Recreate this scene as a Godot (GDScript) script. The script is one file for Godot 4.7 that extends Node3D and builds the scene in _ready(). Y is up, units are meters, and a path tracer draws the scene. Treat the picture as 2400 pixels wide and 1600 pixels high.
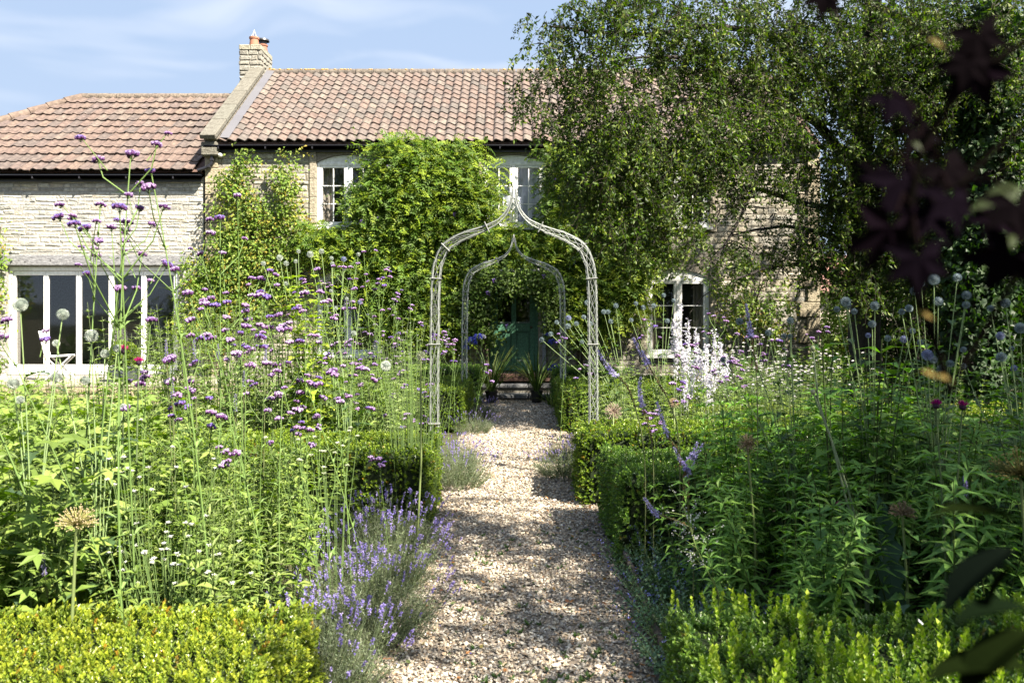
extends Node3D
# A stone farmhouse behind a summer cottage garden: gravel path, clipped box, wire arches, verbena and globe thistles.

const EYE := 1.7
var rng := RandomNumberGenerator.new()
var taken := {}
var M := {}


func spot(px: float, py: float, d: float) -> Vector3:
	return Vector3((px - 1180.0) / 1829.0 * d, EYE - (py - 720.0) / 1829.0 * d, -d)


func rf(a: float, b: float) -> float:
	return rng.randf_range(a, b)


func lin(c: Color) -> Color:
	return c.linear_to_srgb()


class MB:
	var v := PackedVector3Array()
	var n := PackedVector3Array()
	var c := PackedColorArray()

	func tri(a: Vector3, b: Vector3, d: Vector3, col: Color) -> void:
		var m := (d - a).cross(b - a).normalized()
		v.append(a); v.append(b); v.append(d)
		n.append(m); n.append(m); n.append(m)
		c.append(col); c.append(col); c.append(col)

	func tri_n(a: Vector3, b: Vector3, d: Vector3, na: Vector3, nb: Vector3, nd: Vector3, col: Color) -> void:
		v.append(a); v.append(b); v.append(d)
		n.append(na); n.append(nb); n.append(nd)
		c.append(col); c.append(col); c.append(col)

	func quad(a: Vector3, b: Vector3, d: Vector3, e: Vector3, col: Color) -> void:
		tri(a, b, d, col)
		tri(a, d, e, col)

	# a box with its longest visible edges chamfered by ch
	func box(at: Vector3, size: Vector3, col: Color, bs := Basis.IDENTITY, ch := 0.0) -> void:
		var h := size / 2.0
		var k := minf(ch, minf(h.x, minf(h.y, h.z)) * 0.6)
		var i := Vector3(h.x - k, h.y - k, h.z - k)
		var dirs := [Vector3(1, 0, 0), Vector3(-1, 0, 0), Vector3(0, 1, 0), Vector3(0, -1, 0), Vector3(0, 0, 1), Vector3(0, 0, -1)]
		for d: Vector3 in dirs:
			var u := Vector3(d.y, d.z, d.x).abs()
			var w := d.cross(u)
			var o := d * h
			var a := o - (u + w) * i
			var b := o + (w - u) * i
			var e := o + (u + w) * i
			var f := o + (u - w) * i
			quad(at + bs * a, at + bs * f, at + bs * e, at + bs * b, col)
		if k > 0.0:
			for s in [-1.0, 1.0]:
				for t in [-1.0, 1.0]:
					_edge(at, bs, Vector3(i.x * s, 0, 0), Vector3(0, i.y * t, 0), Vector3(0, 0, i.z), k, Vector3(s, 0, 0), Vector3(0, t, 0), col)
					_edge(at, bs, Vector3(i.x * s, 0, 0), Vector3(0, 0, i.z * t), Vector3(0, i.y, 0), k, Vector3(s, 0, 0), Vector3(0, 0, t), col)
					_edge(at, bs, Vector3(0, i.y * s, 0), Vector3(0, 0, i.z * t), Vector3(i.x, 0, 0), k, Vector3(0, s, 0), Vector3(0, 0, t), col)

	func _edge(at: Vector3, bs: Basis, p: Vector3, q: Vector3, along: Vector3, k: float, dp: Vector3, dq: Vector3, col: Color) -> void:
		var a := p + q + dp * k - along
		var b := p + q + dq * k - along
		var e := p + q + dq * k + along
		var f := p + q + dp * k + along
		var m := (e - a).cross(b - a)
		if m.dot(dp + dq) > 0.0:
			quad(at + bs * a, at + bs * b, at + bs * e, at + bs * f, col)
		else:
			quad(at + bs * a, at + bs * f, at + bs * e, at + bs * b, col)

	func tube(pts: Array, r: Array, sides: int, col: Color, col2 := Color(-1, 0, 0)) -> void:
		var side := Vector3.ZERO
		var ring_p: Array = []
		var ring_n: Array = []
		var cc := pts.size()
		for k in cc:
			var t: Vector3 = (pts[mini(k + 1, cc - 1)] - pts[maxi(k - 1, 0)]).normalized()
			if side == Vector3.ZERO:
				side = t.cross(Vector3(0.13, 0.2, 0.97)).normalized()
			side = (side - t * side.dot(t)).normalized()
			var w := t.cross(side)
			var pp: Array = []
			var nn: Array = []
			for s in sides:
				var an := TAU * s / sides
				var o := side * cos(an) + w * sin(an)
				pp.append(pts[k] + o * float(r[k]))
				nn.append(o)
			ring_p.append(pp)
			ring_n.append(nn)
		for k in cc - 1:
			var f := float(k) / (cc - 1)
			var q := col if col2.r < 0.0 else col.lerp(col2, f)
			for s in sides:
				var z := (s + 1) % sides
				tri_n(ring_p[k][s], ring_p[k + 1][s], ring_p[k + 1][z], ring_n[k][s], ring_n[k + 1][s], ring_n[k + 1][z], q)
				tri_n(ring_p[k][s], ring_p[k + 1][z], ring_p[k][z], ring_n[k][s], ring_n[k + 1][z], ring_n[k][z], q)
		for s in range(1, sides - 1):
			tri(ring_p[cc - 1][0], ring_p[cc - 1][s + 1], ring_p[cc - 1][s], col)
			tri(ring_p[0][0], ring_p[0][s], ring_p[0][s + 1], col)

	func leaf2(b: Vector3, dir: Vector3, up: Vector3, L: float, W: float, col: Color) -> void:
		var s := dir.cross(up).normalized()
		var u := s.cross(dir).normalized()
		var m := b + dir * L * 0.45 + u * W * 0.14
		var tip := b + dir * L
		tri(b, m + s * W * 0.5, tip, col)
		tri(b, tip, m - s * W * 0.5, col)

	func leaf4(b: Vector3, dir: Vector3, up: Vector3, L: float, W: float, col: Color, droop := 0.2) -> void:
		var s := dir.cross(up).normalized()
		var u := s.cross(dir).normalized()
		var mid := b + dir * L * 0.5 - u * droop * L * 0.15
		var tip := b + dir * L - u * droop * L
		var l := b + dir * L * 0.38 + s * W * 0.5 + u * W * 0.13
		var r := b + dir * L * 0.38 - s * W * 0.5 + u * W * 0.13
		tri(b, l, mid, col)
		tri(b, mid, r, col)
		tri(l, tip, mid, col)
		tri(mid, tip, r, col)

	# a long leaf of several segments that arches over
	func blade(b: Vector3, dir: Vector3, L: float, W: float, fall: float, seg: int, col: Color, teeth := 0.0) -> void:
		var s := dir.cross(Vector3.UP)
		s = s.normalized() if s.length() > 0.01 else Vector3.RIGHT
		var p := b
		var d := dir
		var prev := [b, b, b]
		for k in range(1, seg + 1):
			var f := float(k) / seg
			d = (d + Vector3.DOWN * fall / seg * (0.3 + f)).normalized()
			p += d * L / seg
			var w := W * 0.5 * sin(PI * (0.12 + 0.88 * f)) * (1.0 if teeth == 0.0 or k % 2 == 0 else 1.0 - teeth)
			if k == seg:
				w = 0.0
			var u := s.cross(d).normalized()
			var cur := [p + s * w + u * w * 0.35, p, p - s * w + u * w * 0.35]
			if k == 1:
				prev = [b + s * W * 0.12, b, b - s * W * 0.12]
			quad(prev[0], cur[0], cur[1], prev[1], col)
			quad(prev[1], cur[1], cur[2], prev[2], col)
			prev = cur

	# a lobed leaf, palmately cut
	func palm(b: Vector3, dir: Vector3, up: Vector3, R: float, lobes: int, cut: float, col: Color) -> void:
		var s := dir.cross(up).normalized()
		var u := s.cross(dir).normalized()
		var cen := b + dir * R * 0.25
		var last := Vector3.ZERO
		var cnt := lobes * 2
		for k in cnt + 1:
			var an := lerpf(-2.5, 2.5, float(k) / cnt)
			var reach := R * (1.0 if k % 2 == 1 else cut) * (0.75 + 0.25 * cos(an * 0.6))
			var q := cen + (dir * cos(an) + s * sin(an)) * reach - u * R * 0.22 * (1.0 if k % 2 == 1 else 0.1)
			if k > 0:
				tri(cen, q, last, col)
			last = q

	func ball(at: Vector3, r: Vector3, rows: int, cols: int, col: Color) -> void:
		for i in rows:
			for j in cols:
				var q: Array = []
				for e in [[i, j], [i + 1, j], [i + 1, j + 1], [i, j + 1]]:
					var th := PI * float(e[0]) / rows
					var ph := TAU * float(e[1]) / cols
					q.append(Vector3(sin(th) * cos(ph), cos(th), sin(th) * sin(ph)))
				tri_n(at + q[0] * r, at + q[1] * r, at + q[2] * r, q[0], q[1], q[2], col)
				tri_n(at + q[0] * r, at + q[2] * r, at + q[3] * r, q[0], q[2], q[3], col)

	# profile = Array of Vector2(radius, height)
	func lathe(at: Vector3, prof: Array, sides: int, col: Color) -> void:
		for k in prof.size() - 1:
			var a: Vector2 = prof[k]
			var b: Vector2 = prof[k + 1]
			var sl := Vector2(b.y - a.y, a.x - b.x).normalized()
			for s in sides:
				var p := TAU * s / sides
				var q := TAU * (s + 1) / sides
				var dp := Vector3(cos(p), 0, sin(p))
				var dq := Vector3(cos(q), 0, sin(q))
				var np := dp * sl.x + Vector3.UP * sl.y
				var nq := dq * sl.x + Vector3.UP * sl.y
				var y1 := at + Vector3.UP * a.y
				var y2 := at + Vector3.UP * b.y
				tri_n(y1 + dp * a.x, y2 + dq * b.x, y2 + dp * b.x, np, nq, np, col)
				tri_n(y1 + dp * a.x, y1 + dq * a.x, y2 + dq * b.x, np, nq, nq, col)

	# a flat outline in x and y, given thickness along z
	func slab(outline: PackedVector2Array, z_front: float, z_back: float, col: Color) -> void:
		var tris := Geometry2D.triangulate_polygon(outline)
		for k in range(0, tris.size(), 3):
			var a := outline[tris[k]]
			var b := outline[tris[k + 1]]
			var d := outline[tris[k + 2]]
			if (b - a).cross(d - a) > 0.0:
				var t := b
				b = d
				d = t
			tri(Vector3(a.x, a.y, z_front), Vector3(b.x, b.y, z_front), Vector3(d.x, d.y, z_front), col)
			tri(Vector3(a.x, a.y, z_back), Vector3(d.x, d.y, z_back), Vector3(b.x, b.y, z_back), col)
		var turn := 0.0
		for k in outline.size():
			turn += outline[k].cross(outline[(k + 1) % outline.size()])
		for k in outline.size():
			var a := outline[k]
			var b := outline[(k + 1) % outline.size()]
			if turn < 0.0:
				var t := a
				a = b
				b = t
			quad(Vector3(a.x, a.y, z_front), Vector3(b.x, b.y, z_front), Vector3(b.x, b.y, z_back), Vector3(a.x, a.y, z_back), col)

	func add(o: MB, t: Transform3D, tint := Color.WHITE) -> void:
		for k in o.v.size():
			v.append(t * o.v[k])
			n.append((t.basis * o.n[k]).normalized())
			c.append(o.c[k] * tint)

	func mesh(m: Material) -> ArrayMesh:
		var a := []
		a.resize(Mesh.ARRAY_MAX)
		a[Mesh.ARRAY_VERTEX] = v
		a[Mesh.ARRAY_NORMAL] = n
		a[Mesh.ARRAY_COLOR] = c
		var out := ArrayMesh.new()
		out.add_surface_from_arrays(Mesh.PRIMITIVE_TRIANGLES, a)
		out.surface_set_material(0, m)
		return out


# ---------------------------------------------------------------- nodes

func numbered(parent: Node, called: String) -> String:
	var key := str(parent.get_instance_id()) + called
	var k: int = taken.get(key, 0)
	taken[key] = k + 1
	return called if k == 0 else "%s_%03d" % [called, k]


func put(parent: Node, called: String, mesh: Mesh, xf := Transform3D.IDENTITY) -> MeshInstance3D:
	var o := MeshInstance3D.new()
	o.name = numbered(parent, called)
	o.mesh = mesh
	o.transform = xf
	parent.add_child(o, true)
	return o


func group_node(parent: Node, called: String, xf := Transform3D.IDENTITY) -> Node3D:
	var o := Node3D.new()
	o.name = numbered(parent, called)
	o.transform = xf
	parent.add_child(o, true)
	return o


func thing(called: String, label: String, category: String, at := Vector3.ZERO, group := "") -> Node3D:
	var o := group_node(self, called, Transform3D(Basis.IDENTITY, at))
	tag(o, label, category, group)
	return o


func tag(o: Node, label: String, category: String, group := "") -> void:
	o.set_meta("label", label)
	o.set_meta("category", category)
	if group:
		o.set_meta("group", group)


func structure(called: String, mesh: Mesh, label := "") -> MeshInstance3D:
	var o := put(self, called, mesh)
	o.set_meta("kind", "structure")
	if label:
		o.set_meta("label", label)
	return o


func many(parent: Node, called: String, mesh: Mesh, xf: Array, cols: PackedColorArray) -> MultiMeshInstance3D:
	var mm := MultiMesh.new()
	mm.transform_format = MultiMesh.TRANSFORM_3D
	mm.use_colors = true
	mm.mesh = mesh
	mm.instance_count = xf.size()
	for i in xf.size():
		mm.set_instance_transform(i, xf[i])
		mm.set_instance_color(i, cols[i])
	var o := MultiMeshInstance3D.new()
	o.name = numbered(parent, called)
	o.multimesh = mm
	o.set_meta("kind", "stuff")
	parent.add_child(o, true)
	return o


func aim(dir: Vector3, spin: float) -> Basis:   # the y axis along dir, turned about it by spin
	var y := dir.normalized()
	var x := y.cross(Vector3(0.31, 0.17, 0.93)).normalized()
	var b := Basis(x, y, x.cross(y))
	return b * Basis(Vector3.UP, spin)


func rdir() -> Vector3:
	return Vector3(rng.randfn(), rng.randfn(), rng.randfn()).normalized()


# ---------------------------------------------------------------- materials

func noise(freq: float, octaves: int, sd: int, kind := FastNoiseLite.TYPE_SIMPLEX_SMOOTH) -> FastNoiseLite:
	var f := FastNoiseLite.new()
	f.noise_type = kind
	f.frequency = freq
	f.fractal_octaves = octaves
	f.seed = sd
	return f


func noise_tex(freq: float, octaves: int, sd: int, lo: Color, hi: Color, normal := false, bump := 4.0, size := 512) -> NoiseTexture2D:
	var t := NoiseTexture2D.new()
	t.width = size
	t.height = size
	t.seamless = true
	t.noise = noise(freq, octaves, sd)
	if normal:
		t.as_normal_map = true
		t.bump_strength = bump
	else:
		var g := Gradient.new()
		g.set_color(0, lo)
		g.set_color(1, hi)
		t.color_ramp = g
	return t


func plain(called: String, rough: float, col := Color.WHITE, metal := 0.0) -> StandardMaterial3D:
	var m := StandardMaterial3D.new()
	m.resource_name = called
	m.albedo_color = col
	m.vertex_color_use_as_albedo = true
	m.roughness = rough
	m.metallic = metal
	return m


func grained(called: String, rough: float, scale: float, lo: Color, hi: Color, freq: float, sd: int, bump: float) -> StandardMaterial3D:
	var m := plain(called, rough)
	m.albedo_texture = noise_tex(freq, 5, sd, lo, hi)
	m.uv1_triplanar = true
	m.uv1_world_triplanar = true
	m.uv1_scale = Vector3.ONE * scale
	if bump > 0.0:
		m.normal_enabled = true
		m.normal_texture = noise_tex(freq * 2.0, 5, sd + 7, Color.BLACK, Color.WHITE, true, bump)
	return m


func leafy(called: String, rough: float, back: Color, spec := 0.5) -> StandardMaterial3D:
	var m := plain(called, rough)
	m.backlight_enabled = true
	m.backlight = back
	m.metallic_specular = spec
	return m


func materials() -> void:
	M.leaf = leafy("leaf", 0.52, Color(0.85, 0.95, 0.30), 0.4)
	M.leaf_matt = leafy("matt leaf", 0.75, Color(0.8, 0.88, 0.4), 0.35)
	M.leaf_shiny = leafy("glossy leaf", 0.36, Color(0.72, 0.82, 0.25), 0.55)
	M.petal = leafy("petal", 0.7, Color(0.85, 0.8, 0.9), 0.3)
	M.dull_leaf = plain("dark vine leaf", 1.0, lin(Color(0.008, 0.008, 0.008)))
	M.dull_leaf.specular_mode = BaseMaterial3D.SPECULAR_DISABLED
	M.stem = leafy("stem", 0.6, Color(0.4, 0.45, 0.2), 0.4)
	M.bark = grained("bark", 0.9, 3.0, Color(0.45, 0.45, 0.45), Color(1, 1, 1), 0.02, 11, 12.0)
	M.stone = grained("rubble stone", 0.95, 1.6, Color(0.72, 0.70, 0.66), Color(1, 1, 0.97), 0.012, 21, 7.0)
	M.tile = grained("clay tile", 0.9, 0.9, Color(0.55, 0.54, 0.55), Color(1, 1, 1), 0.02, 31, 4.0)
	M.mortar = grained("lime mortar", 0.95, 2.2, Color(0.7, 0.68, 0.64), Color(1, 1, 1), 0.02, 41, 6.0)
	M.wood = grained("weathered timber", 0.85, 1.0, Color(0.55, 0.55, 0.56), Color(1, 1, 1), 0.02, 51, 6.0)
	M.wood.uv1_scale = Vector3(0.5, 4.0, 2.0)
	M.paint = grained("white paint", 0.5, 1.3, Color(0.86, 0.86, 0.84), Color(1, 1, 1), 0.015, 57, 1.0)
	M.green = grained("old green paint", 0.55, 3.0, Color(0.55, 0.6, 0.58), Color(1, 1, 1), 0.015, 61, 3.0)
	M.black = plain("black plastic", 0.4)
	M.lead = plain("lead", 0.6)
	M.wire = plain("galvanised wire", 0.5, Color.WHITE, 0.35)
	M.soil = grained("soil", 1.0, 1.1, Color(0.5, 0.48, 0.44), Color(1, 1, 1), 0.02, 71, 9.0)
	M.gravel = grained("gravel", 0.95, 4.0, Color(0.78, 0.77, 0.75), Color(1, 1, 1), 0.03, 81, 3.0)
	M.clay = plain("terracotta", 0.8)
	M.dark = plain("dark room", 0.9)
	M.cloth = plain("canvas", 0.85)
	var g := StandardMaterial3D.new()
	g.resource_name = "window glass"
	g.transparency = BaseMaterial3D.TRANSPARENCY_ALPHA
	g.albedo_color = Color(0.12, 0.14, 0.14, 0.04)
	g.roughness = 0.02
	M.glass = g


func sky_picture() -> ImageTexture:
	var w := 2048
	var h := 1024
	var im := Image.create_empty(w, h, false, Image.FORMAT_RGBF)
	var f := noise(1.0, 5, 5)
	var f2 := noise(1.0, 3, 9)
	var zenith := Color(0.145, 0.205, 0.315)
	var low := Color(0.245, 0.295, 0.36)
	var cloud := Color(0.315, 0.345, 0.40)
	im.fill(Color(0.07, 0.08, 0.05))
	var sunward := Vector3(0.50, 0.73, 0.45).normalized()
	for y in h / 2 + 6:
		var el := (0.5 - (y + 0.5) / h) * PI
		var up := maxf(sin(el), 0.0)
		var base := low.lerp(zenith, pow(clampf(up * 1.4, 0.0, 1.0), 0.6))
		for x in w:
			var az := ((x + 0.5) / w - 0.5) * TAU
			var dx := sin(az)
			var dz := cos(az)
			# thin high cloud drawn out along the wind
			var wob := f2.get_noise_3d(dx * 1.6, el * 3.0, dz * 1.6) * 0.05
			var e2 := el + dx * 0.10 + wob
			var s := f.get_noise_3d(dx * 1.9, e2 * 15.0, dz * 1.9)
			var t := f.get_noise_3d(dx * 3.4 + 9.0, e2 * 42.0, dz * 3.4)
			var k := clampf(s * 1.5 + t * 0.5 + 0.12, 0.0, 1.0) * clampf(0.78 - up * 0.5, 0.0, 1.0)
			# brighter, whiter air round the sun, strengthened to fill the shadows
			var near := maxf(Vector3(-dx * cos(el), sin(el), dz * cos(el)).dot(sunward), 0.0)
			var fill_glow := 0.85 * pow(near, 7.0)
			im.set_pixel(x, y, base.lerp(cloud, k) + Color(fill_glow, fill_glow * 0.96, fill_glow * 0.9))
	return ImageTexture.create_from_image(im)


func _ready() -> void:
	rng.seed = 20240
	# camera: level, its lens shifted down a little so that uprights stay upright
	var cam := Camera3D.new()
	cam.name = "camera"
	cam.position = Vector3(0, EYE, 0)
	cam.projection = Camera3D.PROJECTION_FRUSTUM
	cam.near = 0.05
	cam.far = 400.0
	cam.size = 2.0 * 784.0 / 1829.0 * 0.05
	cam.frustum_offset = Vector2(-4.0, -64.0) / 1829.0 * 0.05
	var at := CameraAttributesPhysical.new()
	at.frustum_focal_length = 28.0
	at.frustum_focus_distance = 11.0
	at.exposure_aperture = 5.6
	at.frustum_near = 0.05
	at.frustum_far = 400.0
	cam.attributes = at
	add_child(cam)
	# sky
	var env := Environment.new()
	env.background_mode = Environment.BG_SKY
	var pano := PanoramaSkyMaterial.new()
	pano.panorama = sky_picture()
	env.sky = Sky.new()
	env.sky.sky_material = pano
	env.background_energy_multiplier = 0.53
	env.tonemap_mode = Environment.TONE_MAPPER_LINEAR
	env.tonemap_exposure = 5.4
	env.sdfgi_enabled = true
	env.ssao_enabled = true
	env.ssil_enabled = true
	var we := WorldEnvironment.new()
	we.name = "sky"
	we.environment = env
	add_child(we)
	# sun: high, from the side and a little in front of the house
	var sun := DirectionalLight3D.new()
	sun.name = "sun"
	sun.light_color = Color(1.0, 0.955, 0.88)
	sun.light_energy = 1.4
	sun.light_angular_distance = 0.53
	sun.shadow_enabled = true
	add_child(sun)
	sun.look_at_from_position(Vector3(0.50, 0.73, 0.45), Vector3.ZERO, Vector3.UP)
	materials()
	ground()
	main_house()
	annexe()
	terrace()
	trees()
	climbers()
	hedges()
	arches()
	door_plants()
	edging_plants()
	sunny_bed()
	shaded_bed()
	overhanging_vine()


# ---------------------------------------------------------------- ground

const WZ := -16.3          # the house front

func path_edge(z: float, s: float) -> float:
	# half width of the gravel at depth z, a little uneven
	return s * (0.71 + 0.035 * sin(z * 1.7 + s) + 0.02 * sin(z * 4.3 + s * 2.0))


func ground() -> void:
	var b := MB.new()
	b.quad(Vector3(-160, 0, -190), Vector3(160, 0, -190), Vector3(160, 0, 60), Vector3(-160, 0, 60), Color(0.075, 0.075, 0.035))
	structure("ground", b.mesh(M.soil), "dark soil and grass under the garden beds")
	var g := MB.new()
	var z := -1.0
	while z > -15.5:
		var z2 := z - 0.25
		g.quad(Vector3(path_edge(z, -1), 0.012, z), Vector3(path_edge(z2, -1), 0.012, z2), Vector3(path_edge(z2, 1), 0.012, z2), Vector3(path_edge(z, 1), 0.012, z), Color(0.20, 0.165, 0.13))
		z = z2
	structure("gravel_path", g.mesh(M.gravel), "straight gravel path leading to the green front door")
	# the gravel itself: flat angular chips
	var chip := MB.new()
	var ring: Array = []
	for k in 6:
		var an := TAU * k / 6.0
		ring.append(Vector3(cos(an) * rf(0.75, 1.1), 0.12 * rf(-1, 1), sin(an) * rf(0.5, 0.8)))
	for k in 6:
		chip.tri(Vector3(0.1, 0.42, 0.0), ring[k], ring[(k + 1) % 6], Color.WHITE)
		chip.tri(Vector3(0, -0.35, 0), ring[(k + 1) % 6], ring[k], Color.WHITE)
	var xf: Array = []
	var cols := PackedColorArray()
	var tones := [Color(0.34, 0.295, 0.225), Color(0.38, 0.34, 0.275), Color(0.26, 0.22, 0.17), Color(0.225, 0.20, 0.175), Color(0.44, 0.41, 0.35), Color(0.30, 0.225, 0.15), Color(0.15, 0.132, 0.115)]
	var tread := noise(0.7, 3, 55)
	for k in 78000:
		var zz := -lerpf(2.4, 15.5, pow(rng.randf(), 1.45))
		var xx := rf(path_edge(zz, -1) - 0.03, path_edge(zz, 1) + 0.03)
		var s := rf(0.005, 0.0135) * (1.0 if rng.randf() > 0.06 else 1.5) * (1.0 + clampf((-zz - 5.0) * 0.05, 0.0, 0.5))
		var bs := Basis.from_euler(Vector3(rng.randfn() * 0.42, rf(0, TAU), rng.randfn() * 0.42)).scaled_local(Vector3(s, s * rf(0.7, 1.1), s))
		xf.append(Transform3D(bs, Vector3(xx, 0.014 + rf(0.0, 0.014), zz)))
		var t: Color = tones[rng.randi() % tones.size()]
		var worn := 1.0 + 0.16 * tread.get_noise_2d(xx * 2.0, zz) - 0.22 * pow(absf(xx) / 0.7, 6.0) + 0.07 * sin(absf(xx) * 6.0)
		cols.append(t * rf(0.8, 1.12) * worn)
	var gm := plain("gravel chip", 0.9)
	var st := many(self, "gravel", chip.mesh(gm), xf, cols)
	st.set_meta("label", "loose beige and grey stone chips covering the path")
	# fallen leaves on the gravel
	var lf := MB.new()
	lf.leaf4(Vector3.ZERO, Vector3(0, 0.05, 1).normalized(), Vector3.UP, 1.0, 0.6, Color.WHITE, -0.2)
	xf = []
	cols = PackedColorArray()
	for k in 620:
		var zz := -lerpf(2.6, 12.0, pow(rng.randf(), 1.3))
		var side := 1.0 if rng.randf() > 0.35 else -1.0
		var xx := path_edge(zz, side) * (1.0 - absf(rng.randfn()) * 0.42)
		var s := rf(0.018, 0.042)
		xf.append(Transform3D(Basis.from_euler(Vector3(rf(-0.4, 0.4), rf(0, TAU), rf(-0.4, 0.4))) * s, Vector3(xx, 0.038, zz)))
		cols.append([Color(0.28, 0.13, 0.05), Color(0.35, 0.2, 0.08), Color(0.2, 0.09, 0.05), Color(0.3, 0.24, 0.08), Color(0.1, 0.13, 0.05)][rng.randi() % 5])
	st = many(self, "fallen_leaves", lf.mesh(M.leaf_matt), xf, cols)
	st.set_meta("label", "dry brown leaves scattered over the gravel")
	# shed lavender and catmint petals
	var pt := MB.new()
	pt.leaf2(Vector3.ZERO, Vector3(0, 0.15, 1).normalized(), Vector3.UP, 1.0, 0.7, Color.WHITE)
	xf = []
	cols = PackedColorArray()
	for k in 240:
		var zz := -lerpf(2.8, 8.0, pow(rng.randf(), 1.3))
		var side := 1.0 if rng.randf() > 0.45 else -1.0
		var xx := path_edge(zz, side) * (1.0 - absf(rng.randfn()) * 0.22)
		xf.append(Transform3D(Basis.from_euler(Vector3(rf(-0.3, 0.3), rf(0, TAU), rf(-0.3, 0.3))) * rf(0.008, 0.016), Vector3(xx, 0.037, zz)))
		cols.append(Color(0.15, 0.12, 0.42) * rf(0.7, 1.2))
	st = many(self, "fallen_petals", pt.mesh(M.petal), xf, cols)
	st.set_meta("label", "tiny violet petals shed along the path edges")
	# weeds growing through the gravel
	var wd := MB.new()
	for k in 12:
		var an := rf(0, TAU)
		wd.leaf2(Vector3.ZERO, Vector3(cos(an), rf(0.3, 1.4), sin(an)).normalized(), Vector3.UP, rf(0.5, 1.0), 0.3, Color(0.07, 0.13, 0.035) * rf(0.7, 1.2))
	xf = []
	cols = PackedColorArray()
	for k in 170:
		var zz := -lerpf(2.8, 6.2, pow(rng.randf(), 1.2))
		var xx := rf(-0.3, 0.66)
		xf.append(Transform3D(Basis(Vector3.UP, rf(0, TAU)) * rf(0.02, 0.05), Vector3(xx, 0.02, zz)))
		cols.append(Color.WHITE * rf(0.7, 1.2))
	st = many(self, "weeds", wd.mesh(M.leaf), xf, cols)
	st.set_meta("label", "tiny green weeds coming up through the gravel")
	# timber edging board on the shaded side of the path
	var e := thing("edging_board", "dark timber board edging the gravel beside the catmint", "edging board", Vector3.ZERO)
	var zs := [-5.32, -4.4, -3.5, -2.3]
	for k in 3:
		var p := Vector3(0.745 - k * 0.018, 0.055, zs[k])
		var q := Vector3(0.745 - (k + 1) * 0.018, 0.055, zs[k + 1])
		var bm := MB.new()
		bm.box((p + q) / 2.0, Vector3(0.035, 0.13, p.distance_to(q) - 0.006), Color(0.10, 0.078, 0.06) * rf(0.85, 1.1), Basis(Vector3.UP, atan2((q - p).x, (q - p).z)), 0.006)
		put(e, "plank", bm.mesh(M.wood))


# ---------------------------------------------------------------- building helpers

# a facade facing +z with openings: holes are Rect2(x, y, w, h)
func facade(b: MB, x0: float, x1: float, y0: float, y1: float, zf: float, th: float, holes: Array, col: Color) -> void:
	var xs := [x0, x1]
	var ys := [y0, y1]
	for h: Rect2 in holes:
		xs.append(h.position.x); xs.append(h.end.x)
		ys.append(h.position.y); ys.append(h.end.y)
	xs.sort()
	ys.sort()
	var zb := zf - th
	for i in xs.size() - 1:
		for j in ys.size() - 1:
			var a := Vector2(xs[i], ys[j])
			var e := Vector2(xs[i + 1], ys[j + 1])
			if e.x - a.x < 0.001 or e.y - a.y < 0.001:
				continue
			var inside := false
			for h: Rect2 in holes:
				inside = inside or h.has_point((a + e) / 2.0)
			if inside:
				continue
			b.quad(Vector3(a.x, a.y, zf), Vector3(a.x, e.y, zf), Vector3(e.x, e.y, zf), Vector3(e.x, a.y, zf), col)
			b.quad(Vector3(a.x, a.y, zb), Vector3(e.x, a.y, zb), Vector3(e.x, e.y, zb), Vector3(a.x, e.y, zb), col)
	for h: Rect2 in holes:
		var a := h.position
		var e := h.end
		b.quad(Vector3(a.x, a.y, zf), Vector3(a.x, a.y, zb), Vector3(a.x, e.y, zb), Vector3(a.x, e.y, zf), col)
		b.quad(Vector3(e.x, a.y, zf), Vector3(e.x, e.y, zf), Vector3(e.x, e.y, zb), Vector3(e.x, a.y, zb), col)
		b.quad(Vector3(a.x, e.y, zf), Vector3(a.x, e.y, zb), Vector3(e.x, e.y, zb), Vector3(e.x, e.y, zf), col)
		b.quad(Vector3(a.x, a.y, zf), Vector3(e.x, a.y, zf), Vector3(e.x, a.y, zb), Vector3(a.x, a.y, zb), col)
	b.quad(Vector3(x0, y1, zf), Vector3(x0, y1, zb), Vector3(x1, y1, zb), Vector3(x1, y1, zf), col)
	b.quad(Vector3(x0, y0, zf), Vector3(x0, y1, zf), Vector3(x0, y1, zb), Vector3(x0, y0, zb), col)
	b.quad(Vector3(x1, y0, zf), Vector3(x1, y0, zb), Vector3(x1, y1, zb), Vector3(x1, y1, zf), col)


# one rubble stone: a rounded, uneven block with its back in the wall at z = 0
func stone_mesh(b: MB, at: Vector3, w: float, h: float, proud: float, col: Color) -> void:
	var back: Array = []
	var front: Array = []
	var ch := minf(0.018, h * 0.22)
	for q in [[-1, -1], [1, -1], [1, 1], [-1, 1]]:
		var j := Vector3(rf(-0.012, 0.012), rf(-0.010, 0.010), 0)
		back.append(at + Vector3(q[0] * w / 2.0, q[1] * h / 2.0, 0) + j)
		front.append(at + Vector3(q[0] * (w / 2.0 - ch), q[1] * (h / 2.0 - ch), proud * rf(0.7, 1.25)) + j * 1.5)
	var cen: Vector3 = (front[0] + front[1] + front[2] + front[3]) / 4.0 + Vector3(0, 0, proud * 0.22)
	for k in 4:
		var z := (k + 1) % 4
		b.quad(back[k], front[k], front[z], back[z], col)
		b.tri(front[k], cen, front[z], col)


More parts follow.
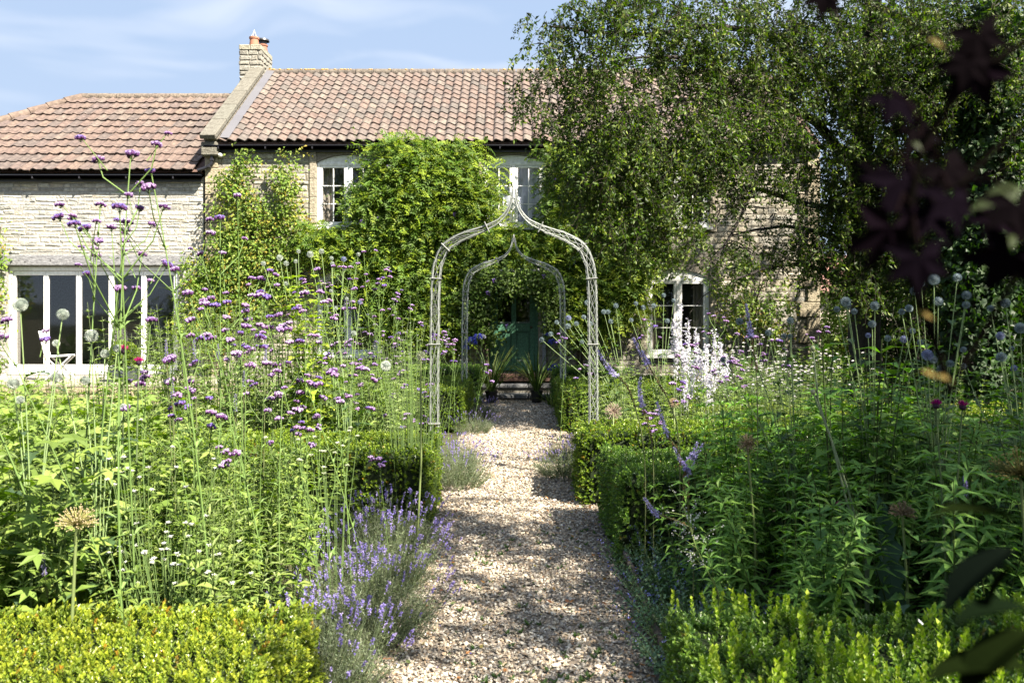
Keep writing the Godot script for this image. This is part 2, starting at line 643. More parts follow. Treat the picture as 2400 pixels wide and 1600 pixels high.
# courses of stones over a wall area, left out in the holes; first those for which near() is true are singled out
func stonework(parent: Node3D, x0: float, x1: float, y0: float, y1: float, zf: float, holes: Array, tones: Array, hh: Vector2, ww: Vector2, near: Callable, most: int) -> void:
	var list: Array = []
	var y := y0
	while y < y1 - 0.03:
		var h := minf(rf(hh.x, hh.y), y1 - y)
		var x := x0 + rf(-0.1, 0.0)
		while x < x1 - 0.02:
			var w := rf(ww.x, ww.y) * (1.0 if rng.randf() > 0.15 else 1.5)
			var a := maxf(x, x0)
			var e := minf(x + w, x1)
			if x1 - e < 0.09:
				e = x1
			x += w
			if e - a < 0.05:
				continue
			var r := Rect2(a, y, e - a, h)
			for q: Rect2 in holes:
				if r.intersects(q):
					if q.position.x - r.position.x > 0.07 and q.end.x >= r.end.x:
						r.size.x = q.position.x - r.position.x
					elif r.end.x - q.end.x > 0.07 and q.position.x <= r.position.x:
						r = Rect2(q.end.x, r.position.y, r.end.x - q.end.x, r.size.y)
					else:
						r.size.x = 0.0
			if r.size.x > 0.05:
				list.append(r)
			if e == x1:
				break
		y += h
	var rest := MB.new()
	var made := 0
	var stain := noise(0.45, 4, 33)
	for r: Rect2 in list:
		var cen := r.get_center()
		var col: Color = tones[rng.randi() % tones.size()] * rf(0.86, 1.08)
		var dirt := stain.get_noise_2d(cen.x, cen.y * 1.6)
		col = col * (1.0 + 0.20 * dirt) * Color(1.0 + 0.05 * dirt, 1.0, 1.0 - 0.08 * dirt)
		var gap := rf(0.008, 0.018)
		if made < most and near.call(cen):
			var b := MB.new()
			stone_mesh(b, Vector3.ZERO, r.size.x - gap, r.size.y - gap, rf(0.005, 0.015), col)
			put(parent, "stone", b.mesh(M.stone), Transform3D(Basis(Vector3(0, 0, 1), rng.randfn() * 0.018), Vector3(cen.x, cen.y + rng.randfn() * 0.006, zf - 0.002)))
			made += 1
		else:
			stone_mesh(rest, Vector3(cen.x, cen.y, zf - 0.002), r.size.x - gap, r.size.y - gap, rf(0.005, 0.015), col)
	if rest.v.size():
		put(parent, "stone_facing", rest.mesh(M.stone)).set_meta("kind", "stuff")


func tile_mesh(w: float, L: float, roman: bool, col: Color) -> ArrayMesh:
	var b := MB.new()
	var seg := 12 if roman else 10
	var t := 0.022
	var pr: Array = []
	for k in seg + 1:
		var u := float(k) / seg
		var y := 0.0
		if roman:
			y = 0.026 * pow(maxf(0.0, sin(TAU * u - 0.6)), 1.6) * (1.0 if u < 0.62 else 0.0)
		else:
			y = 0.024 * sin(TAU * u * 0.98) + 0.004 * sin(2.0 * TAU * u)
		pr.append(Vector2((u - 0.5) * w, y))
	for k in seg:
		var a: Vector2 = pr[k]
		var e: Vector2 = pr[k + 1]
		var na := Vector3(0, 1, 0)
		var q := col * (1.0 + 0.05 * sin(k * 2.1))
		var d := (e - a).normalized()
		var nn := Vector3(-d.y, d.x, 0)
		b.tri_n(Vector3(a.x, a.y, L / 2), Vector3(a.x, a.y, -L / 2), Vector3(e.x, e.y, -L / 2), nn, nn, nn, q)
		b.tri_n(Vector3(a.x, a.y, L / 2), Vector3(e.x, e.y, -L / 2), Vector3(e.x, e.y, L / 2), nn, nn, nn, q)
		b.quad(Vector3(a.x, a.y - t, L / 2), Vector3(a.x, a.y, L / 2), Vector3(e.x, e.y, L / 2), Vector3(e.x, e.y - t, L / 2), q * 0.9)
		b.quad(Vector3(a.x, a.y - t, -L / 2), Vector3(a.x, a.y - t, L / 2), Vector3(e.x, e.y - t, L / 2), Vector3(e.x, e.y - t, -L / 2), q)
	b.quad(Vector3(pr[seg].x, pr[seg].y - t, L / 2), Vector3(pr[seg].x, pr[seg].y, L / 2), Vector3(pr[seg].x, pr[seg].y, -L / 2), Vector3(pr[seg].x, pr[seg].y - t, -L / 2), col)
	return b.mesh(M.tile)


# tiles down a slope from the ridge line (y, z) to the eave
func tiling(roof: Node3D, called: String, x0: float, x1: float, ridge: Vector2, eave: Vector2, cover: float, gauge: float, roman: bool, tones: Array, keep: Callable, near: Callable, most: int) -> void:
	var run := Vector2(eave.y - ridge.y, eave.x - ridge.x)   # z, y
	var slope := run.length()
	var dn := Vector3(0, run.y, run.x) / slope
	var up := Vector3(0, dn.z, -dn.y)
	var rows := int(round(slope / gauge))
	var step := slope / rows
	var variants: Array = []
	for t: Color in tones:
		variants.append(tile_mesh(cover * 1.06, step + 0.06, roman, t))
	var rest: Array = []
	for v in variants:
		rest.append([[], PackedColorArray()])
	var made := 0
	var sag := noise(0.28, 2, 91)
	for r in range(rows - 1, -1, -1):
		var s := (r + 0.5) * step + 0.03
		var cnt := int((x1 - x0) / cover)
		for k in cnt:
			var x := x0 + (k + 0.5) * cover
			var p := Vector3(x, ridge.x, ridge.y) + dn * s
			if not keep.call(p):
				continue
			var v := rng.randi() % variants.size()
			if rng.randf() < 0.25:
				v = 0
			var bs := Basis(Vector3(1, 0, 0), up, dn) * Basis.from_euler(Vector3(-0.085 + rng.randfn() * 0.014, rng.randfn() * 0.012, rng.randfn() * 0.02))
			var xf := Transform3D(bs, p + up * (0.055 + rf(-0.003, 0.006) + 0.016 * sag.get_noise_2d(x, s)) + Vector3(rf(-0.004, 0.004), 0, 0) + dn * (rf(-0.006, 0.006) + (rf(0.015, 0.04) if rng.randf() < 0.04 else 0.0)))
			if made < most and near.call(p):
				put(roof, called, variants[v], xf)
				made += 1
			else:
				rest[v][0].append(xf)
				rest[v][1].append(Color.WHITE)
	for v in variants.size():
		if rest[v][0].size():
			many(roof, called + "_field", variants[v], rest[v][0], rest[v][1])


# half round gutter along x
func gutter(parent: Node3D, x0: float, x1: float, y: float, z: float, r := 0.06) -> void:
	var b := MB.new()
	var col := Color(0.012, 0.013, 0.016)
	var seg := 10
	for k in seg:
		var a := PI + PI * k / seg
		var e := PI + PI * (k + 1) / seg
		var pa := Vector3(0, sin(a), -cos(a))
		var pe := Vector3(0, sin(e), -cos(e))
		var o := Vector3(0, y, z)
		for q in [r, r - 0.008]:
			var c1: Vector3 = o + pa * q
			var c2: Vector3 = o + pe * q
			var s := 1.0 if q == r else -1.0
			var X := Vector3(x0 if s > 0 else x1, 0, 0)
			var Y := Vector3(x1 if s > 0 else x0, 0, 0)
			b.tri_n(c1 + X, c2 + X, c2 + Y, pa * s, pe * s, pe * s, col)
			b.tri_n(c1 + X, c2 + Y, c1 + Y, pa * s, pe * s, pa * s, col)
	b.box(Vector3((x0 + x1) / 2, y + 0.004, z + r - 0.004), Vector3(x1 - x0, 0.014, 0.014), col)
	var g := put(parent, "gutter", b.mesh(M.black))
	var x := x0 + 0.3
	while x < x1:
		var k := MB.new()
		k.box(Vector3(0, -0.045, 0.012), Vector3(0.025, 0.05, r * 2 - 0.006), col, Basis.IDENTITY, 0.004)
		put(g, "gutter_bracket", k.mesh(M.black), Transform3D(Basis.IDENTITY, Vector3(x, y, z)))
		x += 0.95


func arc_top(w: float, rise: float, n: int) -> PackedVector2Array:   # from the right springing over to the left one
	var r := (w * w / 4.0 + rise * rise) / (2.0 * rise)
	var half := asin(w / 2.0 / r)
	var out := PackedVector2Array()
	for k in n + 1:
		var a := lerpf(half, -half, float(k) / n)
		out.append(Vector2(sin(a) * r, cos(a) * r - r + rise))
	return out


# a pair of casements under a flat arch; its hole reaches from y0 to y1 + rise
func casement(house: Node3D, label: String, xc: float, y0: float, y1: float, w: float, rise: float, cols: int, rows: Array, zf: float, curtain_or_sky_sheet := false) -> void:
	var win := group_node(house, "window", Transform3D(Basis.IDENTITY, Vector3(xc, 0, zf)))
	if label:
		win.set_meta("label", label)
	var white := Color(0.78, 0.79, 0.80)
	var f := MB.new()
	var z := -0.07
	var fw := 0.06
	f.box(Vector3(-w / 2 + fw / 2, (y0 + y1) / 2, z), Vector3(fw, y1 - y0, 0.09), white, Basis.IDENTITY, 0.006)
	f.box(Vector3(w / 2 - fw / 2, (y0 + y1) / 2, z), Vector3(fw, y1 - y0, 0.09), white, Basis.IDENTITY, 0.006)
	f.box(Vector3(0, y1 - fw / 2, z), Vector3(w - 2 * fw, fw, 0.088), white, Basis.IDENTITY, 0.006)
	f.box(Vector3(0, y0 + fw / 2, z), Vector3(w - 2 * fw, fw, 0.088), white, Basis.IDENTITY, 0.006)
	f.box(Vector3(0, (y0 + y1) / 2, z), Vector3(0.07, y1 - y0 - 2 * fw, 0.086), white, Basis.IDENTITY, 0.006)
	put(win, "frame", f.mesh(M.paint))
	# board under the arch
	var o := arc_top(w - 0.004, rise - 0.004, 14)
	for k in o.size():
		o[k].y += y1 + 0.002
	var bd := MB.new()
	bd.slab(o, z + 0.03, z - 0.04, white * 0.96)
	# raised arched moulding
	var pts: Array = []
	var rr: Array = []
	for p in o:
		pts.append(Vector3(p.x * 0.98, p.y - 0.015, z + 0.03))
		rr.append(0.014)
	bd.tube(pts, rr, 6, white)
	put(win, "arch_board", bd.mesh(M.paint))
	var sill := MB.new()
	sill.box(Vector3(0, y0 - 0.03, -0.02), Vector3(w + 0.10, 0.06, 0.22), white * 0.97, Basis.IDENTITY, 0.008)
	put(win, "sill", sill.mesh(M.paint))
	for s in [-1.0, 1.0]:
		var a := 0.035 if s > 0 else -w / 2 + fw
		var e := w / 2 - fw if s > 0 else -0.035
		var sa := MB.new()
		var st := 0.048
		var ya := y0 + fw
		var ye := y1 - fw
		var zz := z + 0.012
		sa.box(Vector3(a + st / 2 + 0.003, (ya + ye) / 2, zz), Vector3(st, ye - ya - 0.006, 0.05), white, Basis.IDENTITY, 0.006)
		sa.box(Vector3(e - st / 2 - 0.003, (ya + ye) / 2, zz), Vector3(st, ye - ya - 0.006, 0.05), white, Basis.IDENTITY, 0.006)
		sa.box(Vector3((a + e) / 2, ye - st / 2 - 0.003, zz), Vector3(e - a - 2 * st - 0.006, st, 0.048), white, Basis.IDENTITY, 0.006)
		sa.box(Vector3((a + e) / 2, ya + st / 2 + 0.003, zz), Vector3(e - a - 2 * st - 0.006, st, 0.048), white, Basis.IDENTITY, 0.006)
		put(win, "sash", sa.mesh(M.paint))
		var xa := a + st + 0.003
		var xe := e - st - 0.003
		var yb := ya + st + 0.003
		var yt := ye - st - 0.003
		var edges := [yb]
		for q in rows:
			edges.append(lerpf(yb, yt, q))
		edges.append(yt)
		for i in range(1, cols):
			var gb := MB.new()
			gb.box(Vector3(lerpf(xa, xe, float(i) / cols), (yb + yt) / 2, zz), Vector3(0.02, yt - yb, 0.035), white, Basis.IDENTITY, 0.004)
			put(win, "glazing_bar", gb.mesh(M.paint))
		for j in range(1, edges.size() - 1):
			var gb := MB.new()
			gb.box(Vector3((xa + xe) / 2, edges[j], zz), Vector3(xe - xa, 0.02, 0.032), white, Basis.IDENTITY, 0.004)
			put(win, "glazing_bar", gb.mesh(M.paint))
		for i in cols:
			for j in edges.size() - 1:
				var p1 := lerpf(xa, xe, float(i) / cols) + 0.011
				var p2 := lerpf(xa, xe, float(i + 1) / cols) - 0.011
				pane(win, Vector3((p1 + p2) / 2, (edges[j] + edges[j + 1]) / 2, zz + rf(-0.001, 0.001)), p2 - p1, edges[j + 1] - edges[j] - 0.022, 0.004)
	if not curtain_or_sky_sheet:
		for s in [-1.0, 1.0]:
			var sc := MB.new()
			for k in 7:
				var xa: float = s * (w / 2 - 0.03 - 0.032 * k)
				var xb: float = s * (w / 2 - 0.03 - 0.032 * (k + 1))
				sc.quad(Vector3(xa, y0 + 0.05, -0.34 + 0.02 * sin(k * 2.2)), Vector3(xa, y1, -0.34 + 0.02 * sin(k * 2.2)), Vector3(xb, y1, -0.34 + 0.02 * sin(k * 2.2 + 2.2)), Vector3(xb, y0 + 0.05, -0.34 + 0.02 * sin(k * 2.2 + 2.2)), Color(0.22, 0.20, 0.17))
			put(win, "curtain_or_sky_sheet", sc.mesh(M.cloth))
	if curtain_or_sky_sheet:  # bluish sheet coloured to stand in for sky mirrored in the glass
		var cb := MB.new()
		for k in 26:
			var x1 := lerpf(-w / 2, w / 2, k / 26.0)
			var x2 := lerpf(-w / 2, w / 2, (k + 1) / 26.0)
			cb.quad(Vector3(x1, y0, -0.36 + 0.02 * sin(k * 1.9)), Vector3(x1, y1, -0.36 + 0.02 * sin(k * 1.9)), Vector3(x2, y1, -0.36 + 0.02 * sin(k * 1.9 + 1.9)), Vector3(x2, y0, -0.36 + 0.02 * sin(k * 1.9 + 1.9)), Color(0.5, 0.55, 0.66))
		put(win, "curtain_or_sky_sheet", cb.mesh(M.cloth))


func pane(parent: Node3D, at: Vector3, w: float, h: float, tilt := 0.0) -> void:
	var b := MB.new()
	for z in [0.005, -0.005]:
		b.quad(Vector3(-w / 2, -h / 2, z), Vector3(-w / 2, h / 2, z), Vector3(w / 2, h / 2, z), Vector3(w / 2, -h / 2, z), Color.WHITE)
	put(parent, "pane", b.mesh(M.glass), Transform3D(Basis.from_euler(Vector3(rng.randfn() * tilt, rng.randfn() * tilt, 0)), at))


func spandrels(b: MB, xc: float, y1: float, w: float, rise: float, zf: float, th: float, col: Color) -> void:
	# fill between the arch and the square top of its hole
	var o := arc_top(w, rise, 12)
	var half := o.size() / 2
	var p := PackedVector2Array()
	for k in half + 1:
		p.append(o[k] + Vector2(xc, y1))
	p.append(Vector2(xc + w / 2, y1 + rise))
	if absf(p[p.size() - 1].y - p[half].y) < 0.0001:
		p[half].y -= 0.0005
	b.slab(p, zf, zf - th, col)
	var q := PackedVector2Array()
	for k in range(half, o.size()):
		q.append(o[k] + Vector2(xc, y1))
	q.append(Vector2(xc - w / 2, y1 + rise))
	q[0].y -= 0.0005
	b.slab(q, zf, zf - th, col)


# ---------------------------------------------------------------- the farmhouse

func main_house() -> void:
	var hs := thing("stone_farmhouse", "stone farmhouse with clay pantile roof, white arched windows and green front door", "house", Vector3.ZERO)
	var x0 := -6.3
	var x1 := 6.25
	var top := 5.10
	var W := 1.27
	var cxs := [-3.40, 0.0, 3.37]
	var holes: Array = []
	for c: float in cxs:
		holes.append(Rect2(c - W / 2, 3.47, W, 1.48))
	for c in [-3.40, 3.37]:
		holes.append(Rect2(c - W / 2, 0.85, W, 1.75))
	holes.append(Rect2(-0.50, 0.50, 1.0, 2.08))
	var mcol := Color(0.24, 0.225, 0.195)
	var b := MB.new()
	facade(b, x0, x1, 0.0, top, WZ, 0.42, holes, mcol)
	for c: float in cxs:
		spandrels(b, c, 4.80, W, 0.15, WZ, 0.42, mcol)
	for c in [-3.40, 3.37]:
		spandrels(b, c, 2.42, W, 0.18, WZ, 0.42, mcol)
	var back := -22.3
	# gable walls and rear wall
	for s in [[x0, x0 + 0.42], [x1 - 0.42, x1]]:
		var o := PackedVector2Array([Vector2(-back - 0.002, 0), Vector2(-back - 0.002, top), Vector2(19.28, 7.36), Vector2(-WZ + 0.422, top), Vector2(-WZ + 0.422, 0)])
		var g := MB.new()
		g.slab(o, s[0] + 0.001, s[1] - 0.001, mcol)
		b.add(g, Transform3D(Basis(Vector3(0, 0, -1), Vector3(0, 1, 0), Vector3(1, 0, 0)), Vector3.ZERO))
	b.box(Vector3((x0 + x1) / 2, top / 2, back - 0.2), Vector3(x1 - x0, top, 0.4), mcol)
	var wall := put(hs, "wall", b.mesh(M.mortar))
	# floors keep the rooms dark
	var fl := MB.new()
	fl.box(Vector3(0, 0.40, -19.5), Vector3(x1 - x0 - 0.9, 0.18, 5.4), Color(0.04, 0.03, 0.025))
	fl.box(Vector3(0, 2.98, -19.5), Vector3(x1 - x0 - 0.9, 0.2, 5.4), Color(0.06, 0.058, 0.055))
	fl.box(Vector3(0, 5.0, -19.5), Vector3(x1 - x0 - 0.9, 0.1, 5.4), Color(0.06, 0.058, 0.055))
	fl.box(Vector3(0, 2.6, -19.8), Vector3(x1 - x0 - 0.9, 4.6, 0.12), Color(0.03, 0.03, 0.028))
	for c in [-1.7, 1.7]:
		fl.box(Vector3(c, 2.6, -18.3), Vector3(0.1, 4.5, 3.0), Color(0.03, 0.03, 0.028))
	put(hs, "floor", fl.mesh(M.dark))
	# stonework
	var tones := [Color(0.34, 0.328, 0.30), Color(0.38, 0.365, 0.335), Color(0.30, 0.295, 0.28), Color(0.35, 0.325, 0.28), Color(0.41, 0.40, 0.375)]
	var keep_out: Array = []
	for h: Rect2 in holes:
		keep_out.append(h.grow(0.16))
	stonework(wall, x0, x1, 0.03, top - 0.02, WZ, keep_out, tones, Vector2(0.085, 0.15), Vector2(0.18, 0.42), func(p: Vector2) -> bool: return (p.x < -2.6 and p.y > 2.6) or (p.x > 4.2 and p.y > 1.0), 290)
	# dressed stone round the openings
	for h: Rect2 in holes:
		for s in [-1.0, 1.0]:
			var xx := h.position.x - 0.075 if s < 0 else h.end.x + 0.075
			var y := h.position.y - 0.1
			while y < h.end.y - 0.02:
				var hh := rf(0.3, 0.5)
				hh = minf(hh, h.end.y + 0.1 - y)
				var d := MB.new()
				d.box(Vector3.ZERO, Vector3(0.14, hh - 0.006, 0.07), Color(0.34, 0.315, 0.27) * rf(0.92, 1.05), Basis.IDENTITY, 0.008)
				put(wall, "dressed_stone", d.mesh(M.stone), Transform3D(Basis.IDENTITY, Vector3(xx, y + hh / 2, WZ - 0.003)))
				y += hh
	# corner stones
	for s in [-1.0, 1.0]:
		var y := 0.05
		var k := 0
		while y < top - 0.2:
			var hh := rf(0.22, 0.32)
			var w := 0.42 if k % 2 == 0 else 0.26
			var d := MB.new()
			d.box(Vector3.ZERO, Vector3(w, hh - 0.012, 0.09), Color(0.34, 0.305, 0.24) * rf(0.9, 1.06), Basis.IDENTITY, 0.012)
			put(wall, "corner_stone", d.mesh(M.stone), Transform3D(Basis.IDENTITY, Vector3((x1 - w / 2 + 0.01) if s > 0 else (x0 + w / 2 - 0.01), y + hh / 2, WZ + 0.012)))
			y += hh
			k += 1
	# windows
	var third := [0.333, 0.667]
	casement(hs, "white arched window half hidden by the wisteria", -3.40, 3.47, 4.80, W, 0.15, 2, third, WZ)
	casement(hs, "white arched window above the front door, painted sheet standing in for reflected sky", 0.0, 3.47, 4.80, W, 0.15, 2, third, WZ, true)
	casement(hs, "white arched window behind the hanging tree branches", 3.37, 3.47, 4.80, W, 0.15, 2, third, WZ)
	casement(hs, "lower white window behind the verbena", -3.40, 0.85, 2.42, W, 0.18, 1, third, WZ)
	casement(hs, "lower white arched window behind the white flower spires", 3.37, 0.85, 2.42, W, 0.18, 1, third, WZ)
	front_door(hs)
	# roof
	var roof := group_node(hs, "roof")
	var ridge := Vector2(7.50, -19.28)
	var eave := Vector2(5.20, WZ + 0.12)
	var rb := MB.new()
	var rc := Color(0.16, 0.10, 0.08)
	var f1 := Vector3(0, eave.x - 0.02, eave.y)
	var r1 := Vector3(0, ridge.x - 0.02, ridge.y)
	var k1 := Vector3(0, eave.x - 0.02, -22.7)
	for th in [0.0, -0.12]:
		var o := Vector3(0, th, 0)
		var L := Vector3(x0 + 0.30, 0, 0)
		var R := Vector3(x1 - 0.02, 0, 0)
		rb.quad(f1 + L + o, r1 + L + o, r1 + R + o, f1 + R + o, rc)
		rb.quad(k1 + L + o, k1 + R + o, r1 + R + o, r1 + L + o, rc)
	rb.quad(f1 + Vector3(x0 + 0.3, -0.12, 0), f1 + Vector3(x0 + 0.3, 0, 0), f1 + Vector3(x1, 0, 0), f1 + Vector3(x1, -0.12, 0), rc)
	put(roof, "roof_deck", rb.mesh(M.tile))
	var reds := [Color(0.167, 0.129, 0.110), Color(0.181, 0.134, 0.111), Color(0.152, 0.127, 0.112), Color(0.191, 0.159, 0.133), Color(0.132, 0.117, 0.105), Color(0.178, 0.151, 0.128), Color(0.165, 0.119, 0.099)]
	tiling(roof, "pantile", x0 + 0.30, x1 - 0.15, ridge, eave, 0.2, 0.27, false, reds, func(_p: Vector3) -> bool: return true, func(p: Vector3) -> bool: return p.x < 1.2, 300)
	# ridge tiles with lichen
	var x := x0 + 0.34
	while x < x1 - 0.2:
		var b2 := MB.new()
		var col := Color(0.17, 0.145, 0.12) * rf(0.85, 1.1)
		var pts := [Vector3(0.006, 0, 0), Vector3(0.42, 0, 0)]
		b2.tube(pts, [0.105, 0.10], 12, col)
		var rt := put(roof, "ridge_tile", b2.mesh(M.tile), Transform3D(Basis.IDENTITY, Vector3(x, ridge.x + 0.02, ridge.y)))
		for k in 7:
			if rng.randf() < (0.75 if (x < -4.2 or rng.randf() < 0.25) else 0.08):
				var lb := MB.new()
				lb.ball(Vector3.ZERO, Vector3(rf(0.02, 0.045), 0.012, rf(0.015, 0.03)), 4, 6, Color(0.42, 0.24, 0.03))
				put(rt, "lichen", lb.mesh(M.cloth), Transform3D(Basis(Vector3(1, 0, 0), 0.7), Vector3(rf(0.05, 0.4), 0.075, 0.07)))
		x += 0.43
	# coping of the raised gable, its lead and the kneeler
	var dn := Vector3(0, eave.x - ridge.x, eave.y - ridge.y).normalized()
	var up := Vector3(0, dn.z, -dn.y)
	var slope := Vector2(eave.x - ridge.x, eave.y - ridge.y).length()
	var bs := Basis(Vector3(1, 0, 0), up, dn)
	for k in 5:
		var cb := MB.new()
		var L := (slope + 0.12) / 5.0
		cb.box(Vector3.ZERO, Vector3(0.32, 0.10, L - 0.005), Color(0.145, 0.142, 0.13) * rf(0.9, 1.08), Basis.IDENTITY, 0.012)
		put(hs, "coping_stone", cb.mesh(M.stone), Transform3D(bs, Vector3(x0 + 0.14, ridge.x, ridge.y) + dn * L * (k + 0.5) + up * 0.15))
	var kb := MB.new()
	kb.box(Vector3(x0 + 0.13, top - 0.06, WZ + 0.02), Vector3(0.34, 0.28, 0.36), Color(0.17, 0.165, 0.15), Basis.IDENTITY, 0.02)
	put(hs, "kneeler", kb.mesh(M.stone))
	var gp := MB.new()
	gp.box(Vector3.ZERO, Vector3(0.26, 0.4, slope), mcol, Basis.IDENTITY)
	put(hs, "parapet", gp.mesh(M.mortar), Transform3D(bs, Vector3(x0 + 0.14, ridge.x, ridge.y) + dn * slope * 0.5 - up * 0.105))
	var lead := MB.new()
	for k in 14:
		var L := slope / 14.0
		lead.box(Vector3(0, 0, -slope / 2 + L * (k + 0.5)), Vector3(0.19, 0.012, L * 1.04), Color(0.092, 0.092, 0.104) * rf(0.95, 1.04), Basis(Vector3(1, 0, 0), 0.05))
	put(roof, "lead_flashing", lead.mesh(M.lead), Transform3D(bs * Basis(Vector3(0, 0, 1), -0.05), Vector3(x0 + 0.43, ridge.x, ridge.y) + dn * slope * 0.5 + up * 0.088))
	gutter(hs, x0 + 0.02, x1 + 0.05, 5.10, WZ + 0.15, 0.062)
	var fb := MB.new()
	fb.box(Vector3((x0 + x1) / 2, 5.07, WZ + 0.055), Vector3(x1 - x0 - 0.1, 0.15, 0.03), Color(0.02, 0.02, 0.022))
	put(hs, "fascia", fb.mesh(M.black))
	# swan necked pipe that empties into the lower gutter
	var dp := MB.new()
	var y := 4.62
	dp.tube([Vector3(-6.13, 5.05, WZ + 0.14), Vector3(-6.13, 4.80, WZ + 0.13), Vector3(-6.14, 4.74, WZ + 0.13), Vector3(-6.22, y + 0.05, WZ + 0.13), Vector3(-6.42, y - 0.02, WZ + 0.15)], [0.034, 0.034, 0.034, 0.034, 0.034], 10, Color(0.012, 0.014, 0.018))
	for q in [Vector3(-6.13, 4.82, WZ + 0.13), Vector3(-6.20, y + 0.065, WZ + 0.13)]:
		dp.box(q, Vector3(0.085, 0.05, 0.085), Color(0.012, 0.014, 0.018), Basis.IDENTITY, 0.01)
	put(hs, "drainpipe", dp.mesh(M.black))
	var lamp := MB.new()
	lamp.ball(Vector3(-5.98, 4.93, WZ + 0.08), Vector3(0.06, 0.05, 0.07), 8, 10, Color(0.75, 0.75, 0.75))
	lamp.box(Vector3(-5.98, 4.93, WZ + 0.02), Vector3(0.06, 0.06, 0.06), Color(0.75, 0.75, 0.75))
	put(hs, "security_lamp", lamp.mesh(M.paint))
	chimney(hs)


func front_door(hs: Node3D) -> void:
	var d := group_node(hs, "door", Transform3D(Basis.IDENTITY, Vector3(0, 0, WZ - 0.12)))
	var g := Color(0.09, 0.245, 0.15)
	var f := MB.new()
	for s in [-1.0, 1.0]:
		f.box(Vector3(s * 0.47, 1.54, 0.03), Vector3(0.06, 2.06, 0.1), g * 0.85, Basis.IDENTITY, 0.006)
	f.box(Vector3(0, 2.54, 0.03), Vector3(0.88, 0.06, 0.098), g * 0.85, Basis.IDENTITY, 0.006)
	put(d, "frame", f.mesh(M.green))
	var l := MB.new()
	for x in [-0.385, 0.385]:
		l.box(Vector3(x, 1.52, 0), Vector3(0.11, 2.0, 0.045), g, Basis.IDENTITY, 0.006)
	l.box(Vector3(0, 1.52, 0), Vector3(0.10, 2.0, 0.044), g, Basis.IDENTITY, 0.006)
	for q in [[0.62, 0.20], [1.42, 0.17], [2.46, 0.12]]:
		for s in [-1.0, 1.0]:
			l.box(Vector3(s * 0.19, q[0], 0), Vector3(0.278, q[1], 0.043), g, Basis.IDENTITY, 0.006)
	put(d, "stile", l.mesh(M.green))
	for s in [-1.0, 1.0]:
		var p := MB.new()
		p.box(Vector3.ZERO, Vector3(0.276, 0.612, 0.012), g * 0.9)
		p.box(Vector3(0, 0, 0.008), Vector3(0.20, 0.52, 0.014), g * 1.05, Basis.IDENTITY, 0.006)
		for q in [[0.0, 0.298, 0.27, 0.018], [0.0, -0.298, 0.27, 0.018], [0.129, 0.0, 0.018, 0.575], [-0.129, 0.0, 0.018, 0.575]]:
			p.box(Vector3(q[0], q[1], 0.012), Vector3(q[2], q[3], 0.02), g * 0.55, Basis.IDENTITY, 0.004)  # edge strips coloured darker, as shade in the panel recess
		put(d, "panel", p.mesh(M.green), Transform3D(Basis.IDENTITY, Vector3(s * 0.19, 1.028, -0.012)))
		pane(d, Vector3(s * 0.19, 1.95, 0.0), 0.276, 0.894)
		var bead := MB.new()
		bead.box(Vector3(0, 0, 0), Vector3(0.27, 0.02, 0.03), Color(0.3, 0.36, 0.33), Basis.IDENTITY, 0.003)
		put(d, "bead", bead.mesh(M.green), Transform3D(Basis.IDENTITY, Vector3(s * 0.19, 1.517, 0.022)))
		var drip := put(d, "bead", bead.mesh(M.green), Transform3D(Basis.IDENTITY, Vector3(s * 0.19, 0.733, 0.022)))
	var k := MB.new()
	k.ball(Vector3(0.36, 1.42, 0.055), Vector3(0.028, 0.028, 0.028), 8, 10, Color(0.10, 0.08, 0.04))
	put(d, "door_knob", k.mesh(M.black))
	# pale hood over the door
	var h := MB.new()
	h.box(Vector3(0, 2.56, WZ + 0.26), Vector3(1.72, 0.05, 0.52), Color(0.42, 0.43, 0.45), Basis.IDENTITY, 0.008)
	for s in [-1.0, 1.0]:
		h.box(Vector3(s * 0.78, 2.40, WZ + 0.14), Vector3(0.05, 0.26, 0.2), Color(0.4, 0.41, 0.42), Basis.IDENTITY, 0.006)
	put(hs, "door_hood", h.mesh(M.lead))
	var hr := MB.new()
	hr.box(Vector3(0, 2.72, WZ + 0.22), Vector3(1.66, 0.04, 0.5), Color(0.06, 0.065, 0.08), Basis(Vector3(1, 0, 0), 0.5), 0.006)
	put(hs, "hood_slates", hr.mesh(M.lead))
	var jb := MB.new()
	for s in [-1.0, 1.0]:
		jb.box(Vector3(s * 0.62, 1.5, WZ + 0.06), Vector3(0.08, 1.9, 0.1), Color(0.4, 0.42, 0.44), Basis.IDENTITY, 0.008)
	put(hs, "porch_post", jb.mesh(M.wood))
	# steps: brick under the door, slate and stone below
	var st := group_node(hs, "steps")
	for k2 in 8:
		var bm := MB.new()
		bm.box(Vector3.ZERO, Vector3(0.205, 0.07, 0.30), Color(0.105, 0.06, 0.05) * rf(0.7, 1.2), Basis.IDENTITY, 0.006)
		for r in 2:
			put(st, "brick", bm.mesh(M.stone), Transform3D(Basis.IDENTITY, Vector3(-0.77 + 0.215 * k2 + 0.05 * r, 0.378 + 0.076 * r, WZ + 0.20)))
	for q in [[0.27, 0.07, 0.62, 0.40], [0.10, 0.07, 0.95, 0.56]]:
		for s in [-1.0, 0.0, 1.0]:
			var sm := MB.new()
			sm.box(Vector3(s * 0.57, q[0], WZ + q[2] / 2 + 0.01), Vector3(0.562, 0.07, q[2]), Color(0.13, 0.14, 0.16) * rf(0.85, 1.15), Basis.IDENTITY, 0.01)
			put(st, "slate", sm.mesh(M.stone))
		var rm := MB.new()
		rm.box(Vector3(0, q[0] - 0.085 if q[0] > 0.2 else 0.03, WZ + q[2] / 2), Vector3(1.66, 0.098 if q[0] > 0.2 else 0.06, q[2] - 0.06), Color(0.16, 0.15, 0.14))
		put(st, "riser", rm.mesh(M.stone))


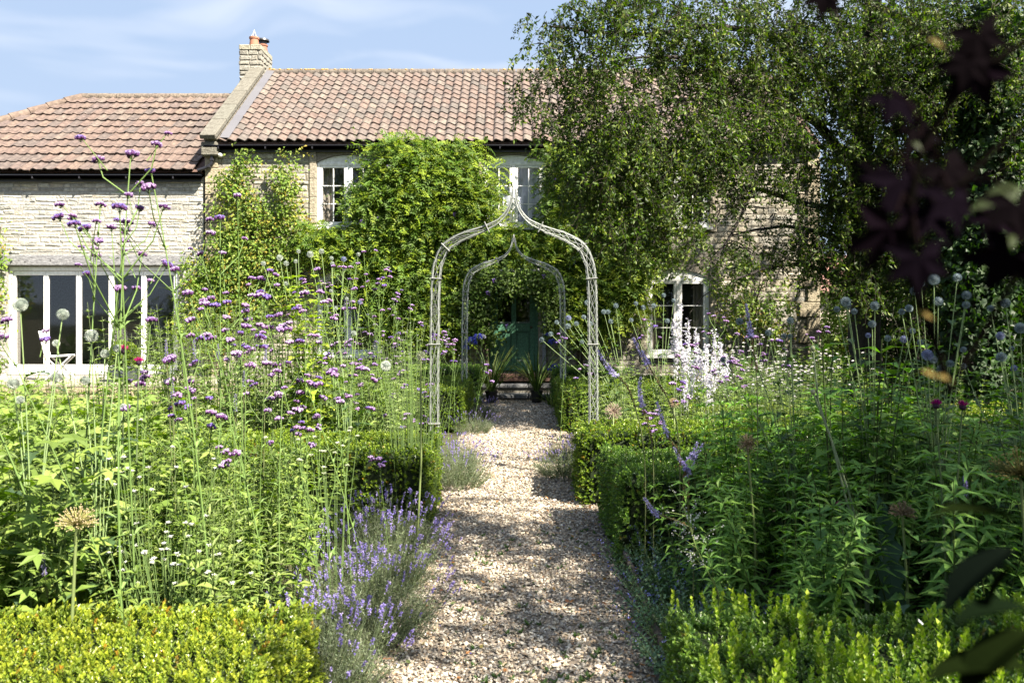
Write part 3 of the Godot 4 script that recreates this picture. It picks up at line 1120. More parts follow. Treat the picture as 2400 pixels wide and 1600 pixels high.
func chimney(hs: Node3D) -> void:
	var at := Vector3(-6.30, 6.9, -19.45)
	var ch := group_node(hs, "chimney", Transform3D(Basis.IDENTITY, at))
	var w := 0.52
	var dp := 0.85
	var b := MB.new()
	b.box(Vector3(0, 0.58, 0), Vector3(w - 0.03, 1.17, dp - 0.03), Color(0.25, 0.24, 0.22))
	put(ch, "stack", b.mesh(M.mortar))
	var y := 0.25
	var r := 0
	while y < 1.0:
		var h := rf(0.09, 0.14)
		var x := -w / 2
		while x < w / 2 - 0.02:
			var ww := minf(rf(0.13, 0.28), w / 2 - x)
			var s := MB.new()
			stone_mesh(s, Vector3.ZERO, ww - 0.008, h - 0.01, 0.022, Color(0.30, 0.298, 0.285) * rf(0.8, 1.1))
			put(ch, "stone", s.mesh(M.stone), Transform3D(Basis.IDENTITY, Vector3(x + ww / 2, y + h / 2, dp / 2 - 0.018)))
			x += ww
		for sd in [-1.0, 1.0]:
			var z := -dp / 2
			while z < dp / 2 - 0.02:
				var ww := minf(rf(0.15, 0.3), dp / 2 - z)
				var s := MB.new()
				stone_mesh(s, Vector3.ZERO, ww - 0.008, h - 0.01, 0.03, Color(0.30, 0.298, 0.285) * rf(0.8, 1.1))
				put(ch, "stone", s.mesh(M.stone), Transform3D(Basis(Vector3.UP, sd * PI / 2), Vector3(sd * (w / 2 - 0.018), y + h / 2, z + ww / 2)))
				z += ww
		y += h
	var cp := MB.new()
	for k in 2:
		cp.box(Vector3((k - 0.5) * w * 0.52, y + 0.06, 0), Vector3(w * 0.51, 0.13, dp + 0.04), Color(0.32, 0.31, 0.27), Basis.IDENTITY, 0.015)
	put(ch, "cap_stone", cp.mesh(M.stone))
	var bl := MB.new()
	bl.box(Vector3(0, 0.2, dp / 2 - 0.02), Vector3(w + 0.03, 0.13, 0.1), Color(0.36, 0.35, 0.25), Basis.IDENTITY, 0.02)
	put(ch, "flashing_stone", bl.mesh(M.stone))
	var cl := Color(0.24, 0.105, 0.065)
	for q in [[0.02, 0.20, 1.0], [0.10, -0.22, 0.85]]:
		var p := MB.new()
		p.lathe(Vector3(q[0], y + 0.12, q[1]), [Vector2(0.125, 0), Vector2(0.115, 0.03), Vector2(0.10, 0.2 * q[2]), Vector2(0.118, 0.21 * q[2]), Vector2(0.12, 0.25 * q[2]), Vector2(0.085, 0.255 * q[2]), Vector2(0.08, 0.1)], 16, cl * rf(0.85, 1.1))
		put(ch, "chimney_pot", p.mesh(M.clay))
	# pointed wire cage and a rain cowl
	var cg := MB.new()
	for k in 8:
		var an := TAU * k / 8
		cg.tube([Vector3(0.02 + cos(an) * 0.1, y + 0.36, 0.2 + sin(an) * 0.1), Vector3(0.02 + cos(an) * 0.05, y + 0.42, 0.2 + sin(an) * 0.05), Vector3(0.02, y + 0.56, 0.2)], [0.006, 0.005, 0.003], 4, Color(0.35, 0.36, 0.38))
	put(ch, "bird_guard", cg.mesh(M.wire))
	var cw := MB.new()
	cw.lathe(Vector3(0.10, y + 0.32, -0.22), [Vector2(0.09, 0), Vector2(0.09, 0.1)], 12, Color(0.03, 0.03, 0.03))
	cw.lathe(Vector3(0.10, y + 0.44, -0.22), [Vector2(0.16, -0.02), Vector2(0.15, 0.02), Vector2(0.04, 0.05), Vector2(0.0, 0.055)], 14, Color(0.03, 0.03, 0.035))
	put(ch, "cowl", cw.mesh(M.black))


# ---------------------------------------------------------------- the lower wing

func annexe() -> void:
	var an := thing("stone_wing", "lower stone wing with hipped tile roof and white folding glass doors", "house", Vector3.ZERO)
	var x0 := -13.6
	var x1 := -6.36
	var top := 4.50
	var hole := Rect2(-10.38, 0.46, 3.50, 2.20)
	var mc := Color(0.34, 0.34, 0.33)
	var b := MB.new()
	facade(b, x0, x1, 0.0, top, WZ - 0.02, 0.42, [hole], mc)
	b.box(Vector3((x0 + x1) / 2, top / 2, -22.3), Vector3(x1 - x0, top, 0.4), mc)
	b.box(Vector3(x0 + 0.2, top / 2, -19.42), Vector3(0.4, top, 5.35), mc)
	var wall := put(an, "wall", b.mesh(M.mortar))
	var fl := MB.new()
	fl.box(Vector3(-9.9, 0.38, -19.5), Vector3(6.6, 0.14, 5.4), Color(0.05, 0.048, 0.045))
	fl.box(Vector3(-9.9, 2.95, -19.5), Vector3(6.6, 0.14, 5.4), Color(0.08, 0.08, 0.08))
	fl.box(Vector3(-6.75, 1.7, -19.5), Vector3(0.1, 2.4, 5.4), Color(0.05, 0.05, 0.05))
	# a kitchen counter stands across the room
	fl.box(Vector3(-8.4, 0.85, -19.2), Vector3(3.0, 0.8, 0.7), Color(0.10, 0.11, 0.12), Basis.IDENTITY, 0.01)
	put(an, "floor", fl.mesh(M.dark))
	var tones := [Color(0.46, 0.465, 0.475), Color(0.49, 0.495, 0.50), Color(0.39, 0.395, 0.405), Color(0.46, 0.44, 0.40), Color(0.54, 0.545, 0.55), Color(0.33, 0.335, 0.34)]
	stonework(wall, x0, x1, 0.03, top - 0.02, WZ - 0.02, [hole.grow_individual(0.02, 0.0, 0.02, 0.27)], tones, Vector2(0.045, 0.105), Vector2(0.10, 0.40), func(p: Vector2) -> bool: return p.x > -10.7 and p.y > 2.7, 300)
	# weathered beam over the doors
	var lb := MB.new()
	lb.box(Vector3(-8.66, 2.79, WZ - 0.02), Vector3(4.1, 0.215, 0.16), Color(0.30, 0.305, 0.32), Basis.IDENTITY, 0.012)
	for k in 8:
		lb.box(Vector3(-10.5 + k * 0.5 + rf(-0.05, 0.05), 2.79 + rf(-0.04, 0.04), WZ + 0.062), Vector3(0.02, 0.02, 0.01), Color(0.08, 0.07, 0.07))
	put(an, "lintel_beam", lb.mesh(M.wood))
	# folding doors: five glazed leaves
	var white := Color(0.80, 0.81, 0.82)
	var z := WZ - 0.12
	var fd := group_node(an, "folding_door")
	var f := MB.new()
	f.box(Vector3(hole.position.x + 0.035, 1.56, z), Vector3(0.07, 2.2, 0.12), white, Basis.IDENTITY, 0.006)
	f.box(Vector3(hole.end.x - 0.035, 1.56, z), Vector3(0.07, 2.2, 0.12), white, Basis.IDENTITY, 0.006)
	f.box(Vector3(hole.get_center().x, 2.62, z), Vector3(hole.size.x - 0.14, 0.08, 0.12), white, Basis.IDENTITY, 0.006)
	f.box(Vector3(hole.get_center().x, 0.49, z), Vector3(hole.size.x - 0.14, 0.06, 0.14), white, Basis.IDENTITY, 0.006)
	put(fd, "frame", f.mesh(M.paint))
	var a := hole.position.x + 0.073
	var wd := (hole.size.x - 0.146) / 5.0
	for k in 5:
		var xa := a + wd * k
		var l := MB.new()
		for x in [xa + 0.026, xa + wd - 0.026]:
			l.box(Vector3(x, 1.55, z + 0.01), Vector3(0.046, 2.04, 0.06), white, Basis.IDENTITY, 0.006)
		l.box(Vector3(xa + wd / 2, 2.53, z + 0.01), Vector3(wd - 0.099, 0.08, 0.058), white, Basis.IDENTITY, 0.006)
		l.box(Vector3(xa + wd / 2, 0.59, z + 0.01), Vector3(wd - 0.099, 0.12, 0.058), white, Basis.IDENTITY, 0.006)
		for q in [0.8, 2.3]:
			l.box(Vector3(xa + wd - 0.003, q, z + 0.045), Vector3(0.02, 0.09, 0.02), Color(0.4, 0.4, 0.42), Basis.IDENTITY, 0.003)
		put(fd, "door_leaf", l.mesh(M.paint))
		pane(fd, Vector3(xa + wd / 2, 1.57, z + 0.01), wd - 0.099, 1.838, 0.006)
	# roof, hipped at the far end
	var roof := group_node(an, "roof")
	var ridge := Vector2(6.94, -19.40)
	var eave := Vector2(4.60, WZ + 0.11)
	var xr := -10.5
	var rb := MB.new()
	var rc := Color(0.15, 0.09, 0.07)
	var A := Vector3(x0 - 0.2, eave.x - 0.02, eave.y)
	var B := Vector3(x1, eave.x - 0.02, eave.y)
	var C := Vector3(x1, ridge.x - 0.02, ridge.y)
	var D := Vector3(xr, ridge.x - 0.02, ridge.y)
	var E := Vector3(x0 - 0.2, eave.x - 0.02, -22.7)
	var F := Vector3(x1, eave.x - 0.02, -22.7)
	rb.quad(A, D, C, B, rc)
	rb.tri(E, D, A, rc)
	rb.quad(F, C, D, E, rc)
	rb.quad(A, B, F, E, rc)
	put(roof, "roof_deck", rb.mesh(M.tile))
	var reds := [Color(0.167, 0.120, 0.100), Color(0.178, 0.131, 0.108), Color(0.149, 0.113, 0.099), Color(0.182, 0.146, 0.122), Color(0.135, 0.109, 0.097), Color(0.188, 0.138, 0.110)]
	var hipx := func(p: Vector3) -> bool:
		var t := (p.z - ridge.y) / (eave.y - ridge.y)
		return p.x > lerpf(xr, x0 - 0.2, t) + 0.02
	tiling(roof, "roman_tile", x0 - 0.2, x1 - 0.02, ridge, eave, 0.235, 0.35, true, reds, hipx, func(p: Vector3) -> bool: return p.x > -11.2, 300)
	var x := xr
	while x < x1 - 0.1:
		var rt := MB.new()
		rt.tube([Vector3(0.004, 0, 0), Vector3(minf(0.42, x1 - x), 0, 0)], [0.105, 0.10], 12, Color(0.20, 0.165, 0.13) * rf(0.85, 1.1))
		put(roof, "ridge_tile", rt.mesh(M.tile), Transform3D(Basis.IDENTITY, Vector3(x, ridge.x + 0.02, ridge.y)))
		x += 0.43
	var hd := (A - D)
	var cnt := int(hd.length() / 0.4)
	for k in cnt:
		var rt := MB.new()
		var p := D + hd * (float(k) / cnt) + Vector3(0, 0.05, 0)
		var q := D + hd * (float(k + 1) / cnt) + Vector3(0, 0.055, 0)
		rt.tube([p, q], [0.10, 0.115], 10, Color(0.20, 0.15, 0.12) * rf(0.85, 1.1))
		put(roof, "hip_tile", rt.mesh(M.tile))
	gutter(an, x0 - 0.25, x1 + 0.02, 4.50, WZ + 0.14, 0.062)
	var fb := MB.new()
	fb.box(Vector3((x0 + x1) / 2, 4.47, WZ + 0.04), Vector3(x1 - x0 - 0.02, 0.16, 0.03), Color(0.02, 0.02, 0.022))
	put(an, "fascia", fb.mesh(M.black))


func terrace() -> void:
	var b := MB.new()
	b.box(Vector3(-8.6, 0.19, -15.28), Vector3(6.4, 0.38, 1.98), Color(0.38, 0.33, 0.26))
	var t := structure("terrace", b.mesh(M.mortar), "raised stone terrace in front of the folding doors")
	for i in 9:
		for j in 3:
			var s := MB.new()
			s.box(Vector3.ZERO, Vector3(0.70, 0.05, 0.65), Color(0.36, 0.335, 0.295) * rf(0.85, 1.08), Basis.IDENTITY, 0.008)
			put(t, "paving_slab", s.mesh(M.stone), Transform3D(Basis.IDENTITY, Vector3(-11.42 + 0.708 * i, 0.407 + rf(-0.003, 0.003), -15.93 + 0.66 * j)))
	var y := 0.02
	while y < 0.36:
		var x := -11.78
		while x < -5.42:
			var w := minf(rf(0.2, 0.45), -5.40 - x)
			var s := MB.new()
			stone_mesh(s, Vector3.ZERO, w - 0.012, 0.10, 0.03, Color(0.32, 0.265, 0.195) * rf(0.85, 1.1))
			put(t, "stone", s.mesh(M.stone), Transform3D(Basis.IDENTITY, Vector3(x + w / 2, y + 0.055, -14.292)))
			x += w
		y += 0.115
	# folding garden chair, seen from the side, turned a little
	var ch := thing("folding_chair", "white canvas folding chair on the terrace by the glass doors", "chair", Vector3(-8.62, 0.44, -15.1))
	ch.rotation.y = 0.35
	var grey := Color(0.62, 0.62, 0.62)
	for s in [-1.0, 1.0]:
		var l := MB.new()
		l.tube([Vector3(-0.22, 0.0, s * 0.25), Vector3(0.22, 0.46, s * 0.25)], [0.014, 0.014], 6, grey)
		put(ch, "leg", l.mesh(M.wire))
		var l2 := MB.new()
		l2.tube([Vector3(0.24, 0.0, s * 0.23), Vector3(-0.2, 0.46, s * 0.23), Vector3(-0.30, 0.92, s * 0.23)], [0.014, 0.014, 0.014], 6, grey)
		put(ch, "leg", l2.mesh(M.wire))
	var se := MB.new()
	se.box(Vector3(0, 0.46, 0), Vector3(0.44, 0.02, 0.46), Color(0.78, 0.78, 0.77), Basis(Vector3(0, 0, 1), 0.05), 0.006)
	put(ch, "seat", se.mesh(M.cloth))
	var bk := MB.new()
	bk.box(Vector3(-0.265, 0.74, 0), Vector3(0.02, 0.40, 0.46), Color(0.80, 0.80, 0.79), Basis(Vector3(0, 0, 1), 0.21), 0.006)
	put(ch, "backrest", bk.mesh(M.cloth))
	# planter with a clipped ball
	var pl := thing("planter", "square dark planter under the clipped box ball", "planter", Vector3(-7.28, 0.435, -14.85))
	var pb := MB.new()
	var dk := Color(0.035, 0.04, 0.05)
	pb.box(Vector3(0, 0.14, 0), Vector3(0.36, 0.28, 0.36), dk, Basis.IDENTITY, 0.012)
	for s in [-1.0, 1.0]:
		pb.box(Vector3(0, 0.27, s * 0.175), Vector3(0.40, 0.04, 0.05), dk * 1.3, Basis.IDENTITY, 0.006)
		pb.box(Vector3(s * 0.175, 0.271, 0), Vector3(0.05, 0.038, 0.30), dk * 1.3, Basis.IDENTITY, 0.006)
	put(pl, "box", pb.mesh(M.black))
	var em := MB.new()
	var pts: Array = []
	var rr: Array = []
	for k in 15:
		pts.append(Vector3(sin(TAU * k / 14) * 0.09, 0.13 + cos(TAU * k / 14) * 0.07, 0.185))
		rr.append(0.006)
	em.tube(pts, rr, 5, dk * 2.5)
	put(pl, "relief_ring", em.mesh(M.black))


# ---------------------------------------------------------------- foliage building blocks

func shade(c: Color, f: float) -> Color:
	return Color(c.r * f, c.g * f, c.b * f)


func pick(list: Array) -> Variant:
	return list[rng.randi() % list.size()]


# a hanging twig with small leaves on thin side shoots; reaches out along x and droops
func hanging_spray(leaves: int, reach: float, drop: float, L: float, W: float, tones: Array, m: Material) -> ArrayMesh:
	var b := MB.new()
	var pts: Array = []
	var rr: Array = []
	for k in 6:
		var f := k / 5.0
		pts.append(Vector3(reach * sin(f * 1.5), -drop * f * f, rf(-0.03, 0.03)))
		rr.append(0.005 * (1.1 - f))
	b.tube(pts, rr, 3, Color(0.05, 0.04, 0.03))
	for s in 4:
		var f0 := 0.2 + 0.2 * s
		var p0: Vector3 = pts[int(f0 * 5)]
		var q := p0 + Vector3(rf(0.0, 0.25) * reach, -rf(0.2, 0.55) * drop, rf(-0.5, 0.5) * reach)
		b.tube([p0, (p0 + q) / 2 + Vector3(0, 0.03, 0), q], [0.003, 0.0025, 0.0015], 3, Color(0.05, 0.04, 0.03))
		for k in leaves / 5:
			var f := rng.randf()
			var p := p0.lerp(q, f) + rdir() * 0.02
			b.leaf2(p, (rdir() + Vector3(0, -0.8, 0)).normalized(), rdir(), L * rf(0.7, 1.25), W * rf(0.75, 1.2), shade(pick(tones), rf(0.75, 1.25)))
	for k in leaves / 5:
		var f := rf(0.2, 1.0) * 5.0
		var p: Vector3 = pts[int(f)].lerp(pts[mini(int(f) + 1, 5)], f - int(f))
		b.leaf2(p + rdir() * 0.02, (rdir() + Vector3(0, -0.7, 0)).normalized(), rdir(), L * rf(0.7, 1.25), W * rf(0.75, 1.2), shade(pick(tones), rf(0.75, 1.25)))
	return b.mesh(m)


# leaves facing +z in a loose tuft, as on a climber against a wall
func wall_tuft(cnt: int, spread: float, L: float, W: float, tones: Array, m: Material) -> ArrayMesh:
	var b := MB.new()
	for k in cnt:
		var p := Vector3(rng.randfn() * spread, rng.randfn() * spread, rf(-0.4, 0.9) * spread)
		var d := Vector3(rng.randfn() * 0.7, rf(-1.1, 0.3), rf(0.1, 0.9)).normalized()
		b.leaf4(p, d, Vector3(rng.randfn() * 0.4, 0.5, 1.0).normalized(), L * rf(0.7, 1.2), W * rf(0.8, 1.2), shade(pick(tones), rf(0.75, 1.25)), 0.25)
	return b.mesh(m)


# pinnate leaves (wisteria)
func pinnate_tuft(cnt: int, tones: Array, m: Material) -> ArrayMesh:
	var b := MB.new()
	for q in cnt:
		var col := shade(pick(tones), rf(0.8, 1.25))
		var p := Vector3(rng.randfn() * 0.1, rng.randfn() * 0.1, rf(-0.08, 0.12))
		var d := Vector3(rng.randfn() * 0.9, rf(-0.9, 0.7), rf(0.2, 1.0)).normalized()
		var side := d.cross(Vector3(0.2, 1.0, 0.6)).normalized()
		var L := rf(0.2, 0.32)
		for k in 6:
			var f := (k + 1.0) / 6.0
			var at := p + d * L * f + Vector3(0, -0.35, 0) * L * f * f
			for s in [-1.0, 1.0]:
				var dd: Vector3 = (side * s * 0.9 + d * 0.55 + Vector3(0, -0.45, 0) + rdir() * 0.15).normalized()
				b.leaf2(at, dd, Vector3(0, 0.4, 1), rf(0.055, 0.085), 0.026, shade(col, rf(0.9, 1.1)))
		b.leaf2(p + d * L + Vector3(0, -0.35, 0) * L, (d + Vector3(0, -0.5, 0)).normalized(), Vector3(0, 0.4, 1), 0.08, 0.028, col)
	return b.mesh(m)


# a clipped box shoot: small leaves in pairs up a short twig
func box_shoot(pairs: int, H: float, L: float, W: float, low: Color, tip: Color, m: Material) -> ArrayMesh:
	var b := MB.new()
	for k in pairs:
		var f := float(k) / maxi(pairs - 1, 1)
		var an := k * 1.57 + rf(-0.5, 0.5)
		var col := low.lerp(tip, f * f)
		for s in [0.0, PI]:
			var o := Vector3(cos(an + s), 0, sin(an + s))
			var d := (o * (1.0 - 0.45 * f) + Vector3(0, 0.55 + 0.7 * f, 0) + rdir() * 0.2).normalized()
			b.leaf2(Vector3(0, H * f, 0), d, Vector3.UP - d * 0.5, L * rf(0.85, 1.15) * (1.0 - 0.2 * f), W, shade(col, rf(0.85, 1.15)))
	return b.mesh(m)


# an upright leafy stem; returns its builder so that flowers can be added
func leafy_stem(H: float, levels: int, whorl: int, L: float, W: float, up_tilt: float, droop: float, tones: Array, stem_col: Color, low := 0.05, lobes := 0, taper := 0.5) -> MB:
	var b := MB.new()
	var bend := rf(0.02, 0.10) * H
	var ang := rf(0, TAU)
	var pts: Array = []
	var rr: Array = []
	for k in 6:
		var f := k / 5.0
		pts.append(Vector3(cos(ang) * bend * f * f, H * f, sin(ang) * bend * f * f))
		rr.append(lerpf(0.0045, 0.002, f))
	b.tube(pts, rr, 4, stem_col)
	for k in levels:
		var f := lerpf(low, 0.99, (k + 0.5) / levels) + rf(-0.02, 0.02)
		var p := Vector3(cos(ang) * bend * f * f, H * f, sin(ang) * bend * f * f)
		var a0 := k * (PI / 2 if whorl == 2 else 0.6) + rf(-0.3, 0.3)
		var size := (1.0 - taper * f) * rf(0.8, 1.15)
		for w in whorl:
			var an := a0 + TAU * w / whorl + rf(-0.2, 0.2)
			var d := Vector3(cos(an), up_tilt + 0.5 * f * f + rf(-0.2, 0.2), sin(an)).normalized()
			var col := shade(pick(tones), rf(0.8, 1.2))
			if lobes > 0:
				var st := p + d * L * size * rf(0.35, 0.7)
				b.tube([p, st], [0.0016, 0.0012], 3, stem_col)
				b.palm(st, (d + Vector3(0, rf(-0.6, -0.1), 0)).normalized(), Vector3(rf(-0.3, 0.3), 1, rf(-0.3, 0.3)).normalized(), L * size * rf(0.30, 0.44), lobes, rf(0.42, 0.6), col)
			else:
				b.leaf4(p, d, Vector3.UP, L * size, W * size, col, droop)
	return b


# instances of a few tufts through soft ellipsoids; blobs: [centre, radii, count]
func scatter(blobs: Array, cnt_scale: float, size: Vector2, base_turn: Callable, tint: Callable, gaps: FastNoiseLite = null) -> Array:
	var xf: Array = []
	var cols := PackedColorArray()
	for q: Array in blobs:
		var cen: Vector3 = q[0]
		var rad: Vector3 = q[1]
		for k in int(q[2] * cnt_scale):
			var o := rdir() * pow(rng.randf(), 0.4)
			var p := cen + o * rad
			if gaps and gaps.get_noise_3dv(p) < rf(-0.75, 0.05):
				continue
			xf.append(Transform3D(base_turn.call(o) * rf(size.x, size.y), p))
			cols.append(tint.call(p))
	return [xf, cols]


func foliage(parent: Node3D, called: String, meshes: Array, data: Array) -> void:
	for k in meshes.size():
		var xf: Array = []
		var cols := PackedColorArray()
		var i := k
		while i < data[0].size():
			xf.append(data[0][i])
			cols.append(data[1][i])
			i += meshes.size()
		many(parent, called, meshes[k], xf, cols)


func even(_p: Vector3) -> Color:
	var f := rf(0.78, 1.2)
	return Color(f * rf(0.94, 1.08), f, f * rf(0.85, 1.1))


func spin_only(_o: Vector3) -> Basis:
	return Basis.from_euler(Vector3(rng.randfn() * 0.2, rf(0, TAU), rng.randfn() * 0.2))


func face_front(o: Vector3) -> Basis:
	return Basis.from_euler(Vector3(rng.randfn() * 0.35 - o.y * 0.3, rng.randfn() * 0.45 + o.x * 0.5, rng.randfn() * 0.5))


# ---------------------------------------------------------------- trees

func blobs_px(list: Array, thick: float, per_m2: float) -> Array:
	var out: Array = []
	for q: Array in list:   # px, py, rx, ry, depth, density
		var d: float = q[4]
		var rx: float = q[2] / 1829.0 * d
		var ry: float = q[3] / 1829.0 * d
		out.append([spot(q[0], q[1], d), Vector3(rx, ry, thick), rx * ry * PI * per_m2 * q[5]])
	return out


func limb(parent: Node3D, called: String, pts: Array, r0: float, r1: float, col: Color) -> void:
	var c := Curve3D.new()
	for k in pts.size():
		var t: Vector3 = (pts[mini(k + 1, pts.size() - 1)] - pts[maxi(k - 1, 0)]) / 6.0
		c.add_point(pts[k], -t, t)
	var cnt := pts.size() * 4
	var out: Array = []
	var rr: Array = []
	for k in cnt + 1:
		var f := float(k) / cnt
		out.append(c.sample_baked(c.get_baked_length() * f, true) + rdir() * r0 * 0.12)
		rr.append(lerpf(r0, r1, pow(f, 0.8)) * rf(0.92, 1.08))
	var b := MB.new()
	b.tube(out, rr, 9, col)
	put(parent, called, b.mesh(M.bark))


func trees() -> void:
	var green := [Color(0.052, 0.094, 0.015), Color(0.040, 0.074, 0.014), Color(0.080, 0.126, 0.018), Color(0.032, 0.058, 0.014), Color(0.13, 0.175, 0.023)]
	var sprays: Array = []
	for k in 4:
		sprays.append(hanging_spray(44, 0.34, 0.42, 0.058, 0.030, green, M.leaf))
	M.sprays = sprays
	var bark := Color(0.042, 0.034, 0.028)
	# the big tree whose branches hang before the house
	var t := thing("garden_tree", "large tree with fine hanging leafy branches in front of the roof", "tree", Vector3.ZERO)
	var foot := Vector3(5.35, 0, -12.2)
	limb(t, "trunk", [foot, foot + Vector3(0.05, 1.8, 0), foot + Vector3(-0.1, 3.6, 0.1), foot + Vector3(0.15, 6.0, 0), foot + Vector3(0.0, 9.0, 0.2)], 0.27, 0.08, bark)
	var up := foot + Vector3(0, 2.0, 0)
	for q in [
		[spot(1985, 690, 12.2), spot(1920, 640, 12), spot(1860, 610, 11.8), spot(1780, 612, 11.6), spot(1690, 640, 11.2), 0.065],
		[spot(1985, 480, 12.2), spot(1860, 470, 12), spot(1730, 430, 11.5), spot(1600, 420, 11), spot(1440, 450, 10.6), 0.055],
		[spot(1985, 420, 12.2), spot(1860, 270, 11.8), spot(1720, 240, 11.2), spot(1560, 230, 10.6), spot(1390, 280, 10.2), 0.09],
		[spot(1985, 330, 12.2), spot(1830, 110, 11.8), spot(1640, 60, 11.2), spot(1480, 80, 10.6), spot(1260, 60, 10.2), 0.085],
		[spot(1990, 250, 12.2), spot(1900, 0, 12), spot(1750, -130, 11.6), spot(1560, -180, 11), spot(1330, -160, 10.5), 0.08],
		[spot(1985, 400, 12.2), spot(2090, 250, 12.3), spot(2200, 120, 12.3), spot(2350, 60, 12), spot(2480, 0, 12), 0.09],
		[spot(1985, 520, 12.2), spot(2100, 420, 12.5), spot(2250, 330, 12.6), spot(2420, 300, 12.5), 0.08],
		[spot(1985, 580, 12.2), spot(1900, 540, 12.4), spot(1800, 520, 12.5), spot(1680, 540, 12.6), 0.06],
		[spot(1985, 300, 12.2), spot(2000, -100, 11.4), spot(1900, -300, 10.6), 0.10],
		[spot(1720, 240, 11.2), spot(1640, 150, 10.8), spot(1520, 130, 10.4), spot(1400, 140, 10.2), 0.045],
		[spot(1600, 420, 11), spot(1540, 480, 10.7), spot(1500, 560, 10.5), 0.03],
		[spot(1730, 430, 11.5), spot(1690, 520, 11.2), spot(1640, 600, 11.1), 0.03],
	]:
		var r: float = q.pop_back()
		limb(t, "branch", q, r, 0.012, bark)
	# thin bare twigs in the open part
	for k in 46:
		var p := spot(rf(1640, 1900), rf(420, 660), rf(11.4, 12.4))
		var e := p + Vector3(rf(-0.7, 0.2), rf(-0.5, 0.25), rf(-0.3, 0.3))
		var tw := MB.new()
		tw.tube([p, (p + e) / 2 + Vector3(0, 0.06, 0), e], [0.010, 0.007, 0.003], 4, bark)
		put(t, "twig", tw.mesh(M.bark))
	var list := [
		[1275, 50, 80, 70, 10.2, 0.75], [1250, 150, 60, 60, 10.2, 0.5], [1390, 50, 130, 110, 10.3, 0.95], [1370, 170, 120, 80, 10.2, 0.85],
		[1540, 60, 150, 130, 10.6, 1.0], [1700, 70, 160, 140, 11, 1.0], [1880, 90, 180, 150, 11.4, 1.1], [2080, 120, 170, 160, 11.6, 1.1], [2280, 90, 170, 160, 11.8, 1.0],
		[1530, 200, 140, 100, 10.5, 1.0], [1700, 230, 160, 120, 10.9, 1.0], [1870, 250, 140, 120, 11.4, 1.0], [2010, 320, 130, 140, 11.5, 1.1], [2170, 300, 140, 150, 11.7, 1.0],
		[1240, 250, 40, 80, 10.2, 0.5], [1320, 270, 70, 80, 10.3, 0.95], [1420, 290, 120, 100, 10.4, 1.1], [1560, 320, 130, 100, 10.6, 1.1], [1680, 350, 110, 80, 11, 0.9],
		[1345, 400, 60, 90, 10.4, 0.95], [1420, 430, 100, 110, 10.5, 1.2], [1520, 430, 90, 110, 10.6, 1.1], [1440, 540, 90, 60, 10.6, 0.8], [1550, 520, 80, 60, 10.8, 0.7], [1600, 430, 60, 90, 11, 0.7],
		[1760, 420, 120, 90, 11.4, 0.6], [1780, 540, 120, 70, 11.6, 0.5], [1680, 590, 60, 50, 11.4, 0.6], [1980, 530, 90, 90, 11.5, 1.0], [2060, 630, 110, 80, 11.4, 0.9], [2200, 500, 110, 110, 11.4, 0.9], [2300, 560, 90, 120, 11.4, 0.8], [1965, 640, 60, 50, 11.4, 0.8], [1880, 560, 60, 60, 11.8, 0.6], [1850, 380, 90, 70, 11.5, 0.6], [1880, 500, 70, 100, 11.9, 0.65],
		[1960, 430, 100, 100, 11.6, 1.0], [2050, 500, 110, 120, 11.7, 1.1], [1950, 560, 70, 80, 12, 0.7], [2120, 420, 120, 110, 11.6, 0.9], [2260, 260, 90, 120, 11.8, 0.8],
	]
	var crown := blobs_px(list, 0.55, 80.0)
	# the part of the crown above the picture
	for q in [[Vector3(1.6, 7.6, -10.6), Vector3(1.9, 1.1, 1.6), 260], [Vector3(4.6, 8.2, -11.5), Vector3(2.6, 1.6, 2.2), 420], [Vector3(7.6, 7.6, -12.0), Vector3(2.4, 1.6, 2.2), 320], [Vector3(5.4, 9.8, -12), Vector3(2.2, 1.4, 2), 260], [Vector3(6.3, 6.5, -13.8), Vector3(1.8, 1.4, 1.1), 190]]:
		crown.append(q)
	var data := scatter(crown, 1.0, Vector2(0.75, 1.25), spin_only, even, noise(0.75, 2, 3))
	foliage(t, "crown", sprays, data)
	# ivy clad tree to the side of it
	var iv := thing("ivy_clad_tree", "tree wrapped in glossy ivy behind the globe thistles", "tree", Vector3.ZERO)
	var f2 := Vector3(6.1, 0, -10.8)
	limb(iv, "trunk", [f2, f2 + Vector3(0.05, 1.5, 0), f2 + Vector3(0.25, 3.2, 0.1), f2 + Vector3(0.2, 5.4, 0.2), f2 + Vector3(0.3, 7.2, 0.2)], 0.34, 0.05, bark)
	for q in [[f2 + Vector3(0.2, 3.0, 0), f2 + Vector3(0.9, 4.0, 0.3), f2 + Vector3(1.5, 4.6, 0.2)]]:
		limb(iv, "branch", q, 0.11, 0.02, bark)
	var ivy: Array = []
	for k in 3:
		ivy.append(wall_tuft(16, 0.10, 0.085, 0.07, [Color(0.028, 0.06, 0.018), Color(0.035, 0.075, 0.02), Color(0.022, 0.045, 0.018)], M.leaf))
	var ib: Array = []
	for k in 13:
		ib.append([f2 + Vector3(0.03 * k, 0.5 + 0.42 * k, 0.1), Vector3(0.48 + 0.12 * sin(k * 2.0), 0.35, 0.42), 62])
	ib.append([f2 + Vector3(0.7, 2.2, 0.1), Vector3(0.7, 1.2, 0.5), 120])
	data = scatter(ib, 1.0, Vector2(0.8, 1.3), func(o: Vector3) -> Basis: return Basis(Vector3.UP, atan2(o.x, o.z)) * face_front(Vector3.ZERO), even)
	foliage(iv, "ivy", ivy, data)
	data = scatter([[f2 + Vector3(1.3, 4.3, 0), Vector3(1.2, 1.0, 0.8), 170], [f2 + Vector3(1.4, 2.9, -0.4), Vector3(1.0, 0.8, 0.7), 70], [f2 + Vector3(0, 5.4, 0.2), Vector3(1.7, 1.3, 1.0), 330]], 1.0, Vector2(0.8, 1.2), spin_only, even)
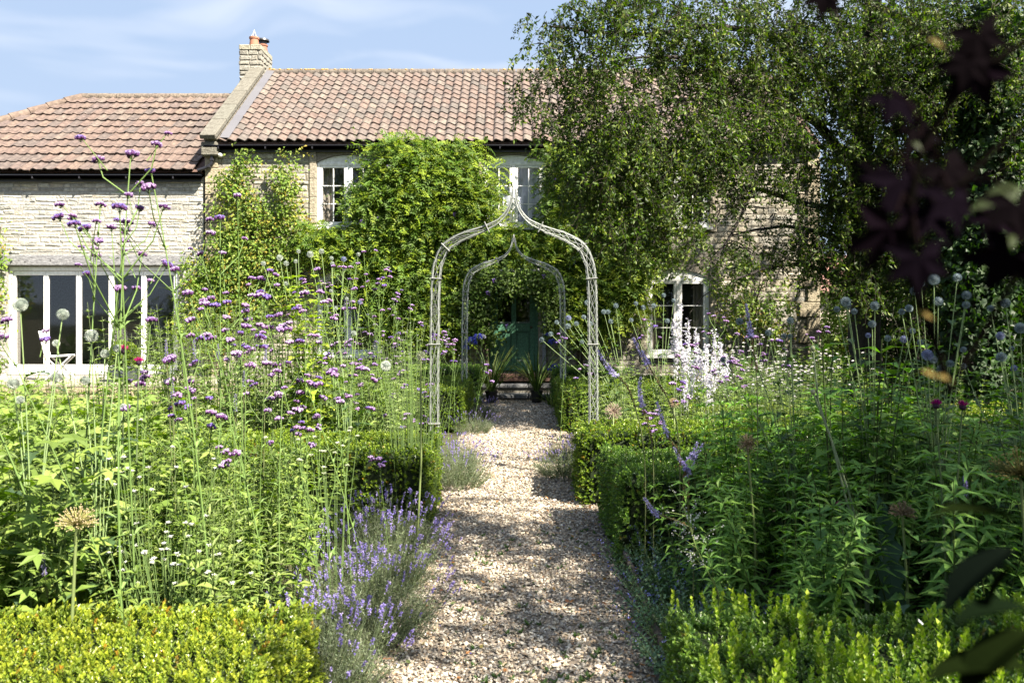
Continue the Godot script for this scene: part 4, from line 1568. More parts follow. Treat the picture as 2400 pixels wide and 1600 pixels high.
	foliage(iv, "crown", sprays, data)
	# darker trees that close the view behind
	var back := [
		["background_tree", "dense dark tree standing beyond the house corner", Vector3(10.0, 0, -20.5), [[Vector3(10.5, 4.4, -20.5), Vector3(2.6, 2.6, 2.0), 630], [Vector3(9.4, 2.3, -20), Vector3(1.5, 1.6, 1.2), 225]]],
		["background_tree", "dark tree at the edge of the garden, behind the ivy", Vector3(10.4, 0, -15.2), [[Vector3(10.4, 4.0, -15.2), Vector3(2.0, 2.4, 1.6), 495], [Vector3(9.6, 1.9, -14.8), Vector3(1.8, 1.4, 1.2), 390]]],
		["background_tree", "tree with pale sky showing through, at the garden edge", Vector3(9.6, 0, -12.2), [[Vector3(9.4, 3.0, -12.2), Vector3(1.5, 1.6, 1.2), 225], [Vector3(8.8, 1.5, -12.0), Vector3(1.6, 1.2, 1.0), 315]]],
		["background_tree", "low dark evergreen between the two garden trees", Vector3(6.9, 0, -14.0), [[Vector3(7.4, 1.4, -14.2), Vector3(1.1, 1.3, 0.9), 390], [Vector3(7.7, 3.2, -14.4), Vector3(0.9, 1.5, 0.8), 225]]],
	]
	for q in back:
		var o := thing(q[0], q[1], "tree", Vector3.ZERO)
		limb(o, "trunk", [q[2], q[2] + Vector3(0.1, 2, 0), q[2] + Vector3(0, 4.5, 0)], 0.2, 0.06, bark)
		data = scatter(q[3], 1.0, Vector2(1.1, 1.7), spin_only, func(_p: Vector3) -> Color: return Color(0.75, 0.9, 0.75) * rf(0.7, 1.1))
		foliage(o, "crown", sprays, data)
	# sunlit shrubs past the corner of the house
	var tones := [Color(0.11, 0.17, 0.03), Color(0.13, 0.20, 0.035), Color(0.08, 0.14, 0.025)]
	M.tuft_ovate = [wall_tuft(16, 0.11, 0.085, 0.05, tones, M.leaf), wall_tuft(16, 0.11, 0.085, 0.05, tones, M.leaf), wall_tuft(14, 0.12, 0.08, 0.045, tones, M.leaf)]
	for q in [["shrub", "bright green shrub past the sunlit house corner", Vector3(7.0, 0, -17.6), Vector3(0.55, 1.1, 0.5), Vector3(0, 1.3, 0), 190, Color(1, 1, 1)],
			["shrub", "reddish brown shrub below the bright green one", Vector3(7.05, 0, -15.9), Vector3(0.32, 0.4, 0.3), Vector3(0, 0.95, 0), 60, Color(2.0, 0.75, 1.4)],
			["shrub", "yellow-green low shrub at the foot of the house corner", Vector3(6.1, 0, -14.6), Vector3(0.8, 0.5, 0.5), Vector3(0, 0.75, 0), 150, Color(1.2, 1.1, 0.9)]]:
		var o := thing(q[0], q[1], "shrub", q[2])
		limb(o, "stem", [Vector3.ZERO, Vector3(0.02, 0.6, 0), q[4]], 0.03, 0.01, bark)
		var tn: Color = q[6]
		data = scatter([[q[4], q[3], q[5]]], 1.0, Vector2(0.8, 1.2), func(o2: Vector3) -> Basis: return Basis(Vector3.UP, atan2(o2.x, o2.z)) * face_front(Vector3.ZERO), func(_p: Vector3) -> Color: return tn * rf(0.8, 1.2))
		foliage(o, "foliage", M.tuft_ovate, data)
	# neighbour's tiled roof glimpsed through the gap
	var nb := thing("neighbour_house", "pink tiled roof of another house glimpsed through the gap by the house corner", "house", Vector3(14.5, 0, -34))
	var wb := MB.new()
	wb.box(Vector3(0, 1.3, 0), Vector3(9, 2.6, 5), Color(0.5, 0.45, 0.4))
	put(nb, "wall", wb.mesh(M.mortar))
	var rf2 := group_node(nb, "roof")
	var db := MB.new()
	db.quad(Vector3(-4.8, 2.5, 2.8), Vector3(-4.8, 4.2, 0), Vector3(4.8, 4.2, 0), Vector3(4.8, 2.5, 2.8), Color(0.3, 0.17, 0.13))
	db.quad(Vector3(-4.8, 2.5, -2.8), Vector3(4.8, 2.5, -2.8), Vector3(4.8, 4.2, 0), Vector3(-4.8, 4.2, 0), Color(0.3, 0.17, 0.13))
	for s in [-4.6, 4.6]:
		db.tri(Vector3(s, 2.5, 2.6), Vector3(s, 4.1, 0), Vector3(s, 2.5, -2.6), Color(0.5, 0.45, 0.4))
	put(rf2, "roof_deck", db.mesh(M.tile))
	for k in 8:
		var cb := MB.new()
		cb.box(Vector3.ZERO, Vector3(9.6, 0.05, 0.45), Color(0.40, 0.22, 0.18) * rf(0.9, 1.1))
		put(rf2, "tile_course", cb.mesh(M.tile), Transform3D(Basis(Vector3(1, 0, 0), 0.49), Vector3(0, 2.62 + k * 0.2, 2.72 - k * 0.335)))
	# a tree by the camera, out of the picture, that shades this side of the garden; others behind mirror in the glass
	var near := thing("shading_tree", "broad tree beside the viewpoint that shades the path", "tree", Vector3(6.6, 0, -1.0))
	limb(near, "trunk", [Vector3.ZERO, Vector3(0.1, 2, 0), Vector3(-0.2, 4.2, -0.2), Vector3(-1.0, 5.6, -0.6)], 0.2, 0.06, bark)
	for k in 5:
		var an := k * 1.26
		limb(near, "branch", [Vector3(-0.2, 4.0, -0.2), Vector3(-1.0 + cos(an) * 1.0, 5.0, -0.6 + sin(an) * 1.0), Vector3(-1.2 + cos(an) * 2.6, 5.6, -0.8 + sin(an) * 2.2)], 0.08, 0.015, bark)
	data = scatter([[Vector3(-0.9, 5.7, 0.0), Vector3(3.0, 1.1, 2.3), 640], [Vector3(1.2, 5.6, -1.2), Vector3(2.2, 1.0, 1.5), 280], [Vector3(3.7, 6.0, -3.3), Vector3(2.3, 1.1, 1.5), 300], [Vector3(-3.6, 5.7, -1.9), Vector3(0.9, 0.6, 0.8), 80], [Vector3(1.0, 6.0, -2.9), Vector3(1.9, 1.0, 1.3), 260]], 1.0, Vector2(1.1, 1.7), spin_only, even)
	foliage(near, "crown", sprays, data)
	var gh := thing("brightened_hedge", "tall hedge behind the viewpoint, tint brightened as if sunlit, mirrored in the glass", "hedge", Vector3(-11, 0, 4.5))
	limb(gh, "stem", [Vector3.ZERO, Vector3(0, 1.5, 0), Vector3(0.1, 3.0, 0)], 0.08, 0.02, bark)
	data = scatter([[Vector3(-3.5, 1.8, 0), Vector3(3.0, 2.0, 0.8), 300], [Vector3(1.0, 2.0, 0), Vector3(3.0, 2.1, 0.8), 300]], 1.0, Vector2(1.6, 2.4), spin_only, func(_p: Vector3) -> Color: return Color(2.6, 2.3, 1.4) * rf(0.8, 1.2))  # leaf tint raised so the unseen hedge mirrors as if sunlit
	foliage(gh, "foliage", sprays, data)
	for q in [["garden_boundary_tree", "tall tree behind the viewpoint", Vector3(-9.5, 0, 9), 4.6], ["garden_boundary_tree", "spreading tree behind the viewpoint", Vector3(-1.0, 0, 12), 2.3], ["garden_boundary_tree", "dark tree behind the viewpoint near the boundary", Vector3(8.5, 0, 10), 4.4]]:
		var o := thing(q[0], q[1], "tree", q[2])
		var R: float = q[3]
		limb(o, "trunk", [Vector3.ZERO, Vector3(0.1, 2, 0), Vector3(0, 4.5, 0)], 0.25, 0.1, bark)
		data = scatter([[Vector3(0, R * 1.25, 0), Vector3(R, R * 1.1, R * 0.8), 620]], 1.0, Vector2(2.2, 3.4), spin_only, even)
		foliage(o, "crown", sprays, data)


# ---------------------------------------------------------------- plants on the walls

func climbers() -> void:
	var wis := [Color(0.12, 0.20, 0.018), Color(0.085, 0.16, 0.016), Color(0.18, 0.25, 0.022), Color(0.07, 0.13, 0.016)]
	var tufts: Array = []
	for k in 4:
		tufts.append(pinnate_tuft(4, wis, M.leaf))
	var ov := [Color(0.17, 0.26, 0.04), Color(0.13, 0.21, 0.03), Color(0.22, 0.29, 0.06), Color(0.10, 0.17, 0.028)]
	var ovate: Array = []
	for k in 3:
		ovate.append(wall_tuft(15, 0.10, 0.075, 0.042, ov, M.leaf))
	ovate.append(wall_tuft(14, 0.11, 0.07, 0.04, [Color(0.27, 0.25, 0.04), Color(0.20, 0.23, 0.04), Color(0.27, 0.20, 0.04)], M.leaf))
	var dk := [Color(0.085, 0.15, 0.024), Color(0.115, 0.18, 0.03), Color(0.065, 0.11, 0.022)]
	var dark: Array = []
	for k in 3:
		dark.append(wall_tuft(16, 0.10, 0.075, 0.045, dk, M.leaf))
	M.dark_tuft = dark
	var d := 16.0
	_climber("wisteria", "dense bright wisteria filling the wall between the two upper windows", tufts, [
		[895, 400, 50, 58, d - 0.05, 1], [822, 455, 26, 36, d, 0.6], [1112, 505, 24, 30, d, 0.8], [1000, 338, 130, 10, d, 0.5], [840, 345, 14, 12, d, 0.4], [1130, 420, 10, 40, d, 0.4], [960, 400, 90, 70, d - 0.12, 1], [1040, 410, 76, 72, d - 0.08, 1], [1000, 460, 120, 60, d - 0.15, 1], [900, 470, 80, 60, d - 0.08, 1], [1085, 462, 36, 56, d, 1], [880, 520, 80, 40, d, 1], [1000, 520, 120, 40, d - 0.1, 1], [1080, 345, 16, 22, d, 0.5], [930, 345, 90, 16, d - 0.05, 0.7],
		[760, 560, 70, 40, d, 1], [850, 580, 90, 60, d, 1], [960, 590, 110, 60, d, 1], [1060, 570, 90, 50, d, 1], [900, 650, 100, 60, d, 1], [990, 680, 90, 60, d, 1], [1040, 640, 60, 60, d, 1], [1150, 550, 80, 28, d, 0.9], [930, 740, 80, 50, d, 0.9], [1020, 750, 50, 60, d, 0.9], [1190, 585, 120, 22, d, 0.9], [700, 545, 20, 24, d, 0.7]],
		[spot(1010, 900, 16.2), spot(1000, 700, 16.15), spot(985, 560, 16.1), spot(960, 420, 16.1)], 0.15, 130.0)
	_climber("wisteria", "dark wisteria to the tree side of the window above the door", tufts, [
		[1290, 400, 36, 60, d, 1], [1300, 485, 60, 55, d, 1], [1370, 420, 80, 80, d, 1], [1440, 480, 70, 80, d, 1], [1330, 560, 100, 50, d, 1], [1420, 580, 90, 60, d, 1], [1350, 650, 80, 60, d, 1], [1430, 680, 60, 60, d, 1], [1262, 350, 18, 25, d, 0.6], [1460, 400, 60, 60, d, 0.8], [1340, 740, 70, 50, d, 0.9], [1470, 590, 40, 60, d, 0.7]],
		[spot(1330, 900, 16.2), spot(1340, 700, 16.15), spot(1360, 560, 16.1), spot(1380, 430, 16.1)], 0.22, 110.0)
	_climber("rambling_rose", "yellow-green climber against the sunny stone between the wings", ovate, [
		[560, 380, 36, 30, d, 1], [530, 430, 36, 50, d, 0.9], [570, 470, 40, 50, d, 1], [650, 400, 36, 50, d, 0.9], [665, 460, 36, 50, d, 1], [620, 510, 60, 40, d, 1], [540, 540, 60, 50, d, 1], [600, 590, 80, 50, d, 1], [680, 570, 50, 50, d, 1], [520, 620, 70, 60, d, 0.9], [450, 620, 40, 50, d, 0.7], [470, 690, 60, 60, d, 0.9], [560, 690, 80, 50, d, 0.9], [640, 660, 60, 50, d, 0.9], [440, 750, 50, 40, d, 0.8], [690, 520, 30, 30, d, 0.7], [500, 480, 26, 26, d, 0.5], [690, 345, 12, 16, d, 0.3], [540, 350, 14, 12, d, 0.4], [490, 770, 60, 40, d, 0.8]],
		[spot(560, 880, 16.2), spot(570, 700, 16.2), spot(590, 560, 16.15), spot(560, 420, 16.15)], 0.16, 92.0)
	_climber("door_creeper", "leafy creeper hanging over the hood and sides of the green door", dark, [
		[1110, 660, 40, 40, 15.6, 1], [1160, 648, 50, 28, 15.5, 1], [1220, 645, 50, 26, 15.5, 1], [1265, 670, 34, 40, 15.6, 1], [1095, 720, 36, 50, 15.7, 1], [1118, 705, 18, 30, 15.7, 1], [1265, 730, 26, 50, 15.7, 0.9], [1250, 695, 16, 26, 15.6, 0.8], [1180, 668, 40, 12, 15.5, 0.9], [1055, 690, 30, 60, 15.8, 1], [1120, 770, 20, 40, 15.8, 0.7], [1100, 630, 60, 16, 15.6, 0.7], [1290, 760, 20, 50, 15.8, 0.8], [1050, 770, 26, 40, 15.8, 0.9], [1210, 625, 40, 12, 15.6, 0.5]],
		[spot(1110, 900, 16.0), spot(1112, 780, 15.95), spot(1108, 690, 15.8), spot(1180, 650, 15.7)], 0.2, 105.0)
	_climber("wall_climber", "sparse climber on the sunlit wall by the house corner", ovate, [
		[1690, 670, 50, 50, d, 0.6], [1740, 720, 60, 50, d, 0.7], [1790, 690, 40, 60, d, 0.5], [1680, 740, 50, 40, d, 0.6], [1800, 760, 40, 40, d, 0.6], [1700, 600, 40, 40, d, 0.35], [1580, 530, 40, 26, d, 0.5]],
		[spot(1720, 900, 16.2), spot(1730, 740, 16.2), spot(1745, 640, 16.2)], 0.12, 70.0)
	_climber("wing_climber", "climber at the far side of the folding doors", ovate, [[-20, 560, 26, 80, d, 0.9], [-16, 680, 24, 90, d, 0.8]], [spot(-25, 860, 16.2), spot(-22, 700, 16.2), spot(-20, 520, 16.2)], 0.15, 70.0)
	# wisteria and clematis blossom among the leaves
	var fl := MB.new()
	for k in 14:
		fl.leaf2(Vector3(rf(-0.03, 0.03), rf(-0.09, 0.02), rf(-0.02, 0.03)), (rdir() + Vector3(0, 0, 0.6)).normalized(), Vector3.UP, 0.035, 0.025, Color(0.14, 0.09, 0.30) * rf(0.8, 1.3))
	var fm := fl.mesh(M.petal)
	for p in [[893, 378, "violet blossom high in the bright wisteria"], [870, 497, "violet blossom low in the bright wisteria, toward its window"], [1045, 488, "violet blossom in the bright wisteria near the window above the door"], [1290, 390, "topmost violet blossom in the dark wisteria"], [1275, 410, "violet blossom beside the window edge in the dark wisteria"], [1300, 440, "violet blossom third down in the dark wisteria"], [1340, 455, "lowest violet blossom in the dark wisteria"], [1120, 668, "violet blossom in the door creeper, lower of the two by its corner"], [1135, 640, "violet blossom in the door creeper just under the hood"], [1165, 745, "violet clematis flower against the green door"], [1250, 630, "violet blossom on the hood's thistle end"], [830, 505, "violet blossom under the half hidden window"], [1115, 600, "violet blossom above the pale hood"], [1320, 600, "violet blossom inside the arch's shaded shoulder"]]:
		var o := put(self, "blossom", fm, Transform3D(Basis.from_euler(Vector3(rf(-0.3, 0.3), rf(-0.5, 0.5), 0)), spot(p[0], p[1], 15.55 if p[1] < 620 or p[0] < 1060 else 15.3)))
		tag(o, p[2], "flower", "violet blossoms on the wall climbers")


func _climber(called: String, label: String, tufts: Array, list: Array, stem: Array, thick: float, per: float) -> void:
	var o := thing(called, label, "climbing plant")
	var data := scatter(blobs_px(list, thick, per), 1.0, Vector2(0.85, 1.25), face_front, even)
	foliage(o, "foliage", tufts, data)
	for k in 3:
		var pts: Array = []
		for p: Vector3 in stem:
			pts.append(p + Vector3(rf(-0.2, 0.2) * (p.y * 0.3), 0, rf(-0.03, 0.03)))
		pts[0].y = 0.0
		limb(o, "stem", pts, 0.03, 0.01, Color(0.13, 0.10, 0.07))


# ---------------------------------------------------------------- clipped box

func hedge(label: String, x0: float, x1: float, z0: float, z1: float, h: float, per: float, shoots: Array, size: Vector2, faces: String, tall := 0.0) -> Node3D:
	var o := thing("box_hedge", label, "hedge", Vector3((x0 + x1) / 2, 0, (z0 + z1) / 2))
	var sx := absf(x1 - x0)
	var sz := absf(z1 - z0)
	var core := MB.new()
	core.box(Vector3(0, (h - 0.05) / 2, 0), Vector3(sx - 0.09, h - 0.05, sz - 0.09), Color(0.022, 0.032, 0.012), Basis.IDENTITY, 0.05)
	put(o, "inner_twigs", core.mesh(M.leaf_matt))
	var xf: Array = []
	var cols := PackedColorArray()
	var bumps := noise(1.6, 3, 77)
	for f in faces:
		var area := sx * sz if f == "t" else (sx * h if f in ["f", "b"] else sz * h)
		for k in int(area * per):
			var u := rf(-0.5, 0.5)
			var v := rng.randf()
			var p := Vector3.ZERO
			var nn := Vector3.UP
			match f:
				"t":
					p = Vector3(u * sx, h, (v - 0.5) * sz)
				"f":
					p = Vector3(u * sx, v * h, sz / 2)
					nn = Vector3(0, 0, 1)
				"b":
					p = Vector3(u * sx, v * h, -sz / 2)
					nn = Vector3(0, 0, -1)
				"r":
					p = Vector3(sx / 2, v * h, u * sz)
					nn = Vector3(1, 0, 0)
				"l":
					p = Vector3(-sx / 2, v * h, u * sz)
					nn = Vector3(-1, 0, 0)
			# round off the arrises
			var ex := maxf(absf(p.x) / sx * 2.0, 0.0)
			var g := bumps.get_noise_3dv((p + o.position) * 2.2)
			var sink := 0.05 * pow(ex, 12.0) * (1.0 if f == "t" else 0.0) + (0.05 * pow(v, 10.0) if f != "t" else 0.0) + (0.05 * pow(absf(v - 0.5) * 2.0, 10.0) if f == "t" else 0.0)
			p += nn * (g * 0.05 - 0.045 - sink + rf(-0.025, 0.012))
			var dir := (nn + Vector3(0, 0.55, 0) + rdir() * 0.55).normalized()
			xf.append(Transform3D(aim(dir, rf(0, TAU)) * rf(size.x, size.y), p))
			cols.append(even(p) * (1.0 + g * 0.25) * (Color(1.5, 0.75, 0.9) * rf(0.6, 1.0) if rng.randf() < 0.025 else Color.WHITE))
	foliage(o, "foliage", shoots, [xf, cols])
	if tall > 0.0:
		xf = []
		cols = PackedColorArray()
		for k in int(sx * sz * 420 * tall):
			var p := Vector3(rf(-0.5, 0.5) * sx, h - rf(0.02, 0.05), rf(-0.5, 0.5) * sz)
			if bumps.get_noise_3dv((p + o.position) * 1.5) < rf(-0.35, 0.35):
				continue
			xf.append(Transform3D(aim(Vector3(rng.randfn() * 0.2, 1, rng.randfn() * 0.2), rf(0, TAU)) * rf(0.7, 1.3), p))
			cols.append(even(p))
		foliage(o, "young_shoots", M.long_shoots, [xf, cols])
	return o


func hedges() -> void:
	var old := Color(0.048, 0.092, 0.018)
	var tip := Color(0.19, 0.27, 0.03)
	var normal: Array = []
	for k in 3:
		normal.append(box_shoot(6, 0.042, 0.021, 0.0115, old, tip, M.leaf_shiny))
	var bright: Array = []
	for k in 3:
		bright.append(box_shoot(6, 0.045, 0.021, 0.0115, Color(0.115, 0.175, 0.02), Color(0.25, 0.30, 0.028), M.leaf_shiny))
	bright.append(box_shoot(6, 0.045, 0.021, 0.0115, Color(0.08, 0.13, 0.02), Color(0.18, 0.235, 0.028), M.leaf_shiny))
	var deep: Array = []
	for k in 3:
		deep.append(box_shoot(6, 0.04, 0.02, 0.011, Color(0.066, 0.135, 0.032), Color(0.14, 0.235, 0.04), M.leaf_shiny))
	M.long_shoots = []
	for k in 3:
		M.long_shoots.append(box_shoot(9, rf(0.09, 0.125), 0.027, 0.016, Color(0.14, 0.24, 0.028), Color(0.32, 0.42, 0.045), M.leaf))
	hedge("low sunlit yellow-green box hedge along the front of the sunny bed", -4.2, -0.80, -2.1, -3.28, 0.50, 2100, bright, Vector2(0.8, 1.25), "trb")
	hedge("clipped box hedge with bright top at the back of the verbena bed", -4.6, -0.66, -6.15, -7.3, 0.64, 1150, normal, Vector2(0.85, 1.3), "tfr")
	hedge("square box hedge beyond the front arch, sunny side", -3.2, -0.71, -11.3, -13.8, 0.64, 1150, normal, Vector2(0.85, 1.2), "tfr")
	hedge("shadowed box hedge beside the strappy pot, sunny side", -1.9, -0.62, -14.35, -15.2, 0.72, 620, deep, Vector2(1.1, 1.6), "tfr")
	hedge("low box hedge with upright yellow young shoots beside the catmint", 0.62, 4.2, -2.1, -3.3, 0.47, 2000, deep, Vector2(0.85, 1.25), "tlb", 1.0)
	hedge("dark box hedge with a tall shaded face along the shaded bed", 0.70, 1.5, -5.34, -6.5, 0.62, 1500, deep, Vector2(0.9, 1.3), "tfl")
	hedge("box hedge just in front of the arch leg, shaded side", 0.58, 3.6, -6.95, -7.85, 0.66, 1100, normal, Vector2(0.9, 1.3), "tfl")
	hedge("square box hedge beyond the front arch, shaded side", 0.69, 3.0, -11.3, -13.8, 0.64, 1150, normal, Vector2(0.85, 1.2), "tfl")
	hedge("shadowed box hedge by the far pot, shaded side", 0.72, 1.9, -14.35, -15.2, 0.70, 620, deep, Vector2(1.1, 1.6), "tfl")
	hedge("long sunlit hedge strip behind the shaded border", 2.2, 8.5, -9.2, -10.0, 0.55, 420, bright, Vector2(1.2, 1.8), "tf")
	# clipped ball in the planter
	var ball := thing("topiary_ball", "clipped box ball growing in the dark planter", "topiary", Vector3(-7.28, 0.72, -14.85))
	var cb := MB.new()
	cb.ball(Vector3(0, 0.18, 0), Vector3(0.20, 0.20, 0.20), 8, 10, Color(0.03, 0.045, 0.015))
	put(ball, "inner_twigs", cb.mesh(M.leaf_matt))
	var xf: Array = []
	var cols := PackedColorArray()
	for k in 800:
		var q := rdir()
		xf.append(Transform3D(aim(q + Vector3(0, 0.4, 0), rf(0, TAU)) * rf(1.2, 1.7), Vector3(0, 0.18, 0) + q * 0.21))
		cols.append(even(q))
	foliage(ball, "foliage", normal, [xf, cols])
	# rounded shrub at the end of the terrace
	var sh := thing("shrub", "rounded sunlit shrub on the terrace near the folding chair", "shrub", Vector3(-9.9, 0.0, -14.0))
	limb(sh, "stem", [Vector3(0, 0, 0), Vector3(0, 0.5, 0), Vector3(0.1, 0.9, 0)], 0.03, 0.01, Color(0.1, 0.08, 0.06))
	var data := scatter([[Vector3(0, 0.75, 0), Vector3(0.85, 0.6, 0.5), 190]], 1.0, Vector2(0.8, 1.2), func(o2: Vector3) -> Basis: return Basis(Vector3.UP, atan2(o2.x, o2.z)) * face_front(Vector3.ZERO), even)
	foliage(sh, "foliage", M.tuft_ovate, data)


# ---------------------------------------------------------------- wire arches

func arches() -> void:
	_arch(-8.0, "woven wire garden arch with ogee top standing over the path", 1.0)
	_arch(-12.9, "smaller looking wire garden arch framing the green door", 1.6)  # same wire, colour lightened to offset the shade on the far arch


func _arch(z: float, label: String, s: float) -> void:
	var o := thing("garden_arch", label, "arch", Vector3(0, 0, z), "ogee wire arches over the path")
	var prof := [Vector2(-0.80, 0), Vector2(-0.80, 0.8), Vector2(-0.795, 1.5), Vector2(-0.785, 2.0), Vector2(-0.755, 2.22), Vector2(-0.68, 2.37), Vector2(-0.52, 2.47), Vector2(-0.32, 2.545), Vector2(-0.14, 2.64), Vector2(-0.05, 2.76), Vector2(-0.014, 2.92)]
	var c := Curve3D.new()
	for k in prof.size():
		var a: Vector2 = (prof[mini(k + 1, prof.size() - 1)] - prof[maxi(k - 1, 0)]) / 6.0
		c.add_point(Vector3(prof[k].x, prof[k].y, 0), Vector3(-a.x, -a.y, 0), Vector3(a.x, a.y, 0))
	var L := c.get_baked_length()
	var cnt := 90
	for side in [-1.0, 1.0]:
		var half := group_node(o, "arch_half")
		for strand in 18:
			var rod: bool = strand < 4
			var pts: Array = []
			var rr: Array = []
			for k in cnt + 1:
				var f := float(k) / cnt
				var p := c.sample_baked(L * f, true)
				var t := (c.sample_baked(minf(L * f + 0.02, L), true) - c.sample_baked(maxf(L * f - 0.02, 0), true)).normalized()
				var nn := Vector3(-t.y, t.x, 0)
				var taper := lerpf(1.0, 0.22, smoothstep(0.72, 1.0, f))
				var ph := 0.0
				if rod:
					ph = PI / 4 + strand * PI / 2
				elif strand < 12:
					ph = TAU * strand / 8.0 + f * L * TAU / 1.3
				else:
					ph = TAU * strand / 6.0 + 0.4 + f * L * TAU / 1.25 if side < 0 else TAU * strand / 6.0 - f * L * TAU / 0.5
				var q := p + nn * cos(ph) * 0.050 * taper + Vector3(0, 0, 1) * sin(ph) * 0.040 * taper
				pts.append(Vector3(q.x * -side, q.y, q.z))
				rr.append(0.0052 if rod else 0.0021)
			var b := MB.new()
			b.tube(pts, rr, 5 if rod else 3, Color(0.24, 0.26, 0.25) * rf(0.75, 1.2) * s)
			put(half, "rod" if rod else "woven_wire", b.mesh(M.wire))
		for f in [0.18, 0.42, 0.62, 0.72, 0.86]:
			var p := c.sample_baked(L * f, true)
			var t := (c.sample_baked(L * f + 0.02, true) - p).normalized()
			var b := MB.new()
			b.box(Vector3(p.x * -side, p.y, 0), Vector3(0.118, 0.010, 0.09), Color(0.22, 0.23, 0.22), Basis(Vector3(0, 0, 1), (atan2(t.y, t.x) - PI / 2) * -side), 0.003)
			put(half, "cross_tie", b.mesh(M.wire))
	var fin := MB.new()
	fin.tube([Vector3(0, 2.86, 0), Vector3(0, 2.96, 0), Vector3(0, 2.99, 0)], [0.016, 0.012, 0.002], 6, Color(0.42, 0.43, 0.43))
	put(o, "tip", fin.mesh(M.wire))


# ---------------------------------------------------------------- plants round the door

func strap_plant(label: String, at: Vector3, cnt: int, L: float, pot: bool) -> void:
	var o := thing("potted_strap_plant" if pot else "agapanthus", label, "potted plant" if pot else "plant", at)
	var base := 0.0
	if pot:
		base = 0.22
		var p := MB.new()
		p.lathe(Vector3.ZERO, [Vector2(0.0, 0.0), Vector2(0.085, 0), Vector2(0.115, 0.21), Vector2(0.125, 0.21), Vector2(0.125, 0.235), Vector2(0.108, 0.235), Vector2(0.10, 0.2), Vector2(0.0, 0.2)], 18, Color(0.012, 0.012, 0.013))
		put(o, "pot", p.mesh(M.black))
	for k in cnt:
		var an := rf(0, TAU)
		var b := MB.new()
		b.blade(Vector3(cos(an) * 0.04, base, sin(an) * 0.04), Vector3(cos(an) * rf(0.15, 0.8), 1.0, sin(an) * rf(0.15, 0.8)).normalized(), L * rf(0.7, 1.15), rf(0.018, 0.028), rf(0.5, 1.9), 7, shade(pick([Color(0.06, 0.11, 0.022), Color(0.085, 0.13, 0.025), Color(0.05, 0.085, 0.025), Color(0.13, 0.16, 0.035)]), rf(0.8, 1.2)))
		put(o, "leaf", b.mesh(M.leaf))


func umbel(parent: Node3D, base: Vector3, head: Vector3, r: float, col: Color, white := false) -> void:
	var s := MB.new()
	s.tube([base, base.lerp(head, 0.5) + Vector3(0, 0.02, 0.02), head], [0.006, 0.005, 0.004], 5, Color(0.06, 0.10, 0.03))
	var st := put(parent, "flower_stem", s.mesh(M.stem))
	var b := MB.new()
	for k in 36:
		var d := rdir()
		d.y = absf(d.y) * 0.9 - 0.15
		d = d.normalized()
		var p := head + d * r * 0.55
		b.tube([head, p], [0.0018, 0.0014], 3, Color(0.08, 0.10, 0.06))
		for q in 5:
			b.leaf2(p, (d + rdir() * 0.55).normalized(), rdir(), r * 0.5, r * 0.17, shade(col, rf(0.75, 1.25)))
	put(st, "flower_head", b.mesh(M.petal))


func door_plants() -> void:
	strap_plant("strappy plant in a black pot on the gravel at the thistle side of the steps", Vector3(0.43, 0.012, -15.0), 52, 0.90, true)
	strap_plant("strappy plant with arching leaves at the creeper side of the steps", Vector3(-0.42, 0.012, -14.95), 64, 0.95, true)
	var blue := Color(0.065, 0.085, 0.40)
	for q in [["blue agapanthus beside the sunny leg of the far arch", Vector3(-0.80, 0, -14.05), [[1082, 788, 0.12], [1098, 775, 0.09], [1070, 800, 0.07]]],
			["blue agapanthus by the thistle side of the far arch", Vector3(0.72, 0, -14.1), [[1268, 788, 0.085], [1258, 770, 0.05]]],
			["low blue agapanthus beside the black pot", Vector3(0.66, 0, -14.6), [[1274, 843, 0.07], [1262, 850, 0.05]]]]:
		strap_plant(q[0], q[1], 18, 0.5, false)
		var o: Node3D = get_child(get_child_count() - 1)
		for h in q[2]:
			var p := spot(h[0], h[1], -q[1].z) - o.position
			umbel(o, Vector3(rf(-0.03, 0.03), 0, 0), p, h[2], blue)
	strap_plant("white agapanthus just behind the blue one", Vector3(-0.66, 0, -14.3), 8, 0.45, false)
	var w: Node3D = get_child(get_child_count() - 1)
	umbel(w, Vector3.ZERO, spot(1108, 775, 14.3) - w.position, 0.07, Color(0.55, 0.58, 0.6))


# ---------------------------------------------------------------- lavender and catmint at the path edge

func lavender(label: String, at: Vector3, r: float, h: float, cnt: int, spikes: int, blue: Color, leaf: Array) -> void:
	var o := thing("lavender", label, "lavender", at, "lavender and catmint along the gravel path")
	var xf: Array = []
	var cols := PackedColorArray()
	for k in cnt:
		var an := rf(0, TAU)
		var q := sqrt(rng.randf())
		var lean := Vector3(cos(an) * q, 1.0, sin(an) * q)
		var p := Vector3(cos(an) * q * r * 0.75, rf(0.0, 0.3) * h * (1.0 - q * 0.6), sin(an) * q * r * 0.75)
		xf.append(Transform3D(aim(lean + rdir() * 0.25, rf(0, TAU)) * rf(0.75, 1.15) * (h / 0.5) * (1.0 - q * 0.25), p))
		cols.append(even(p))
	foliage(o, "foliage", leaf, [xf, cols])
	var made: Array = M.lav_spikes
	for k in spikes:
		var an := rf(0, TAU)
		var q := sqrt(rng.randf())
		var lean := Vector3(cos(an) * q * 0.7, 1.0, sin(an) * q * 0.7) + rdir() * 0.12
		var p := Vector3(cos(an) * q * r * 0.9, 0.1 * h, sin(an) * q * r * 0.9)
		put(o, "flower_spike", made[rng.randi() % made.size()], Transform3D(aim(lean, rf(0, TAU)) * (h / 0.5) * rf(0.8, 1.12) * (1.0 - q * 0.2), p))


